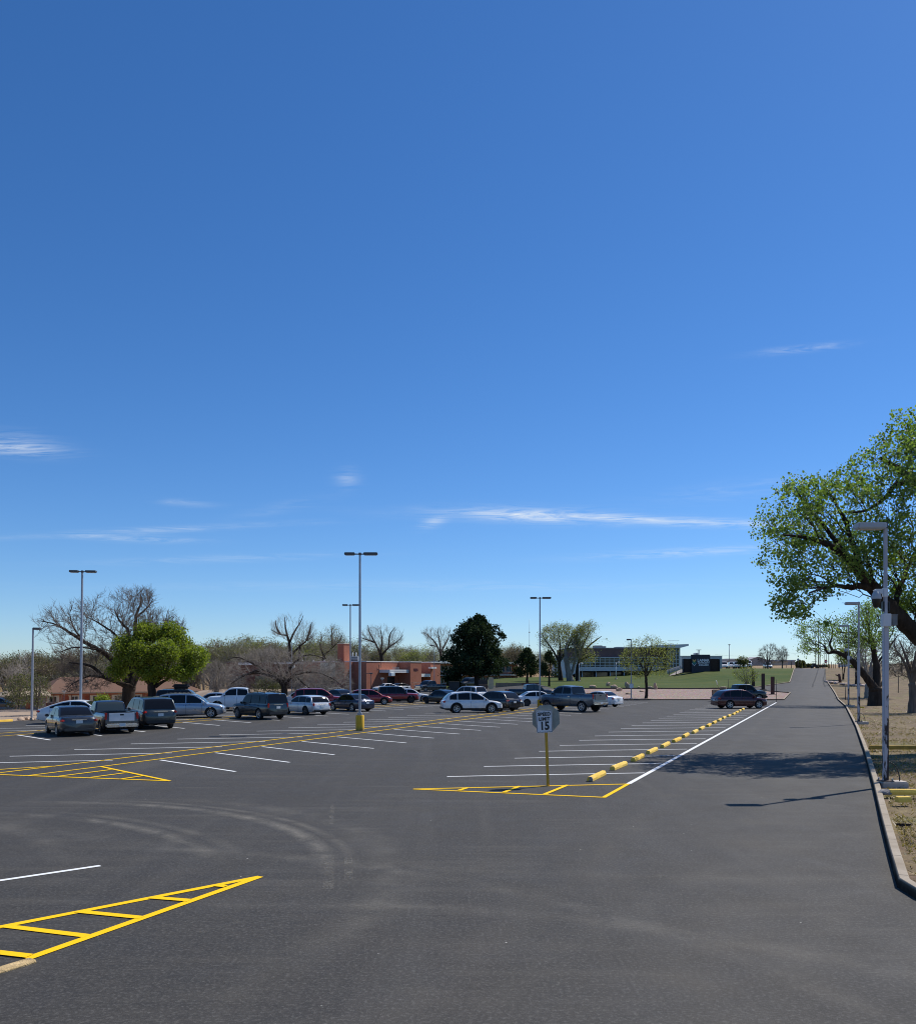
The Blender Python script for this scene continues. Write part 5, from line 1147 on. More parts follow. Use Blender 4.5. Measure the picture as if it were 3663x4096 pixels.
# --- modern college hall on the lawn
MULL = mt('pale_mullion', (.50,.55,.57), .45, .3); TGL = NT('teal_glass'); TGL.base((.015,.045,.050)); TGL.set(Roughness=.03, Specular_IOR_Level=.35); TGL = TGL.m
WPAN = mt('white_metal_panel', (.60,.62,.64), .5, .1, .06, 2); GPAN = mt('grey_panel', (.42,.45,.47), .6, 0, .08)
def hall():
    Y0 = 218.; X0 = at(2235,Y0); s = FOC/Y0; z0 = 1.6; root = empty('college_hall', (X0,Y0,z0), 0, 'modern college hall with a long glass band, brick top and a slanted white roof', 'building')
    def x(px): return (px-2235)/s
    def z(py): return zat(py,Y0)-z0
    wall(root, 'ground_storey', x(2300), x(2690), 2.2, 26, 0, z(2684.6), mat=mt('recess_dark', (.012,.014,.018), .7)); 
    for i in range(7): bm = bmesh.new(); cyl(bm, (x(2329+56*i),.4,0), (x(2329+56*i),.4,z(2685)), .14, n=8); obj('column', bm, WPAN, root)
    for i in range(6): w = obj('window', box(x(2336+56*i),x(2378+56*i),2.14,2.196,.5,z(2690)), WGL, root)
    sp_ = obj('spandrel', box(x(2318),x(2700),-.4,26,z(2684.5),z(2668.5)), WPAN, root)
    for i in range(48): obj('panel_joint', box(x(2320+8*i),x(2320+8*i)+.06,-.42,-.402,z(2684),z(2669)), GPAN, sp_)
    gl = obj('glass_band', box(x(2322),x(2668),-.1,25,z(2668.4),z(2632.5)), TGL, root)
    for i in range(19): obj('mullion', box(x(2322+19.2*i)-.07,x(2322+19.2*i)+.07,-.22,-.102,z(2668.3),z(2632.6)), MULL, gl)
    for py in (2662,2651,2640): obj('transom', box(x(2322),x(2668),-.20,-.104,z(py)-.05,z(py)+.05), MULL, gl)
    obj('band_top', box(x(2316),x(2672),-.5,25.5,z(2632.4),z(2629.5)), WPAN, root)
    wall(root, 'upper_wall', x(2270), x(2666), .8, 24, z(2629.4), z(2593), mat=BRICKP); obj('coping', box(x(2268),x(2667),.7,24.1,z(2592.9),z(2590.8)), MULL, root)
    for a, b, t in ((2394,2424,2579),(2424.5,2440,2582),(2482,2512,2585),(2520,2650,2586)): obj('roof_plant', box(x(a),x(b),6,10,z(2590.7),z(t)), mt('plant_grey', (.20,.20,.21), .7), root)
    # tall glass corner with the slanted roof
    tg = obj('tall_glass', box(x(2660),x(2706),-2.4,20,.4,z(2594)), TGL, root)
    for i in range(5): obj('mullion', box(x(2660+11.4*i)-.06,x(2660+11.4*i)+.06,-2.52,-2.402,.4,z(2594)), MULL, tg)
    for i in range(10): obj('transom', box(x(2660),x(2706),-2.50,-2.404,1.2+i*.93,1.29+i*.93), MULL, tg)
    obj('corner_wall', box(x(2706.3),x(2709.5),-2.6,20,.2,z(2592)), WPAN, root)
    bm = bmesh.new(); prism(bm, [(x(2600),-4,z(2592.5)),(x(2706),-4,z(2593.5)),(x(2737),-4,z(2585.5)),(x(2737),-4,z(2578.5)),(x(2600),-4,z(2584))], (0,22,0)); obj('slanted_roof', bm, WPAN, root)
    wall(root, 'low_wing', x(2709.8), x(2895), 1.5, 24, 0, z(2625), mat=GPAN); obj('wing_coping', box(x(2709.8),x(2896),1.4,24.1,z(2624.9),z(2623)), WPAN, root)
    for a, b in ((2709.9,2733),): obj('bright_panel', box(x(a),x(b),1.42,1.495,0,z(2626)), WPAN, root)
    # sloping white stair wall at the left end
    bm = bmesh.new(); prism(bm, [(x(2232),-.5,1.0),(x(2262),-.5,.4),(x(2318),-.5,z(2684)),(x(2318),-.5,z(2630)),(x(2244),-.5,z(2632))], (0,18,0)); obj('stair_wall', bm, WPAN, root)
    obj('slot_window', box(x(2270),x(2300),-.56,-.505,z(2641),z(2633)), WGL, root); bm = bmesh.new(); prism(bm, [(x(2232),-3.5,0),(x(2262),-3.5,.1),(x(2242),-3.5,1.9),(x(2226),-3.5,2.2)], (0,.4,0)); obj('ramp_wall', bm, WPAN, root)
hall()
# --- sign wall with the college name
def sign_wall():
    Y0 = 186.; s = FOC/Y0; X0 = at(2801,Y0); z0 = T(X0,Y0); NAVY = mt('navy_panel', (.012,.018,.034), .5, var=.08); BRN = m_brick('sign_brown', (.05,.032,.026), (.065,.042,.034), (.04,.03,.027), 1.4)
    root = empty('college_sign_wall', (X0,Y0,z0), 0, 'dark monument wall reading Lamar Community College at the top of the lawn', 'sign wall')
    def x(px): return (px-2801)/s
    def z(py): return zat(py,Y0)-z0
    pn = obj('name_panel', bbox(x(2763.5),x(2838),-.35,.35,-.3,z(2619),.02), NAVY, root)
    obj('flank_wall', box(x(2733),x(2763.3),0,.6,-.3,z(2637.5)), BRN, root); obj('flank_wall', box(x(2838.2),x(2875),0,.6,-.3,z(2637.5)), BRN, root)
    obj('flank_cap', box(x(2732.5),x(2763.3),-.1,.7,z(2637.4),z(2636)), NAVY, root); obj('flank_cap', box(x(2838.2),x(2876),-.1,.7,z(2637.4),z(2636)), NAVY, root); obj('end_post', box(x(2875.1),x(2878),-.25,.7,-.3,z(2637.4)), NAVY, root); obj('end_post', box(x(2731),x(2732.9),-.25,.7,-.3,z(2637.4)), NAVY, root)
    LW = mt('letter_white', (.82,.82,.84), .5)
    text_mesh('lettering', 'LAMAR', .80, LW, pn, (x(2810.5),-.37,z(2642.5)), .02, .028, .98); text_mesh('lettering', 'COMMUNITY', .40, LW, pn, (x(2811),-.37,z(2652.6)), .02, .012, 1.03); text_mesh('lettering', 'COLLEGE', .40, LW, pn, (x(2811.3),-.37,z(2660.8)), .02, .02, 1.08, spacing=1.16)
    for i, (y0, w, th, c) in enumerate(((2636.5,13,6.5,(.72,.42,.12)),(2644,13,4,(.10,.26,.09)),(2647,14,6.5,(.015,.19,.20)),(2653,17.5,2.6,(.80,.82,.84)))):
        cx = 2774.3; d = 9. if i == 3 else 6.
        p = [(cx-w/2,y0),(cx,y0+d),(cx+w/2,y0),(cx+w/2-(0 if i < 3 else 1),y0+th),(cx,y0+d+th),(cx-w/2,y0+th)]
        bm = bmesh.new(); y_ = -.365-.012*i
        pts = [(x(a),y_,z(b)) for a, b in p]; prism(bm, [pts[0],pts[1],pts[4],pts[5]], (0,.01,0)); prism(bm, [pts[1],pts[2],pts[3],pts[4]], (0,.01,0)); obj('chevron', bm, mt('chevron_%d' % i, c, .5), pn)
sign_wall()
# three lamp heads and a rooftop box showing over the sign wall belong to the hall's far car park
u_ = hvac(2780, 2794, 2612, 2624, 232, 'grey rooftop box showing over the sign wall')
for px, l in ((2791,'left'),(2797,'right')):
    Y = 262; X = at(px, Y); root = empty('light_pole', (X,Y,T(X,Y)), 0, 'distant light pole, its flat heads %s of the pair above the sign wall' % l, 'light pole', 'distant light poles above the sign wall'); H = zat(2601,Y)-T(X,Y)
    bm = bmesh.new(); cyl(bm, (0,0,0), (0,0,H), .11, .09, n=7); obj('pole', bm, GALV, root); obj('lamp_head', box(-.5,.5,-.2,.2,H,H+.14), DKBRONZE, root)
# sloping walk with a pale railing wall beside the tall glass
root = empty('entrance_ramp', (at(2700,196),196,T(at(2700,196),196)), 0, 'pale concrete ramp with a railing wall climbing to the hall', 'ramp')
def rp(px, py, Y): return (at(px,Y)-at(2700,196), Y-196, zat(py,Y)-T(at(2700,196),196))
bm = bmesh.new(); poly(bm, [rp(2672,2704,188),rp(2700,2699,186),rp(2758,2679,190),rp(2722,2678,196)]); bmesh.ops.solidify(bm, geom=bm.faces[:], thickness=.3); obj('walk', bm, mt('pale_concrete', (.62,.56,.50), .9), root)
bm = bmesh.new(); a, b = Vector(rp(2668,2697,194)), Vector(rp(2722,2678,196)); prism(bm, [a, b, b+Vector((0,0,.85)), a+Vector((0,0,.95))], (0,.12,0)); rw = obj('railing_wall', bm, mt('pale_concrete', (.62,.56,.50), .9), root)
for i in range(12):
    p = a.lerp(b, i/11); bm = bmesh.new(); cyl(bm, p+Vector((0,-.06,0)), p+Vector((0,-.06,.92)), .025, n=5); obj('baluster', bm, GALV, rw)
for px, py, Y, H in ((2676,2703,187,1.4),(2704,2699,186,.7),(2722,2691,187,1.5),(2741,2682,188,.8)):
    p = Vector(rp(px,py,Y)); bm = bmesh.new(); cyl(bm, p, p+Vector((0,0,H)), .07, n=6); obj('bollard', bm, DKBRONZE, root)
# --- fence, bin enclosure, boards
def m_wood():
    k = NT('fence_boards'); v = k.coord('Object'); s = k.n('ShaderNodeSeparateXYZ'); k.l(v, s.inputs[0]); n = k.noise(k.coord('Object', (6,1,.5)), 1.6, 5, .7); c = k.mix(k.val(n, .3, .7), (.20,.15,.10,1), (.37,.285,.20,1)); f = k.math('FRACT', k.math('DIVIDE', s.outputs[0], .145))
    k.base(k.mix(k.val(f, .10, .03), c, (.05,.036,.026,1))); k.set(Roughness=.9); return k.m
MW = m_wood()
Yf = 148; X0, X1 = at(1984,Yf), at(2162,Yf); z0 = T(X0,Yf); root = empty('board_fence', (X0,Yf,z0), 0, 'weathered wooden board fence behind the parked cars left of the lawn', 'fence'); hF = zat(2732,Yf)-z0
obj('boards', box(0,X1-X0,0,.05,0,hF), MW, root)
for i in range(5): obj('fence_post', box((X1-X0)*i/4-.06,(X1-X0)*i/4+.06,.052,.17,0,hF+.05), MW, root)
obj('rusty_sheet', box(at(2088,Yf)-X0,at(2160,Yf)-X0,-.03,-.004,hF-.72,hF+.03), mt('rust_sheet', (.20,.10,.07), .85, var=.5, scale=4), root)
X = at(1963.5,144); root = bmesh.new(); w, h = .98, 1.95; prism(root, [(-w*.36,0,0),(w*.36,0,0),(w*.5,0,h*.35),(w*.47,0,h*.8),(w*.3,0,h*.97),(-w*.3,0,h),(-w*.48,0,h*.78),(-w*.5,0,h*.3)], (0,.08,0)); o = obj('clipped_board', root, mt('plain_board', (.68,.48,.27), .85, var=.12, scale=2)); o.location = (X,144,T(X,144)); o.rotation_euler = (R(-6),0,0); tag(o, 'tan clipped corner board panel leaning by the fence, right of the evergreen', 'board')
def bin_(px0, px1, py0, py1, Y, label, split=False):
    X0, X1 = at(px0,Y), at(px1,Y); w = X1-X0; z = T(X0,Y); h = zat(py0,Y)-z; root = empty('dumpster', ((X0+X1)/2,Y,z), 0, label, 'dumpster', 'dumpsters by the evergreen'); D = mt('dumpster_dark', (.028,.030,.030), .6, var=.2); D2 = mt('dumpster_brown', (.14,.095,.07), .7, var=.2)
    obj('bin_body', bbox(-w/2,w/2,0,1.6,.12,h*(.52 if split else .92),.03), D2 if split else D, root); obj('lid', bbox(-w/2-.03,w/2+.03,.0 if not split else .9,1.65,h*(.525 if split else .925),h,.03), D, root)
    for s in (-1,1): obj('side_pocket', box(s*w/2-.05*s-.04,s*w/2-.05*s+.08,-.10,-.003,h*.3,h*.45), D, root)
bin_(1795, 1837, 2727, 2768, 148, 'dark dumpster in front of the left foot of the evergreen'); bin_(1914, 1950, 2721, 2766, 146, 'dumpster with a dark lid and brown body right of the evergreen trunk', True)
for a, b, l in ((1680,1800,'low dark rail between the black pickup and the dumpster'),):
    X0, X1 = at(a,140), at(b,140); root = empty('guard_rail', (X0,140,T(X0,140)), 0, l, 'rail'); obj('beam', box(0,X1-X0,0,.06,.62,.72), mt('tan_rail', (.30,.22,.12), .8), root)
    for i in range(4): obj('rail_post', box((X1-X0)*i/3-.04,(X1-X0)*i/3+.04,.062,.14,0,.74), WOODP, root)
# railings of the ramp by the wing, and steel rails by the gymnasium link
def railing(p, q, h, label, n=12, mat=None, bars=3, name='handrail'):
    p, q = Vector(p), Vector(q); root = empty(name, p, 0, label, 'railing'); d = q-p; m = mat or FRAMEW
    for i in range(n+1): bm = bmesh.new(); c = d*i/n; cyl(bm, c, c+Vector((0,0,h)), .035, n=5); obj('rail_post', bm, m, root)
    for k in range(bars): bm = bmesh.new(); zz = Vector((0,0,h*(k+1)/bars)); cyl(bm, zz, d+zz, .03, n=5); obj('rail', bm, m, root)
railing((at(1262,138),138,zat(2764,138)), (at(1375,150),150,zat(2778,150)), 1.0, 'long white ramp railing descending beside the tangled bare tree', 16)
railing((at(1200,132),132,zat(2785,132)), (at(1236,134),134,zat(2760,134)), .9, 'short pale stair railing behind the white sedan and red SUV', 4)
railing((at(1644,165),165,T(0,160)), (at(1702,172),172,T(0,160)), 1.15, 'dark and pale railing in front of the low link of the gymnasium', 6, DKBRONZE, 2)
railing((at(922,126),126,zat(2773,126)), (at(950,126),126,zat(2771,126)), .75, 'small pale pipe barrier behind the white pickup', 2, FRAMEW, 2)
# planter bank beside the gymnasium drive
for i, (px, Y, w) in enumerate(((1425,126,3.5),(1520,128,3.0))):
    pass
# --- far sheds across the plain
def shed(px0, px1, py0, py1, Y, label, col, gable=False, roofc=None, depth=18):
    X0, X1 = at(px0,Y), at(px1,Y); z0 = zat(py1,Y)-1; zt = zat(py0,Y); w = X1-X0; root = empty('warehouse', (X0,Y,z0), 0, label, 'warehouse', 'distant sheds on the plain'); h = zt-z0
    m = mt('shed_%s' % str(col), col, .8, var=.08, scale=.3); rm = mt('shedroof_%s' % str(roofc or col), roofc or col, .7, var=.06, scale=.3)
    if gable:
        bm = bmesh.new(); hw = h*.55; prism(bm, [(0,0,0),(w,0,0),(w,0,hw),(w*.52,0,h),(0,0,hw)], (0,depth,0)); obj('wall', bm, m, root)
        bm = bmesh.new(); poly(bm, [(-.5,-.5,hw+.1),(w*.52,-.5,h+.15),(w*.52,depth,h+.15),(-.5,depth,hw+.1)]); poly(bm, [(w*.52,-.5,h+.15),(w+.5,-.5,hw+.1),(w+.5,depth,hw+.1),(w*.52,depth,h+.15)]); obj('roof', bm, rm, root); obj('vent', box(w*.49,w*.55,-.1,-.01,hw*1.15,hw*1.4), BLK, root)
    else:
        obj('wall', box(0,w,0,depth,0,h*.8), m, root); obj('roof', box(-.4,w+.4,-.4,depth+.4,h*.803,h), rm, root)
    for i in range(2): obj('loading_door', box(w*(.2+.45*i),w*(.3+.45*i),-.08,-.005,0,h*.4), mt('shed_door', (.30,.30,.31), .7), root)
shed(2985, 3075, 2628, 2657, 620, 'broad grey gabled warehouse behind the bare trees', (.30,.27,.26), True, (.36,.34,.33))
shed(2908, 2995, 2640, 2656, 560, 'long tan shed right of the light mast', (.30,.25,.22), False, (.33,.30,.29))
shed(2906, 2952, 2635, 2646, 700, 'pale blue roofed shed behind the long tan shed', (.45,.48,.52), False, (.70,.72,.74))
shed(3075, 3180, 2640, 2655, 680, 'low grey shed right of the bare trees', (.30,.28,.27), False, (.42,.43,.45))
shed(3130, 3150, 2643, 2655, 520, 'small tan shed by the far utility pole', (.42,.36,.28))
shed(2880, 2908, 2640, 2657, 420, 'small pale building at the right end of the hall', (.42,.42,.41))
shed(3420, 3470, 2650, 2668, 400, 'small pale trailer between the trunks on the verge', (.62,.62,.60))
# ------------------------------------------------------------------ trees
def m_bark(name, a, b, sc=3):
    k = NT(name); v = k.coord('Object', (1,1,.25)); n = k.noise(v, sc, 6, .7, .5); k.base(k.ramp(n, [(.3,a),(.7,b)])); k.set(Roughness=.95, Specular_IOR_Level=.1); k.bump(n, .8, .05); return k.m
def m_leaf(name, cols, trans=.35):
    k = NT(name); ge = k.n('ShaderNodeNewGeometry'); r = ge.outputs['Random Per Island']; n = k.noise(k.world(), .5, 4, .6)
    n_ = len(cols); f = k.math('ADD', k.math('MULTIPLY', r, .6), k.math('MULTIPLY', n, .4)); c = k.ramp(f, [(.12+.76*i/(n_-1), x) for i, x in enumerate(cols)])
    k.base(c); k.set(Roughness=.5 if trans > .2 else .85, Specular_IOR_Level=.35 if trans > .2 else .08); tr = k.n('ShaderNodeBsdfTranslucent'); k.l(k.mix(1., c, (1.25,1.35,.5,1), 'MULTIPLY'), tr.inputs[0])
    mx = k.n('ShaderNodeMixShader'); mx.inputs[0].default_value = trans; k.l(k.bsdf.outputs[0], mx.inputs[1]); k.l(tr.outputs[0], mx.inputs[2]); k.l(mx.outputs[0], k.out.inputs[0]); return k.m
BK_DARK = m_bark('dark_bark', (.022,.017,.014), (.075,.058,.047)); BK_GREY = m_bark('grey_bark', (.15,.13,.108), (.33,.295,.25)); BK_PALE = m_bark('pale_bark', (.19,.165,.14), (.40,.36,.31)); BK_RED = m_bark('twig_bark', (.085,.067,.056), (.21,.175,.145))
LF_COT = m_leaf('cottonwood_leaf', [(.075,.125,.032),(.15,.225,.062),(.25,.325,.125)], .55); LF_SPRING = m_leaf('spring_leaf', [(.11,.15,.018),(.19,.235,.032),(.27,.315,.055)], .5)
LF_BUD = m_leaf('bud_leaf', [(.14,.14,.075),(.20,.195,.105),(.26,.25,.145)], .35); LF_PALE = m_leaf('pale_leaf', [(.16,.18,.06),(.23,.25,.085),(.30,.31,.12)], .45); LF_OLIVE = m_leaf('olive_leaf', [(.065,.075,.028),(.105,.115,.042),(.15,.15,.065)], .35)
LF_PINE = m_leaf('pine_needles', [(.016,.028,.013),(.030,.048,.022),(.050,.072,.032)], .15); LF_PINE2 = m_leaf('pine_needles_light', [(.030,.044,.018),(.050,.068,.028),(.075,.090,.040)], .15); LF_LIME = m_leaf('lime_leaf', [(.16,.20,.02),(.23,.27,.03),(.29,.32,.05)], .4); LF_BROWN = m_leaf('brown_leaf', [(.11,.09,.045),(.165,.135,.07),(.19,.17,.09)], .3)
class Tubes:
    def __init__(s): s.V, s.F, s.n = [], [], 0
    def add(s, pts, rad, sides):
        pts = np.asarray(pts, float); k = len(pts); d = np.gradient(pts, axis=0); d /= np.linalg.norm(d, axis=1)[:,None]+1e-9
        ref = np.array((.31,.87,.12)) if abs(d[0][2]) > .8 else np.array((0,0,1.)); a = np.cross(d, ref); a /= np.linalg.norm(a, axis=1)[:,None]+1e-9; b = np.cross(d, a)
        th = np.arange(sides)*2*np.pi/sides; R_ = np.asarray(rad)[:,None,None]
        V = pts[:,None,:]+R_*(a[:,None,:]*np.cos(th)[None,:,None]+b[:,None,:]*np.sin(th)[None,:,None]); s.V.append(V.reshape(-1,3))
        i = np.arange(k-1)[:,None]*sides; j = np.arange(sides)[None,:]; j2 = (j+1)%sides
        s.F.append((np.stack([i+j, i+j2, i+sides+j2, i+sides+j], -1)).reshape(-1,4)+s.n); s.n += k*sides
    def arrays(s): return (np.concatenate(s.V), np.concatenate(s.F)) if s.V else (np.zeros((0,3)), np.zeros((0,4), int))
def leaves(C, size, rg, asp=.75, hang=0.):
    n = len(C); u = rg.normal(size=(n,3)); u[:,2] -= hang; u /= np.linalg.norm(u, axis=1)[:,None]; w = rg.normal(size=(n,3)); v = np.cross(u, w); v /= np.linalg.norm(v, axis=1)[:,None]+1e-9
    s = size*rg.uniform(.65,1.3,(n,1)); V = np.stack([C-u*s*.5, C+v*s*asp*.5, C+u*s*.5, C-v*s*asp*.5], 1).reshape(-1,3); return V, np.arange(4*n).reshape(n,4)
def crown_mesh(tubes, lv, mats):
    V, F = tubes.arrays(); mi = [0]*len(F)
    if lv is not None and len(lv[0]): V2, F2 = lv; F = np.concatenate([F, F2+len(V)]) if len(F) else F2; V = np.concatenate([V, V2]); mi = mi+[1]*len(F2)
    return npmesh('crown', V, np.asarray(F), mats, mi)
def smooth_path(P, n=4):
    P = [np.array(p, float) for p in P]; out = []
    for i in range(len(P)-1):
        p0, p1, p2, p3 = P[max(0,i-1)], P[i], P[i+1], P[min(len(P)-1,i+2)]
        for t in np.linspace(0, 1, n, endpoint=False): out.append(.5*((2*p1)+(-p0+p2)*t+(2*p0-5*p1+4*p2-p3)*t*t+(-p0+3*p1-3*p2+p3)*t**3))
    return np.array(out+[P[-1]])
def inpoly(poly_, x, y):
    c = False; j = len(poly_)-1
    for i in range(len(poly_)):
        (xi, yi), (xj, yj) = poly_[i], poly_[j]
        if (yi > y) != (yj > y) and x < (xj-xi)*(y-yi)/(yj-yi)+xi: c = not c
        j = i
    return c
def fill(poly_, n, Y, depth, rg, clump=.0, seed=0):
    """n points inside a crown whose outline from the car park is poly_, with real depth"""
    xs = [p[0] for p in poly_]; ys = [p[1] for p in poly_]; out = []; cx, cy = sum(xs)/len(xs), sum(ys)/len(ys); guard = 0
    while len(out) < n and guard < n*60:
        guard += 1; x, y = rg.uniform(min(xs), max(xs)), rg.uniform(min(ys), max(ys))
        if not inpoly(poly_, x, y): continue
        e = min(1, math.hypot((x-cx)/(max(xs)-min(xs)), (y-cy)/(max(ys)-min(ys)))*2); d = depth*math.sqrt(max(.12, 1-e*e)); yy_ = Y+rg.uniform(-d, d)
        p = (at(x, Y)+0., yy_, zat(y, Y))
        if clump and mnoise.noise(Vector(p)*clump+Vector((seed*7.3,0,0))) < rg.uniform(-.35,.25): continue
        out.append(p)
    return np.array(out)
def guided(name, label, limbs, targets, nsec, leaf=None, bark=BK_DARK, lmat=None, twig=None, rg=None, sec_r=(.05,.014), tw_r=(.012,.004), spray=0, spray_len=.5, group=None, droop=0., cat='tree', base=None, lumps=None, sag=.12):
    """tree whose main limbs are given; secondary branches and twigs reach out to the target points"""
    rg = rg or np.random.default_rng(1); T1, T2 = Tubes(), Tubes(); node, nr = [], []
    for L in limbs:
        P = smooth_path([p[:3] for p in L], 5); r = np.interp(np.linspace(0, len(L)-1, len(P)), range(len(L)), [p[3] for p in L])
        w = rg.normal(size=P.shape)*np.minimum(r, .12)[:,None]*.16; w[:2] = 0; P = P+w; d_ = P[-1]-P[-2]; d_ /= np.linalg.norm(d_); P = np.concatenate([P, [P[-1]+d_*r[-1]*.6]]); r = np.append(r, r[-1]*.15); T1.add(P, r, 12); node += list(P); nr += list(r)
    node = np.array(node); root0 = np.array(limbs[0][0][:3]); sec = []
    targets = np.asarray(targets)
    pick = targets[rg.choice(len(targets), min(nsec, len(targets)), replace=False)] if nsec else targets[:0]
    def arc(a, b, n, wob, up):
        d = np.linalg.norm(b-a); c = (a+b)/2+np.array((0,0,up*d))+rg.normal(size=3)*d*wob; t = np.linspace(0,1,n)[:,None]; return (1-t)**2*a+2*t*(1-t)*c+t*t*b
    dist = np.array([np.linalg.norm(node-b, axis=1).min() for b in pick]) if len(pick) else []
    gn, gr = list(node), list(nr)
    for k in np.argsort(dist):
        b = pick[k]; A = np.array(gn); q = b+(root0-b)*.16; i = int(np.argmin(np.linalg.norm(A-q, axis=1)+18*np.maximum(0, .016-np.array(gr)))); a = A[i]; d = np.linalg.norm(b-a)
        P = arc(a, b, 6, .14, sag); P[1:-1] += rg.normal(size=P[1:-1].shape)*.035*d; r0 = max(sec_r[1], min(gr[i]*.62, sec_r[0]*(.35+.16*d))); R0 = np.linspace(r0, min(r0*.5, sec_r[1]), 6)
        T2.add(P, R0, 5); gn += list(P[1:]); gr += list(R0[1:])
    allp = np.array(gn)
    for b in targets:
        q = b+(root0-b)*.06; i = int(np.argmin(np.linalg.norm(allp-q, axis=1))); a = allp[i]
        if np.linalg.norm(b-a) < .03: continue
        T2.add(arc(a, b, 4, .12, sag*.7-droop), np.linspace(min(tw_r[0], gr[i]*.8), tw_r[1], 4), 3)
        for _ in range(spray):
            d = (b-a); d = d/np.linalg.norm(d)+rg.normal(size=3)*.6+np.array((0,0,.15-droop)); d /= np.linalg.norm(d); st = a+(b-a)*rg.uniform(.4,1.); e = st+d*spray_len*rg.uniform(.4,1.1)
            T2.add(arc(st, e, 3, .1, .05), (tw_r[1]*1.1, tw_r[1]*.9, tw_r[1]*.5), 3)
    lv = None
    if leaf:
        per, rad, size = leaf[:3]; hang = leaf[3] if len(leaf) > 3 else 0; C = np.repeat(targets, per, axis=0)+rg.normal(size=(len(targets)*per,3))*rad; lv = leaves(C, size, rg, .8, hang)
    o0 = np.array(base if base is not None else limbs[0][0][:3]); root = empty(name, o0, 0, label, cat, group)
    V, F = T1.arrays(); me = npmesh('trunk', V-o0, F, [bark]); me.shade_smooth(); link('trunk', me, root)
    Vt, Ft = T2.arrays(); T2.V = [Vt-o0] if len(Vt) else []; T2.F = [Ft] if len(Vt) else []
    if lv is not None: lv = (lv[0]-o0, lv[1])
    link('crown', crown_mesh(T2, lv, [twig or bark, lmat or LF_COT]), root); return root
def W(px, py, Y, r): return (at(px,Y), Y, zat(py,Y), r)
def ground_pt(px, Y, r): X = at(px,Y); return (X, Y, T(X,Y)-.1, r)
G = np.random.default_rng
# --- the cottonwood that leans in from the right
rg = G(11)
BASE = (22.6,36.8,T(22.6,36.8)-.1)
cot = [[(*BASE,.75),(22.3,36.6,1.2,.58),(21.6,36.2,2.6,.50)],
       [(21.6,36.2,2.6,.46),W(3760,2620,35.6,.40),W(3663,2535,35.2,.34),W(3570,2440,35,.30),W(3500,2365,35,.27),W(3445,2295,34.8,.22),W(3390,2235,34.5,.16),W(3310,2180,34.2,.12),W(3220,2150,34,.07),W(3130,2140,33.6,.03)],
       [W(3500,2362,35,.15),W(3440,2345,34.6,.13),W(3390,2350,34.2,.10),W(3330,2345,33.8,.06),W(3240,2370,33.2,.03)],
       [(21.6,36.2,2.6,.42),W(3880,2350,36.5,.36),W(3800,2150,36.8,.30),W(3720,2000,37,.24),W(3650,1920,37,.17),W(3580,1870,37,.11),W(3520,1830,36.8,.05)],
       [W(3660,1930,37,.13),W(3590,1935,36.4,.11),W(3540,1990,36,.08),W(3470,2040,35.5,.05),W(3380,2050,35,.03)],
       [W(3445,2295,34.8,.15),W(3420,2200,35.2,.11),W(3380,2090,35.6,.07),W(3330,1990,36,.03)], [W(3390,2235,34.5,.11),W(3310,2120,34.4,.08),W(3230,2030,34.2,.05),W(3180,1950,34,.02)],
       [W(3800,2150,36.8,.22),W(3900,1900,37,.16),W(3950,1700,37,.09),W(3900,1560,37,.04)], [W(3880,2350,36.5,.24),W(4050,2200,36,.17),W(4200,2050,35.5,.10),W(4300,1950,35,.04)], [W(3720,2000,37,.16),W(3720,1850,38,.11),W(3680,1720,38.4,.06),W(3650,1650,38.6,.02)],
       [W(3570,2440,35,.14),W(3600,2350,36,.10),W(3640,2250,36.8,.06),W(3690,2160,37.5,.03)]]
main = [(3085,2150),(3092,2070),(3120,2000),(3155,1950),(3195,1925),(3225,1945),(3290,1930),(3345,1945),(3400,1955),(3445,1945),(3452,1860),(3500,1800),(3555,1745),(3600,1690),(3663,1640),(3760,1580),(3950,1520),(4200,1640),(4340,1900),(4330,2150),(4150,2300),(3900,2380),(3760,2440),(3660,2420),(3600,2330),(3520,2300),(3440,2290),(3400,2340),(3330,2350),(3250,2330),(3180,2330),(3125,2300),(3098,2230)]
hang = [(3110,2290),(3190,2330),(3330,2340),(3345,2400),(3300,2430),(3330,2480),(3270,2500),(3200,2450),(3150,2480),(3140,2510),(3125,2490),(3115,2400)]
rightp = [(3560,2330),(3663,2380),(3760,2430),(3740,2480),(3660,2470),(3560,2400)]
tg = np.concatenate([fill(main, 2000, 35.2, 3.8, rg, .7, 1), fill(hang, 80, 34, 1.8, rg, .8, 2), fill(rightp, 70, 36, 2, rg)])
edge = []
for (x0,y0), (x1,y1) in zip(main[:14], main[1:15]):
    for t in np.linspace(0,1,4): edge.append((at(lerp(x0,x1,t)+rg.uniform(-26,10),35), 35+rg.uniform(-1.5,1.5), zat(lerp(y0,y1,t)+rg.uniform(-26,10),35)))
tg = np.concatenate([tg, np.array(edge)])
guided('cottonwood_tree', 'leafy cottonwood reaching in from the right edge over the road, on a thick dark limb', cot, tg, 300, (23,.13,.115,.5), BK_DARK, LF_COT, BK_DARK, rg, (.05,.012), (.010,.005), 0, droop=.05)
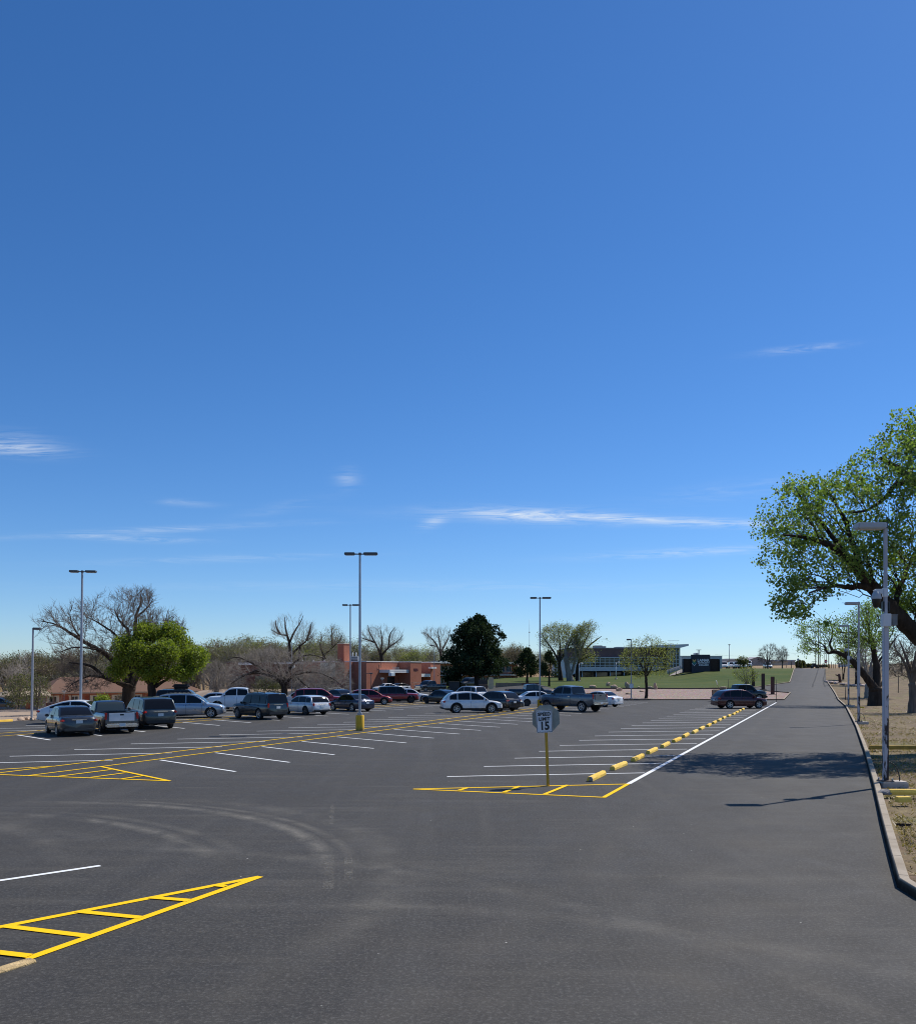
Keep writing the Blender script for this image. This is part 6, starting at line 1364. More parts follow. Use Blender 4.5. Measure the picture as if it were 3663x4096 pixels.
# --- big bare tree and the green tree on the left
rg = G(5); Y = 80
bare = [[ground_pt(516,Y,.80),W(514,2800,Y,.60),W(516,2760,Y,.56),W(520,2742,Y,.55)],
        [W(514,2750,Y,.34),W(475,2730,Y-.5,.24),W(420,2710,Y-1,.19),W(376,2672,Y-1.5,.14),W(336,2658,Y-2,.09),W(277,2651,Y-2.4,.04)], [W(516,2746,Y,.40),W(500,2712,Y,.32),W(460,2656,Y-.6,.26),W(425,2618,Y-1,.22),W(346,2574,Y-1.6,.17),W(277,2530,Y-2,.12),W(222,2498,Y-2.4,.07),W(160,2484,Y-2.8,.03)],
        [W(516,2745,Y,.36),W(512,2680,Y+.4,.28),W(509,2600,Y+.8,.21),W(514,2525,Y+1,.15),W(478,2483,Y+.6,.09),W(458,2440,Y+.4,.04)], [W(526,2742,Y,.36),W(535,2680,Y+.5,.30),W(538,2577,Y+1.2,.21),W(545,2465,Y+1.5,.13),W(564,2409,Y+1.6,.07),W(560,2372,Y+1.6,.03)],
        [W(528,2745,Y,.32),W(556,2690,Y+.6,.24),W(592,2640,Y+1.2,.18),W(645,2577,Y+1.8,.12),W(700,2537,Y+2,.07),W(742,2513,Y+2.2,.03)], [W(511,2640,Y+.6,.16),W(470,2550,Y,.11),W(400,2495,Y-.4,.07),W(350,2470,Y-.8,.03)],
        [W(440,2630,Y-.8,.14),W(390,2600,Y-2,.09),W(300,2590,Y-3,.06),W(240,2610,Y-3.4,.03)], [W(420,2712,Y-1,.12),W(360,2705,Y-1.8,.08),W(300,2730,Y-2.2,.05),W(268,2755,Y-2.4,.02)], [W(545,2470,Y+1.5,.10),W(590,2430,Y+2,.06),W(612,2395,Y+2.2,.03)], [W(346,2574,Y-1.6,.10),W(300,2520,Y-1.2,.07),W(280,2460,Y-1,.04),W(290,2420,Y-1,.02)], [W(645,2577,Y+1.8,.08),W(660,2500,Y+2,.05),W(672,2440,Y+2,.02)], [W(538,2590,Y+1.2,.12),W(580,2540,Y+1,.08),W(625,2490,Y+.6,.04)]]
bp = [(150,2486),(230,2440),(280,2412),(350,2395),(400,2420),(450,2385),(520,2352),(600,2348),(618,2440),(670,2430),(750,2505),(720,2535),(600,2560),(500,2600),(400,2640),(300,2690),(225,2690),(215,2640),(235,2580)]
tg = np.concatenate([fill(bp, 1500, Y, 4.5, rg, .35, 3), fill([(250,2640),(420,2690),(480,2720),(400,2760),(270,2770),(240,2700)], 260, Y-1.5, 2.5, rg)])
guided('bare_tree', 'huge bare spreading tree with a thick trunk behind the old pickup', bare, tg, 240, None, BK_DARK, None, BK_RED, rg, (.065,.018), (.015,.0085), 5, .7, sag=.05)
rg = G(6); Y = 77
gp = [(428,2680),(448,2620),(462,2565),(500,2548),(530,2575),(542,2520),(585,2494),(632,2498),(648,2525),(690,2500),(712,2535),(742,2562),(790,2605),(818,2640),(806,2690),(770,2712),(700,2722),(640,2712),(600,2724),(540,2700),(470,2716),(436,2706)]
gr = [[ground_pt(607,Y,.42),W(608,2770,Y,.36),W(606,2735,Y,.33)],[W(606,2740,Y,.26),W(560,2690,Y-.6,.16),W(520,2630,Y-1,.08),W(500,2580,Y-1,.03)],[W(606,2738,Y,.27),W(615,2670,Y,.18),W(600,2590,Y,.10),W(605,2520,Y,.03)],[W(610,2740,Y,.22),W(660,2690,Y+.6,.15),W(690,2610,Y+.8,.08),W(700,2540,Y+.8,.03)],[W(622,2748,Y,.16),W(680,2710,Y,.10),W(760,2670,Y,.05),W(800,2640,Y,.02)]]
def lobe(cx, cy, rx, ry): return [(cx+rx*math.cos(a)*(1+.18*math.sin(3*a+cx)), cy+ry*math.sin(a)*(1+.18*math.cos(2*a+cy))) for a in np.linspace(0, 6.1, 12)]
gl_ = np.concatenate([fill(lobe(cx, cy, rx, ry), n_, Y+dy, dp, rg) for cx, cy, rx, ry, n_, dy, dp in ((592,2532,50,42,170,.2,1.4),(688,2542,46,44,160,.6,1.4),(498,2610,44,66,170,-.4,1.5),(776,2640,46,52,150,.3,1.4),(560,2612,52,48,150,-1.4,1.2),(655,2615,56,50,160,-1.6,1.2),(600,2688,62,34,130,-.6,1.4),(716,2690,56,30,110,-.4,1.3),(470,2686,34,28,60,-.2,1.),(735,2592,40,36,90,1.2,1.2))])
guided('green_tree', 'dense bright green tree in fresh leaf right of the huge bare tree', gr, gl_, 140, (22,.20,.16), BK_DARK, LF_SPRING, BK_DARK, rg, (.06,.02), (.016,.008))
# --- small trees and shrubs on the left
rg = G(7)
def small(name, label, px, pyb, Y, poly_, n, leaf, lmat, bark=BK_RED, r=.10, stems=1, spray=0, spl=.4, seed=1, nsec=30, depth=1.6, cat='tree', group=None, clump=.0, twr=(.012,.006), zb=None, secr=(.035,.012), fork=None):
    rg = G(seed); X = at(px,Y); z = T(X,Y)-.05 if zb is None else zb; cx = sum(p[0] for p in poly_)/len(poly_); ys = [p[1] for p in poly_]; top = min(ys); mid = lerp(max(ys), top, .45); limbs = []
    fk = fork or lerp(zat(max(ys),Y), z, .25 if stems == 1 else .9); fz = (X, Y, fk)
    if stems == 1: limbs.append([(X,Y,z,r*1.25),(X+rg.uniform(-.1,.1),Y,lerp(z,fk,.5),r),(X,Y,fk,r*.92)]); ns = 5
    else: ns = stems
    for i in range(ns):
        f = (i+.5)/ns; tx = lerp(min(p[0] for p in poly_), max(p[0] for p in poly_), .12+.76*f); ty = lerp(top, max(ys), .15+.3*abs(f-.5)*2); dy = rg.uniform(-.6,.6)*depth
        st = (X+rg.uniform(-.15,.15)*(stems > 1), Y+rg.uniform(-.15,.15)*(stems > 1), fk if stems == 1 else z); q = W(tx, ty, Y, .015); q = (q[0], q[1]+dy, q[2], .015)
        m = (lerp(st[0],q[0],.42)+rg.uniform(-.1,.1), lerp(st[1],q[1],.45), lerp(st[2],q[2],.55)); limbs.append([(*st, r*(.62 if stems == 1 else .5)),(*m, r*.33),q])
    return guided(name, label, limbs, fill(poly_, n, Y, depth, rg, clump, seed), nsec, leaf, bark, lmat, bark, rg, secr, twr, spray, spl, group, cat=cat, base=(X,Y,z))
small('small_tree', 'thin young tree with sparse green leaves just right of the far left pole', 151, 2860, 66, [(112,2760),(118,2715),(150,2690),(182,2712),(190,2770),(176,2815),(140,2825),(116,2810)], 240, (6,.13,.10), LF_OLIVE, r=.11, spray=2, seed=21)
small('small_tree', 'soft green small tree left of the far left pole', 77, 2830, 105, [(28,2790),(45,2720),(75,2690),(110,2700),(128,2760),(120,2815),(80,2830),(40,2825)], 260, (8,.22,.16), LF_OLIVE, r=.10, spray=2, seed=22, depth=2.4)
small('shrub', 'round green bush in front of the dormitory between the pole and the bare trunk', 411, 2835, 112, [(380,2820),(384,2795),(400,2782),(425,2784),(440,2800),(443,2830),(410,2840)], 170, (16,.18,.15), LF_SPRING, r=.06, stems=6, seed=23, depth=1.1, cat='shrub')
small('shrub', 'brownish twiggy bush left of the thick bare trunk by the dormitory wall', 478, 2822, 120, [(455,2812),(462,2785),(485,2775),(500,2790),(500,2820)], 120, (3,.15,.10), LF_BROWN, r=.05, stems=6, spray=3, seed=24, depth=1., cat='shrub')
small('vase_shrub', 'tall bare grey multi stemmed bush fanning up behind the white pickup', 870, 2792, 112, [(800,2740),(806,2690),(830,2650),(870,2640),(905,2655),(925,2690),(920,2740),(890,2770),(850,2770)], 560, None, None, BK_GREY, r=.13, stems=16, spray=4, spl=.7, seed=25, depth=2.2, cat='shrub', nsec=90)
# --- the tangled arching tree
rg = G(9); Y = 128
tl = [[ground_pt(1136,Y,.52),W(1138,2760,Y,.46),W(1132,2735,Y,.40)],[W(1132,2740,Y,.34),W(1105,2702,Y-.3,.30),W(1060,2680,Y-.6,.25),W(1010,2690,Y-1,.18),W(960,2712,Y-1.4,.11),W(925,2735,Y-1.6,.05)],[W(1130,2738,Y,.28),W(1098,2712,Y+.6,.26),W(1040,2692,Y+.8,.2),W(980,2700,Y+.6,.13),W(940,2720,Y+.4,.06)],[W(1060,2680,Y-.6,.15),W(1000,2650,Y-.8,.10),W(950,2630,Y-1,.06),W(910,2640,Y-1,.03)],[W(1134,2738,Y,.30),W(1150,2690,Y,.22),W(1190,2640,Y+.4,.14),W(1240,2620,Y+.6,.08),W(1320,2640,Y+.8,.03)],[W(1136,2745,Y,.26),W(1180,2700,Y-.6,.18),W(1260,2690,Y-1,.11),W(1330,2715,Y-1.2,.06),W(1375,2750,Y-1.3,.03)],[W(1132,2736,Y,.2),W(1120,2680,Y+1,.14),W(1100,2630,Y+1.4,.07),W(1080,2600,Y+1.6,.03)],[W(1180,2702,Y-.6,.12),W(1220,2740,Y-1.6,.08),W(1270,2770,Y-2,.03)]]
tp = [(890,2740),(885,2690),(930,2640),(1000,2605),(1070,2592),(1150,2600),(1250,2610),(1340,2632),(1395,2680),(1405,2740),(1370,2775),(1280,2785),(1190,2780),(1160,2740),(1090,2725),(1010,2730),(940,2775)]
guided('tangled_tree', 'sprawling bare tree with arching limbs and tangled pale twigs before the classroom wing', tl, fill(tp, 2300, Y, 4.5, rg, .25, 4), 320, None, BK_DARK, None, BK_PALE, rg, (.07,.022), (.018,.010), 4, 1.0, droop=.12, sag=.16)
small('bare_shrub', 'grey tangle of bare stems in front of the wing right of the white camera pole', 1270, 2782, 140, [(1160,2780),(1170,2720),(1230,2680),(1310,2670),(1390,2690),(1410,2740),(1390,2785),(1280,2790)], 700, None, None, BK_PALE, r=.09, stems=14, spray=4, spl=.9, seed=28, depth=2.5, cat='shrub', nsec=120, twr=(.018,.010))
small('olive_shrub', 'olive green shrub growing under the arch of the tangled tree', 1085, 2792, 132, [(1010,2785),(1020,2735),(1060,2712),(1110,2715),(1140,2750),(1145,2790),(1080,2796)], 330, (9,.25,.15), LF_OLIVE, BK_GREY, r=.07, stems=8, spray=2, seed=26, depth=1.8, cat='shrub')
small('bare_shrub', 'dark brown thicket of bare stems left of the arching tree', 985, 2796, 134, [(925,2785),(930,2740),(960,2715),(1010,2712),(1030,2745),(1030,2790),(980,2796)], 300, None, None, BK_RED, r=.08, stems=12, spray=4, spl=.7, seed=27, depth=1.8, cat='shrub', nsec=60)
# --- tall bare trees that stand above the woodland line
def tall(label, px, Y, limbs_px, poly_, n, bark, leaf=None, lmat=None, seed=1, r=.5, spray=3, spl=1.2, nsec=130, name='bare_tree', depth=6, group=None, twr=(.020,.010), secr=(.085,.02), clump=.12, twig=None, base=None):
    rg = G(seed); limbs = []
    for k, L in enumerate(limbs_px):
        m = len(L); r0 = r*(1 if k == 0 else .55); limbs.append([(ground_pt(q[0],Y,r0*1.2) if (k == 0 and i == 0) else (lambda w: (w[0], w[1]+rg.uniform(-.3,.3)*i*(k > 0), w[2], w[3]))(W(q[0],q[1],Y,r0*(1-.85*i/(m-1)) if k else r0*(1-.3*i/(m-1)))))for i, q in enumerate(L)])
    return guided(name, label, limbs, fill(poly_, n, Y, depth, rg, clump, seed), nsec, leaf, bark, lmat, twig or BK_GREY, rg, secr, twr, spray, spl, group, sag=.04)
tall('tall bare tree standing above the woodland, behind the white camera pole', 1162, 215, [[(1164,2740),(1160,2640),(1157,2570)],[(1157,2580),(1150,2545),(1120,2538),(1085,2520)],[(1157,2575),(1176,2530),(1198,2492),(1214,2462)],[(1160,2625),(1192,2592),(1226,2563),(1256,2545)],[(1155,2565),(1142,2510),(1140,2468)],[(1200,2580),(1195,2660),(1190,2720)],[(1226,2563),(1240,2520),(1246,2490)],[(1120,2538),(1104,2505),(1100,2480)]],
     [(1078,2525),(1095,2488),(1120,2470),(1142,2455),(1175,2462),(1212,2453),(1228,2490),(1250,2484),(1266,2530),(1250,2560),(1200,2570),(1150,2550),(1100,2545)], 420, BK_DARK, seed=31, r=.55)
tall('bare branching tree behind the brick chimney', 1530, 208, [[(1528,2740),(1526,2640),(1522,2610)],[(1522,2615),(1500,2570),(1478,2530),(1470,2500)],[(1524,2625),(1555,2590),(1590,2565),(1612,2540)],[(1522,2610),(1528,2560),(1520,2510)],[(1555,2590),(1560,2540),(1580,2510)],[(1500,2570),(1470,2560),(1440,2550)]],
     [(1435,2555),(1445,2525),(1480,2505),(1530,2502),(1580,2512),(1615,2530),(1612,2570),(1560,2600),(1480,2600)], 420, BK_DARK, seed=32, r=.5)
tall('bare spreading tree left of the big evergreen', 1765, 214, [[(1768,2740),(1766,2650),(1762,2610)],[(1762,2615),(1740,2570),(1715,2545),(1692,2528)],[(1763,2610),(1790,2560),(1800,2520)],[(1762,2605),(1755,2550),(1750,2512)],[(1766,2640),(1800,2600),(1815,2570)]],
     [(1684,2530),(1700,2515),(1750,2508),(1800,2510),(1818,2550),(1815,2600),(1770,2620),(1710,2580)], 340, BK_DARK, seed=33, r=.45)
tall('bare forked tree above the wing, right of the thin camera pole', 1310, 212, [[(1292,2740),(1290,2660),(1298,2620)],[(1298,2620),(1330,2590),(1360,2560),(1370,2530)],[(1296,2625),(1280,2580),(1290,2540)],[(1330,2590),(1325,2540),(1330,2505)]], [(1260,2580),(1275,2530),(1310,2510),(1340,2500),(1370,2520),(1385,2560),(1360,2600),(1290,2610)], 300, BK_DARK, (2,.3,.22), LF_BUD, seed=34, r=.45)
# --- cottonwoods by the college hall
tall('left pale green cottonwood in front of the college hall', 2242, 184, [[(2243,2722),(2238,2680),(2234,2640)],[(2234,2645),(2210,2600),(2180,2560),(2165,2530)],[(2235,2640),(2240,2580),(2230,2520)],[(2236,2650),(2265,2600),(2285,2560),(2290,2520)]], [(2153,2545),(2175,2512),(2225,2496),(2275,2495),(2300,2515),(2305,2560),(2285,2605),(2230,2615),(2175,2605),(2158,2575)], 520, BK_DARK, (9,.4,.20), LF_PALE, seed=41, name='cottonwood_tree', spray=3, depth=5)
tall('middle cottonwood with a split pale trunk in front of the college hall', 2279, 180, [[(2281,2722),(2272,2680),(2262,2630)],[(2280,2705),(2296,2660),(2300,2610),(2290,2560)],[(2264,2640),(2262,2590),(2280,2550)]], [(2245,2640),(2255,2590),(2290,2560),(2320,2580),(2330,2620),(2310,2650),(2270,2660)], 220, BK_GREY, (6,.35,.19), LF_BUD, seed=42, name='cottonwood_tree', r=.7, depth=4)
tall('right pale green cottonwood before the long glass band', 2312, 182, [[(2312,2720),(2310,2680),(2318,2640)],[(2318,2645),(2350,2590),(2385,2560),(2405,2545)],[(2318,2640),(2335,2570),(2370,2510)],[(2316,2640),(2305,2580),(2310,2530)],[(2320,2640),(2360,2625),(2400,2630)]], [(2293,2525),(2325,2500),(2368,2488),(2392,2505),(2400,2535),(2420,2555),(2408,2600),(2395,2640),(2345,2650),(2305,2620)], 560, BK_DARK, (9,.4,.20), LF_PALE, seed=43, name='cottonwood_tree', spray=3, depth=5)
# --- young trees on the gravel and lawn
small('young_tree', 'young yellow green tree in the gravel bed right of the notice pole', 2583, 2797, 107, [(2476,2625),(2498,2600),(2520,2562),(2560,2550),(2598,2540),(2640,2562),(2690,2578),(2698,2620),(2684,2672),(2650,2700),(2600,2700),(2550,2712),(2505,2690),(2482,2655)], 800, (7,.17,.115), LF_PALE, BK_DARK, r=.17, spray=1, seed=51, nsec=110, depth=3.2, secr=(.05,.015), fork=zat(2712,107))
small('lime_shrub', 'small lime green vase shaped tree behind the black pickup on the lawn', 2988, 2745, 136, [(2925,2688),(2955,2676),(2990,2668),(3020,2674),(3035,2694),(3018,2718),(2990,2738),(2955,2722)], 330, (4,.18,.12), LF_LIME, BK_GREY, r=.10, stems=11, spray=2, spl=.5, seed=52, depth=1.8, nsec=60)
small('bare_tree', 'larger of two bare round trees on the lawn near the road', 3070, 2684, 218, [(3030,2650),(3036,2605),(3060,2582),(3090,2576),(3112,2595),(3114,2635),(3095,2660),(3060,2662)], 420, None, None, BK_RED, r=.22, spray=4, spl=.8, seed=53, depth=2.5, nsec=90, twr=(.022,.012), secr=(.06,.02))
small('bare_tree', 'smaller bare tree right of the larger bare round tree', 3129, 2679, 230, [(3108,2640),(3110,2605),(3128,2588),(3145,2598),(3152,2630),(3138,2650),(3118,2652)], 260, None, None, BK_RED, r=.16, spray=4, spl=.8, seed=54, depth=1.8, nsec=60, twr=(.022,.012), secr=(.06,.02))
small('small_tree', 'small olive green tree among the vans beyond the lawn', 2971, 2680, 216, [(2950,2650),(2952,2635),(2972,2630),(2988,2640),(2988,2655),(2970,2660)], 150, (10,.3,.24), LF_OLIVE, BK_DARK, r=.10, seed=55, depth=1.2, fork=zat(2662,216))
# --- trees on the right verge
rg = G(13); Y = 86
ln_ = [[ground_pt(3502,Y,.82),W(3501,2780,Y,.62),W(3500,2752,Y,.58)],[W(3500,2758,Y,.46),W(3470,2718,Y-.3,.36),W(3440,2680,Y-.6,.30),W(3410,2648,Y-1,.26),W(3375,2622,Y-1.2,.22),W(3335,2608,Y-1.4,.17),W(3310,2612,Y-1.5,.12),W(3300,2592,Y-1.5,.09),W(3285,2575,Y-1.5,.05),W(3240,2560,Y-1.6,.02)],[W(3502,2756,Y,.44),W(3507,2700,Y+.4,.36),W(3500,2640,Y+.6,.28),W(3488,2570,Y+.6,.20),W(3470,2500,Y+.6,.12),W(3462,2430,Y+.6,.04)],[W(3335,2608,Y-1.4,.14),W(3320,2580,Y-1,.10),W(3330,2530,Y-.6,.06),W(3320,2490,Y-.4,.03)],[W(3490,2580,Y+.6,.14),W(3430,2540,Y+.2,.10),W(3370,2530,Y,.05),W(3330,2540,Y,.02)],[W(3505,2660,Y+.6,.14),W(3550,2600,Y+1,.09),W(3590,2540,Y+1.4,.04)],[W(3520,2745,Y,.12),W(3545,2700,Y+.8,.07),W(3560,2670,Y+1,.03)]]
lp = [(3198,2580),(3200,2510),(3225,2490),(3270,2478),(3330,2465),(3400,2465),(3425,2425),(3465,2398),(3520,2425),(3575,2470),(3570,2540),(3500,2590),(3430,2580),(3380,2600),(3300,2590),(3280,2620),(3235,2625),(3205,2610)]
guided('cottonwood_tree', 'leaning cottonwood with a forked trunk on the verge, its green crown over the far road', ln_, fill(lp, 900, Y, 4.5, rg, .4, 7), 160, (10,.2,.14,.3), BK_DARK, LF_COT, BK_DARK, rg, (.07,.02), (.018,.008))
small('bare_tree', 'grey leafless tree behind the leaning cottonwood on the verge', 3470, 2800, 108, [(3420,2690),(3430,2610),(3470,2560),(3530,2540),(3590,2560),(3620,2620),(3610,2690),(3540,2710),(3470,2720)], 520, None, None, BK_PALE, r=.36, spray=4, spl=.8, seed=61, depth=3.5, nsec=110, twr=(.022,.012), secr=(.07,.02))
small('bare_tree', 'bare dark trunked tree at the right edge of the verge', 3648, 2848, 70, [(3560,2690),(3540,2640),(3570,2560),(3610,2510),(3680,2490),(3760,2530),(3790,2620),(3760,2690),(3690,2712),(3610,2712)], 480, (2,.12,.07), LF_BUD, BK_RED, r=.30, spray=4, spl=.6, seed=62, depth=2.8, nsec=100, twr=(.018,.009), secr=(.06,.018), fork=zat(2735,70))
small('small_tree', 'small green tree behind the second light pole far up the verge', 3371, 2688, 160, [(3342,2630),(3350,2600),(3375,2588),(3400,2602),(3408,2640),(3385,2655),(3355,2650)], 260, (10,.25,.17), LF_SPRING, BK_DARK, r=.14, stems=4, seed=63, depth=1.8)
small('leafy_tree', 'yellow green tree behind the peeling poles on the verge', 3425, 2700, 140, [(3380,2640),(3390,2570),(3420,2520),(3470,2520),(3490,2580),(3480,2650),(3430,2670)], 330, (8,.28,.17), LF_PALE, BK_DARK, r=.26, seed=64, depth=3)
# --- evergreens
def pine(label, px, Y, prof, ytop, ybase, r, n, lmat, seed, name='evergreen_tree', bare=.12, sz=.34, zb=None, depthf=.85, gap=.2):
    """prof: list of (fraction of height, left px, right px)"""
    rg = G(seed); X = at(px,Y); z = T(X,Y)-.1 if zb is None else zb; zt = zat(ytop,Y); limbs = [[(X,Y,z,r*1.2),(X,Y,lerp(z,zt,.3),r*.85),(X+.1,Y,lerp(z,zt,.65),r*.45),(X,Y,zt-.2,.04)]]; C = []; s = Y/FOC
    for i in range(n):
        f = rg.uniform(bare, 1)**1.0; l = interp([(a,b) for a,b,c in prof], f)*s; rr_ = interp([(a,c) for a,b,c in prof], f)*s; th = rg.uniform(0, 2*math.pi); rho = math.sqrt(rg.uniform(.12,1))*(1 if f < .9 else .7); cx_, sx_ = math.cos(th), math.sin(th)
        R_ = (rr_ if cx_ > 0 else l); lump = 1+.6*mnoise.noise(Vector((math.cos(th)*2.2,math.sin(th)*2.2+seed,f*9))); C.append((X+cx_*R_*rho*lump, Y+sx_*(l+rr_)/2*depthf*rho*lump, lerp(z,zt,f)+rg.uniform(-.15,.15)-.06*R_*rho))
    C = np.array(C); keep = [mnoise.noise(Vector(c)*.55+Vector((seed,0,0))) > -.38+gap for c in C]; C = C[keep]
    return guided(name, label, limbs, C, 110, (24,sz*.7,sz*.85,.1), BK_DARK, lmat, BK_DARK, rg, (.07,.02), (.02,.01), sag=-.02)
pine('big dark evergreen standing over the dumpsters, tallest thing in the middle distance', 1907, 158, [(0,80,55),(.14,104,66),(.22,122,92),(.37,124,116),(.52,114,100),(.67,95,90),(.78,86,86),(.84,70,74),(.9,48,48),(.95,36,38),(1,10,12)], 2466, 2762, .48, 1500, LF_PINE, 71, sz=.42, bare=.22)
pine('smaller dark juniper leaning against the left of the big evergreen', 1812, 160, [(0,20,30),(.2,30,40),(.5,30,42),(.8,18,30),(1,5,8)], 2655, 2735, .14, 260, LF_PINE, 72, sz=.34, bare=.05)
pine('medium pine right of the big evergreen', 2108, 165, [(0,30,20),(.3,62,40),(.55,50,45),(.8,30,30),(1,8,8)], 2600, 2728, .22, 420, LF_PINE2, 73, sz=.32, bare=.28)
pine('smaller open pine behind the twin headed pole, left of the cottonwoods', 2196, 140, [(0,20,20),(.3,30,36),(.55,32,38),(.8,22,22),(1,6,6)], 2610, 2754, .17, 360, LF_PINE2, 74, sz=.26, bare=.36)
small('brown_tree', 'low brown green tree rising behind the white fascia of the gymnasium link', 1690, 2757, 190, [(1640,2690),(1645,2655),(1690,2640),(1730,2655),(1742,2700),(1690,2705)], 420, (9,.35,.2), LF_BROWN, BK_GREY, r=.2, stems=5, seed=75, depth=3, spray=2)
# --- woodland behind the buildings: a few grown models, each copied to its own place
def grown(seed, H, P, leaf=None, lmat=None, bark=BK_GREY, twig=None):
    rg = G(seed); T1, T2 = Tubes(), Tubes(); tips = []
    def go(p, d, L, r, lev):
        n = 5 if lev < 2 else 4; pts = [p]; dd = d.copy()
        for _ in range(n):
            dd = dd+rg.normal(size=3)*P['wob']*(1+.3*lev)+np.array((0,0,P['up'])); dd /= np.linalg.norm(dd); pts.append(pts[-1]+dd*L/n)
        rad = np.linspace(r, r*(.62 if lev == 0 else .4), n+1); (T1 if lev <= 1 else T2).add(pts, np.maximum(rad, .014), 8 if lev == 0 else (5 if lev == 1 else 3))
        if lev >= P['lev']: tips.append(pts[-1]); return
        for k in range(P['n'][lev]):
            t = rg.uniform(.45 if lev == 0 else .25, 1.) if k else 1.; i = min(n-1, int(t*n)); q = pts[i]+(pts[i+1]-pts[i])*(t*n-i) if i < n else pts[-1]
            ax = rg.normal(size=3); ax -= ax.dot(dd)*dd; ax /= np.linalg.norm(ax); a = rg.uniform(*P['ang']); nd = dd*math.cos(a)+ax*math.sin(a); go(q, nd, L*rg.uniform(*P['lr']), max(.016, np.interp(t*n, range(n+1), rad)*rg.uniform(.5,.75)), lev+1)
    go(np.zeros(3), np.array((0,0,1.)), H*.34, H*.028, 0)
    lv = None
    if leaf: t = np.array(tips); C = np.repeat(t, leaf[0], axis=0)+rg.normal(size=(len(t)*leaf[0],3))*leaf[1]; lv = leaves(C, leaf[2], rg)
    V, F = T1.arrays(); a = npmesh('trunk', V, F, [bark]); a.shade_smooth(); return a, crown_mesh(T2, lv, [twig or bark, lmat or LF_BUD])
Pw = dict(wob=.12, up=.10, lev=4, n=[6,5,4,4], ang=(.3,.95), lr=(.52,.82))
models = [grown(101, 12, Pw, (3,.35,.20), LF_BUD), grown(102, 12, {**Pw, 'wob':.16, 'ang':(.4,1.1)}, (2,.4,.20), LF_BUD, BK_DARK, BK_GREY), grown(103, 12, {**Pw, 'n':[7,5,4,4]}, (4,.4,.22), LF_OLIVE), grown(104, 12, {**Pw, 'wob':.18}, None, None, BK_PALE), grown(105, 12, {**Pw, 'up':.16, 'ang':(.25,.8)}, (3,.4,.2), LF_BUD, BK_GREY), grown(106, 12, {**Pw, 'wob':.15}, (3,.45,.22), LF_BROWN, BK_RED), grown(107, 12, {**Pw, 'up':.14}, (5,.4,.22), LF_PALE, BK_GREY)]
KIND = ['bare grey tree in bud standing in the woodland behind the buildings', 'dark limbed bare tree in the woodland behind the buildings', 'olive green tree in the woodland behind the buildings', 'pale limbed leafless tree in the woodland behind the buildings', 'upright budding tree in the woodland behind the buildings', 'brown budding tree in the woodland behind the buildings', 'light green budding tree in the woodland behind the buildings']
rt = random.Random(77)
skyline = [(-200,2600),(0,2610),(60,2600),(150,2590),(230,2595),(320,2590),(420,2590),(560,2570),(700,2560),(780,2550),(850,2555),(920,2545),(1000,2530),(1060,2545),(1150,2560),(1250,2540),(1300,2530),(1380,2530),(1450,2550),(1620,2565),(1690,2575),(1800,2580),(1850,2590),(2000,2580),(2060,2565),(2130,2585),(2200,2600),(2290,2620)]
def tree_at(px, Y, ptop, k):
    X = at(px,Y); z = T(X,Y)-.3; h = (zat(ptop,Y)-z); s = h/models_h[k]; root = empty('woodland_tree', (X,Y,z), rt.random()*6.28, KIND[k], 'tree', 'trees of the woodland behind the buildings'); root.scale = (s*rt.uniform(.9,1.2), s*rt.uniform(.9,1.2), s)
    link('trunk', models[k][0], root); link('crown', models[k][1], root)
models_h = [max(v.co.z for v in m[1].vertices) for m in models]
px = -190
while px < 2260:
    for row, (Y0, Y1, dz) in enumerate(((232,250,0),(262,300,6),(226,236,34))):
        if row == 2 and (px > 1900 or rt.random() < .35): continue
        q = px+rt.uniform(-16,16); Yq = rt.uniform(Y0,Y1); tree_at(q, Yq, interp(skyline, q)+dz+rt.uniform(-9,16), rt.choice([0,0,1,2,3,4,4,5,6] if px > 500 else [0,2,2,3,3,5,5,1]))
    px += rt.uniform(30,44)
for (q, Yq, pt, k) in ((1005,196,2530,1),(940,198,2555,0),(840,196,2560,4),(880,200,2550,2),(770,225,2560,0),(700,222,2580,2),(1060,199,2560,5),(1330,200,2545,1),(1400,203,2575,0),(1620,216,2585,6),(1655,214,2572,6),(2040,232,2570,5),(2080,236,2572,5),(60,160,2690,5),(330,215,2640,3),(20,185,2650,3),(110,205,2630,3),(260,212,2625,0)): tree_at(q, Yq, pt, k)
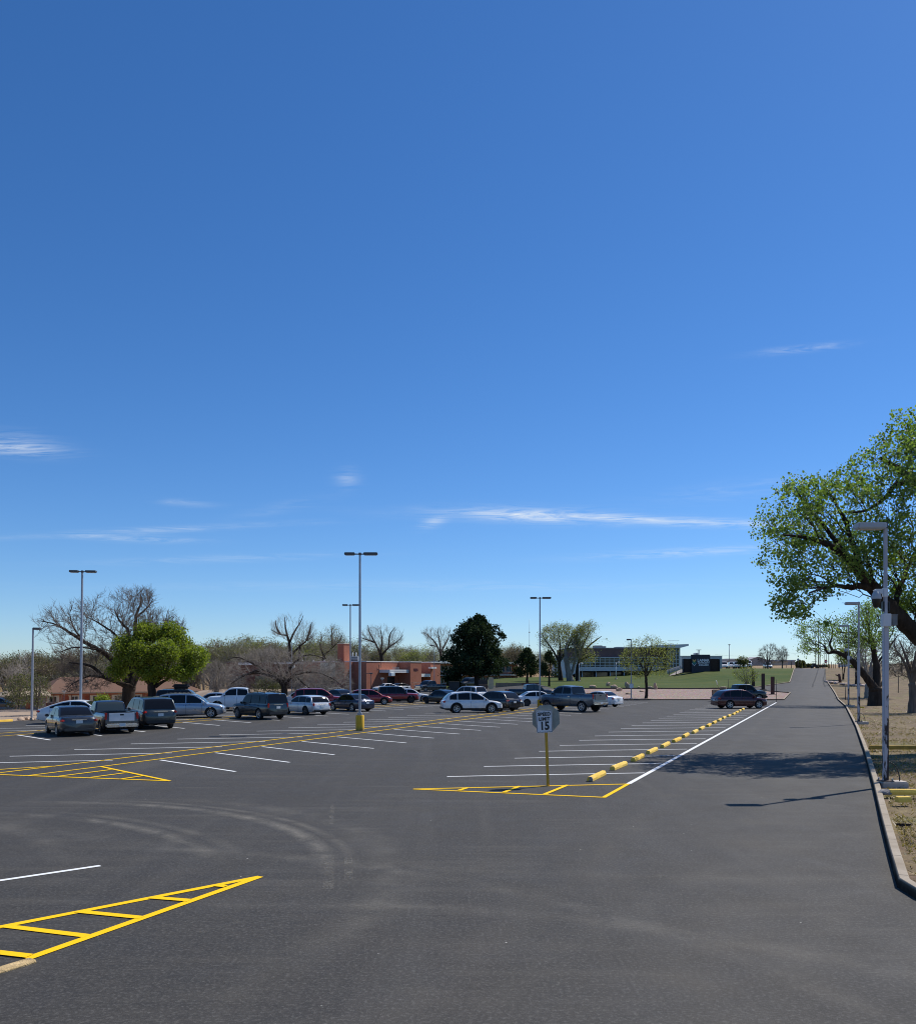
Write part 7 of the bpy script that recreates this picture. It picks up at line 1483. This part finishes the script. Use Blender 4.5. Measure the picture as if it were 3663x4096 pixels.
# far shrubs on the plain
rb = G(4)
for i, (px_, Yb, w, h, l) in enumerate(((3196,430,30,30,'dark rounded bush on the plain left of the far utility poles'),(3214,440,26,26,'dark bush in the middle of the far bush row'),(3240,460,34,20,'long low bush right in the far bush row'),(2890,640,30,16,'distant dark treetops right of the sign wall'),(2935,660,40,16,'distant dark treetops left of the broad warehouse'),(3003,700,10,12,'tiny tree on the ridge of the warehouse'),(3290,440,30,14,'low far bush under the road tree'),(3420,300,60,16,'olive scrub far up the verge'))):
    X = at(px_,Yb); s = Yb/FOC; hgt = zat(2655 if i < 3 else (2640 if i < 6 else 2668), Yb)
    z0 = min(T(X,Yb), hgt)-.3; C = rb.normal(size=(900,3)); C /= np.linalg.norm(C, axis=1)[:,None]; C *= rb.uniform(.4,1,(900,1))**.5; C = C*np.array((w*s/2, w*s/2*.8, h*s/2*1.1)); C[:,2] += h*s*.5; C += np.array([mnoise.noise_vector(Vector(c)*.25+Vector((i*5,0,0))) for c in C])*1.2
    V, F = leaves(C, .9, rb); o = link('far_bush', npmesh('far_bush', V, F, [LF_OLIVE]), None); o.location = (X,Yb,z0); tag(o, l, 'bush')
# --- dry tufts and fallen leaves on the near verge, too many to count
rb = G(15); pts = []
while len(pts) < 34000:
    Yq = 10+abs(rb.normal())*28; xq = road_x(Yq)+.3+rb.uniform(0,1)**1.3*min(24, 4+Yq*.35)
    if Yq > 95 or mnoise.noise(Vector((xq*.45,Yq*.45,0))) < rb.uniform(-.45,.35): continue
    pts.append((xq,Yq))
pts = np.array(pts); n = len(pts); zz = np.array([T(*p) for p in pts]); h = rb.uniform(.02,.065,n)*np.where(rb.random(n) < .1, 1.6, 1); w = rb.uniform(.006,.014,n)+pts[:,1]*.00025; th = rb.uniform(0,6.28,n); ln2 = rb.normal(size=(n,2))*h[:,None]*.9
B = np.stack([pts[:,0], pts[:,1], zz], 1); dx = np.stack([np.cos(th)*w, np.sin(th)*w, np.zeros(n)], 1); tp_ = B+np.stack([ln2[:,0], ln2[:,1], h], 1)
V = np.stack([B-dx, B+dx, tp_+dx*.25, tp_-dx*.25], 1).reshape(-1,3)
LF_DRY = m_leaf('dry_grass_blade', [(.14,.10,.05),(.28,.205,.095),(.40,.31,.155),(.13,.14,.045)], .25)
tag(link('dry_grass', npmesh('dry_grass', V, np.arange(4*n).reshape(n,4), [LF_DRY])), 'short dry grass and leaf litter covering the verge beside the kerb', 'grass', kind='stuff')
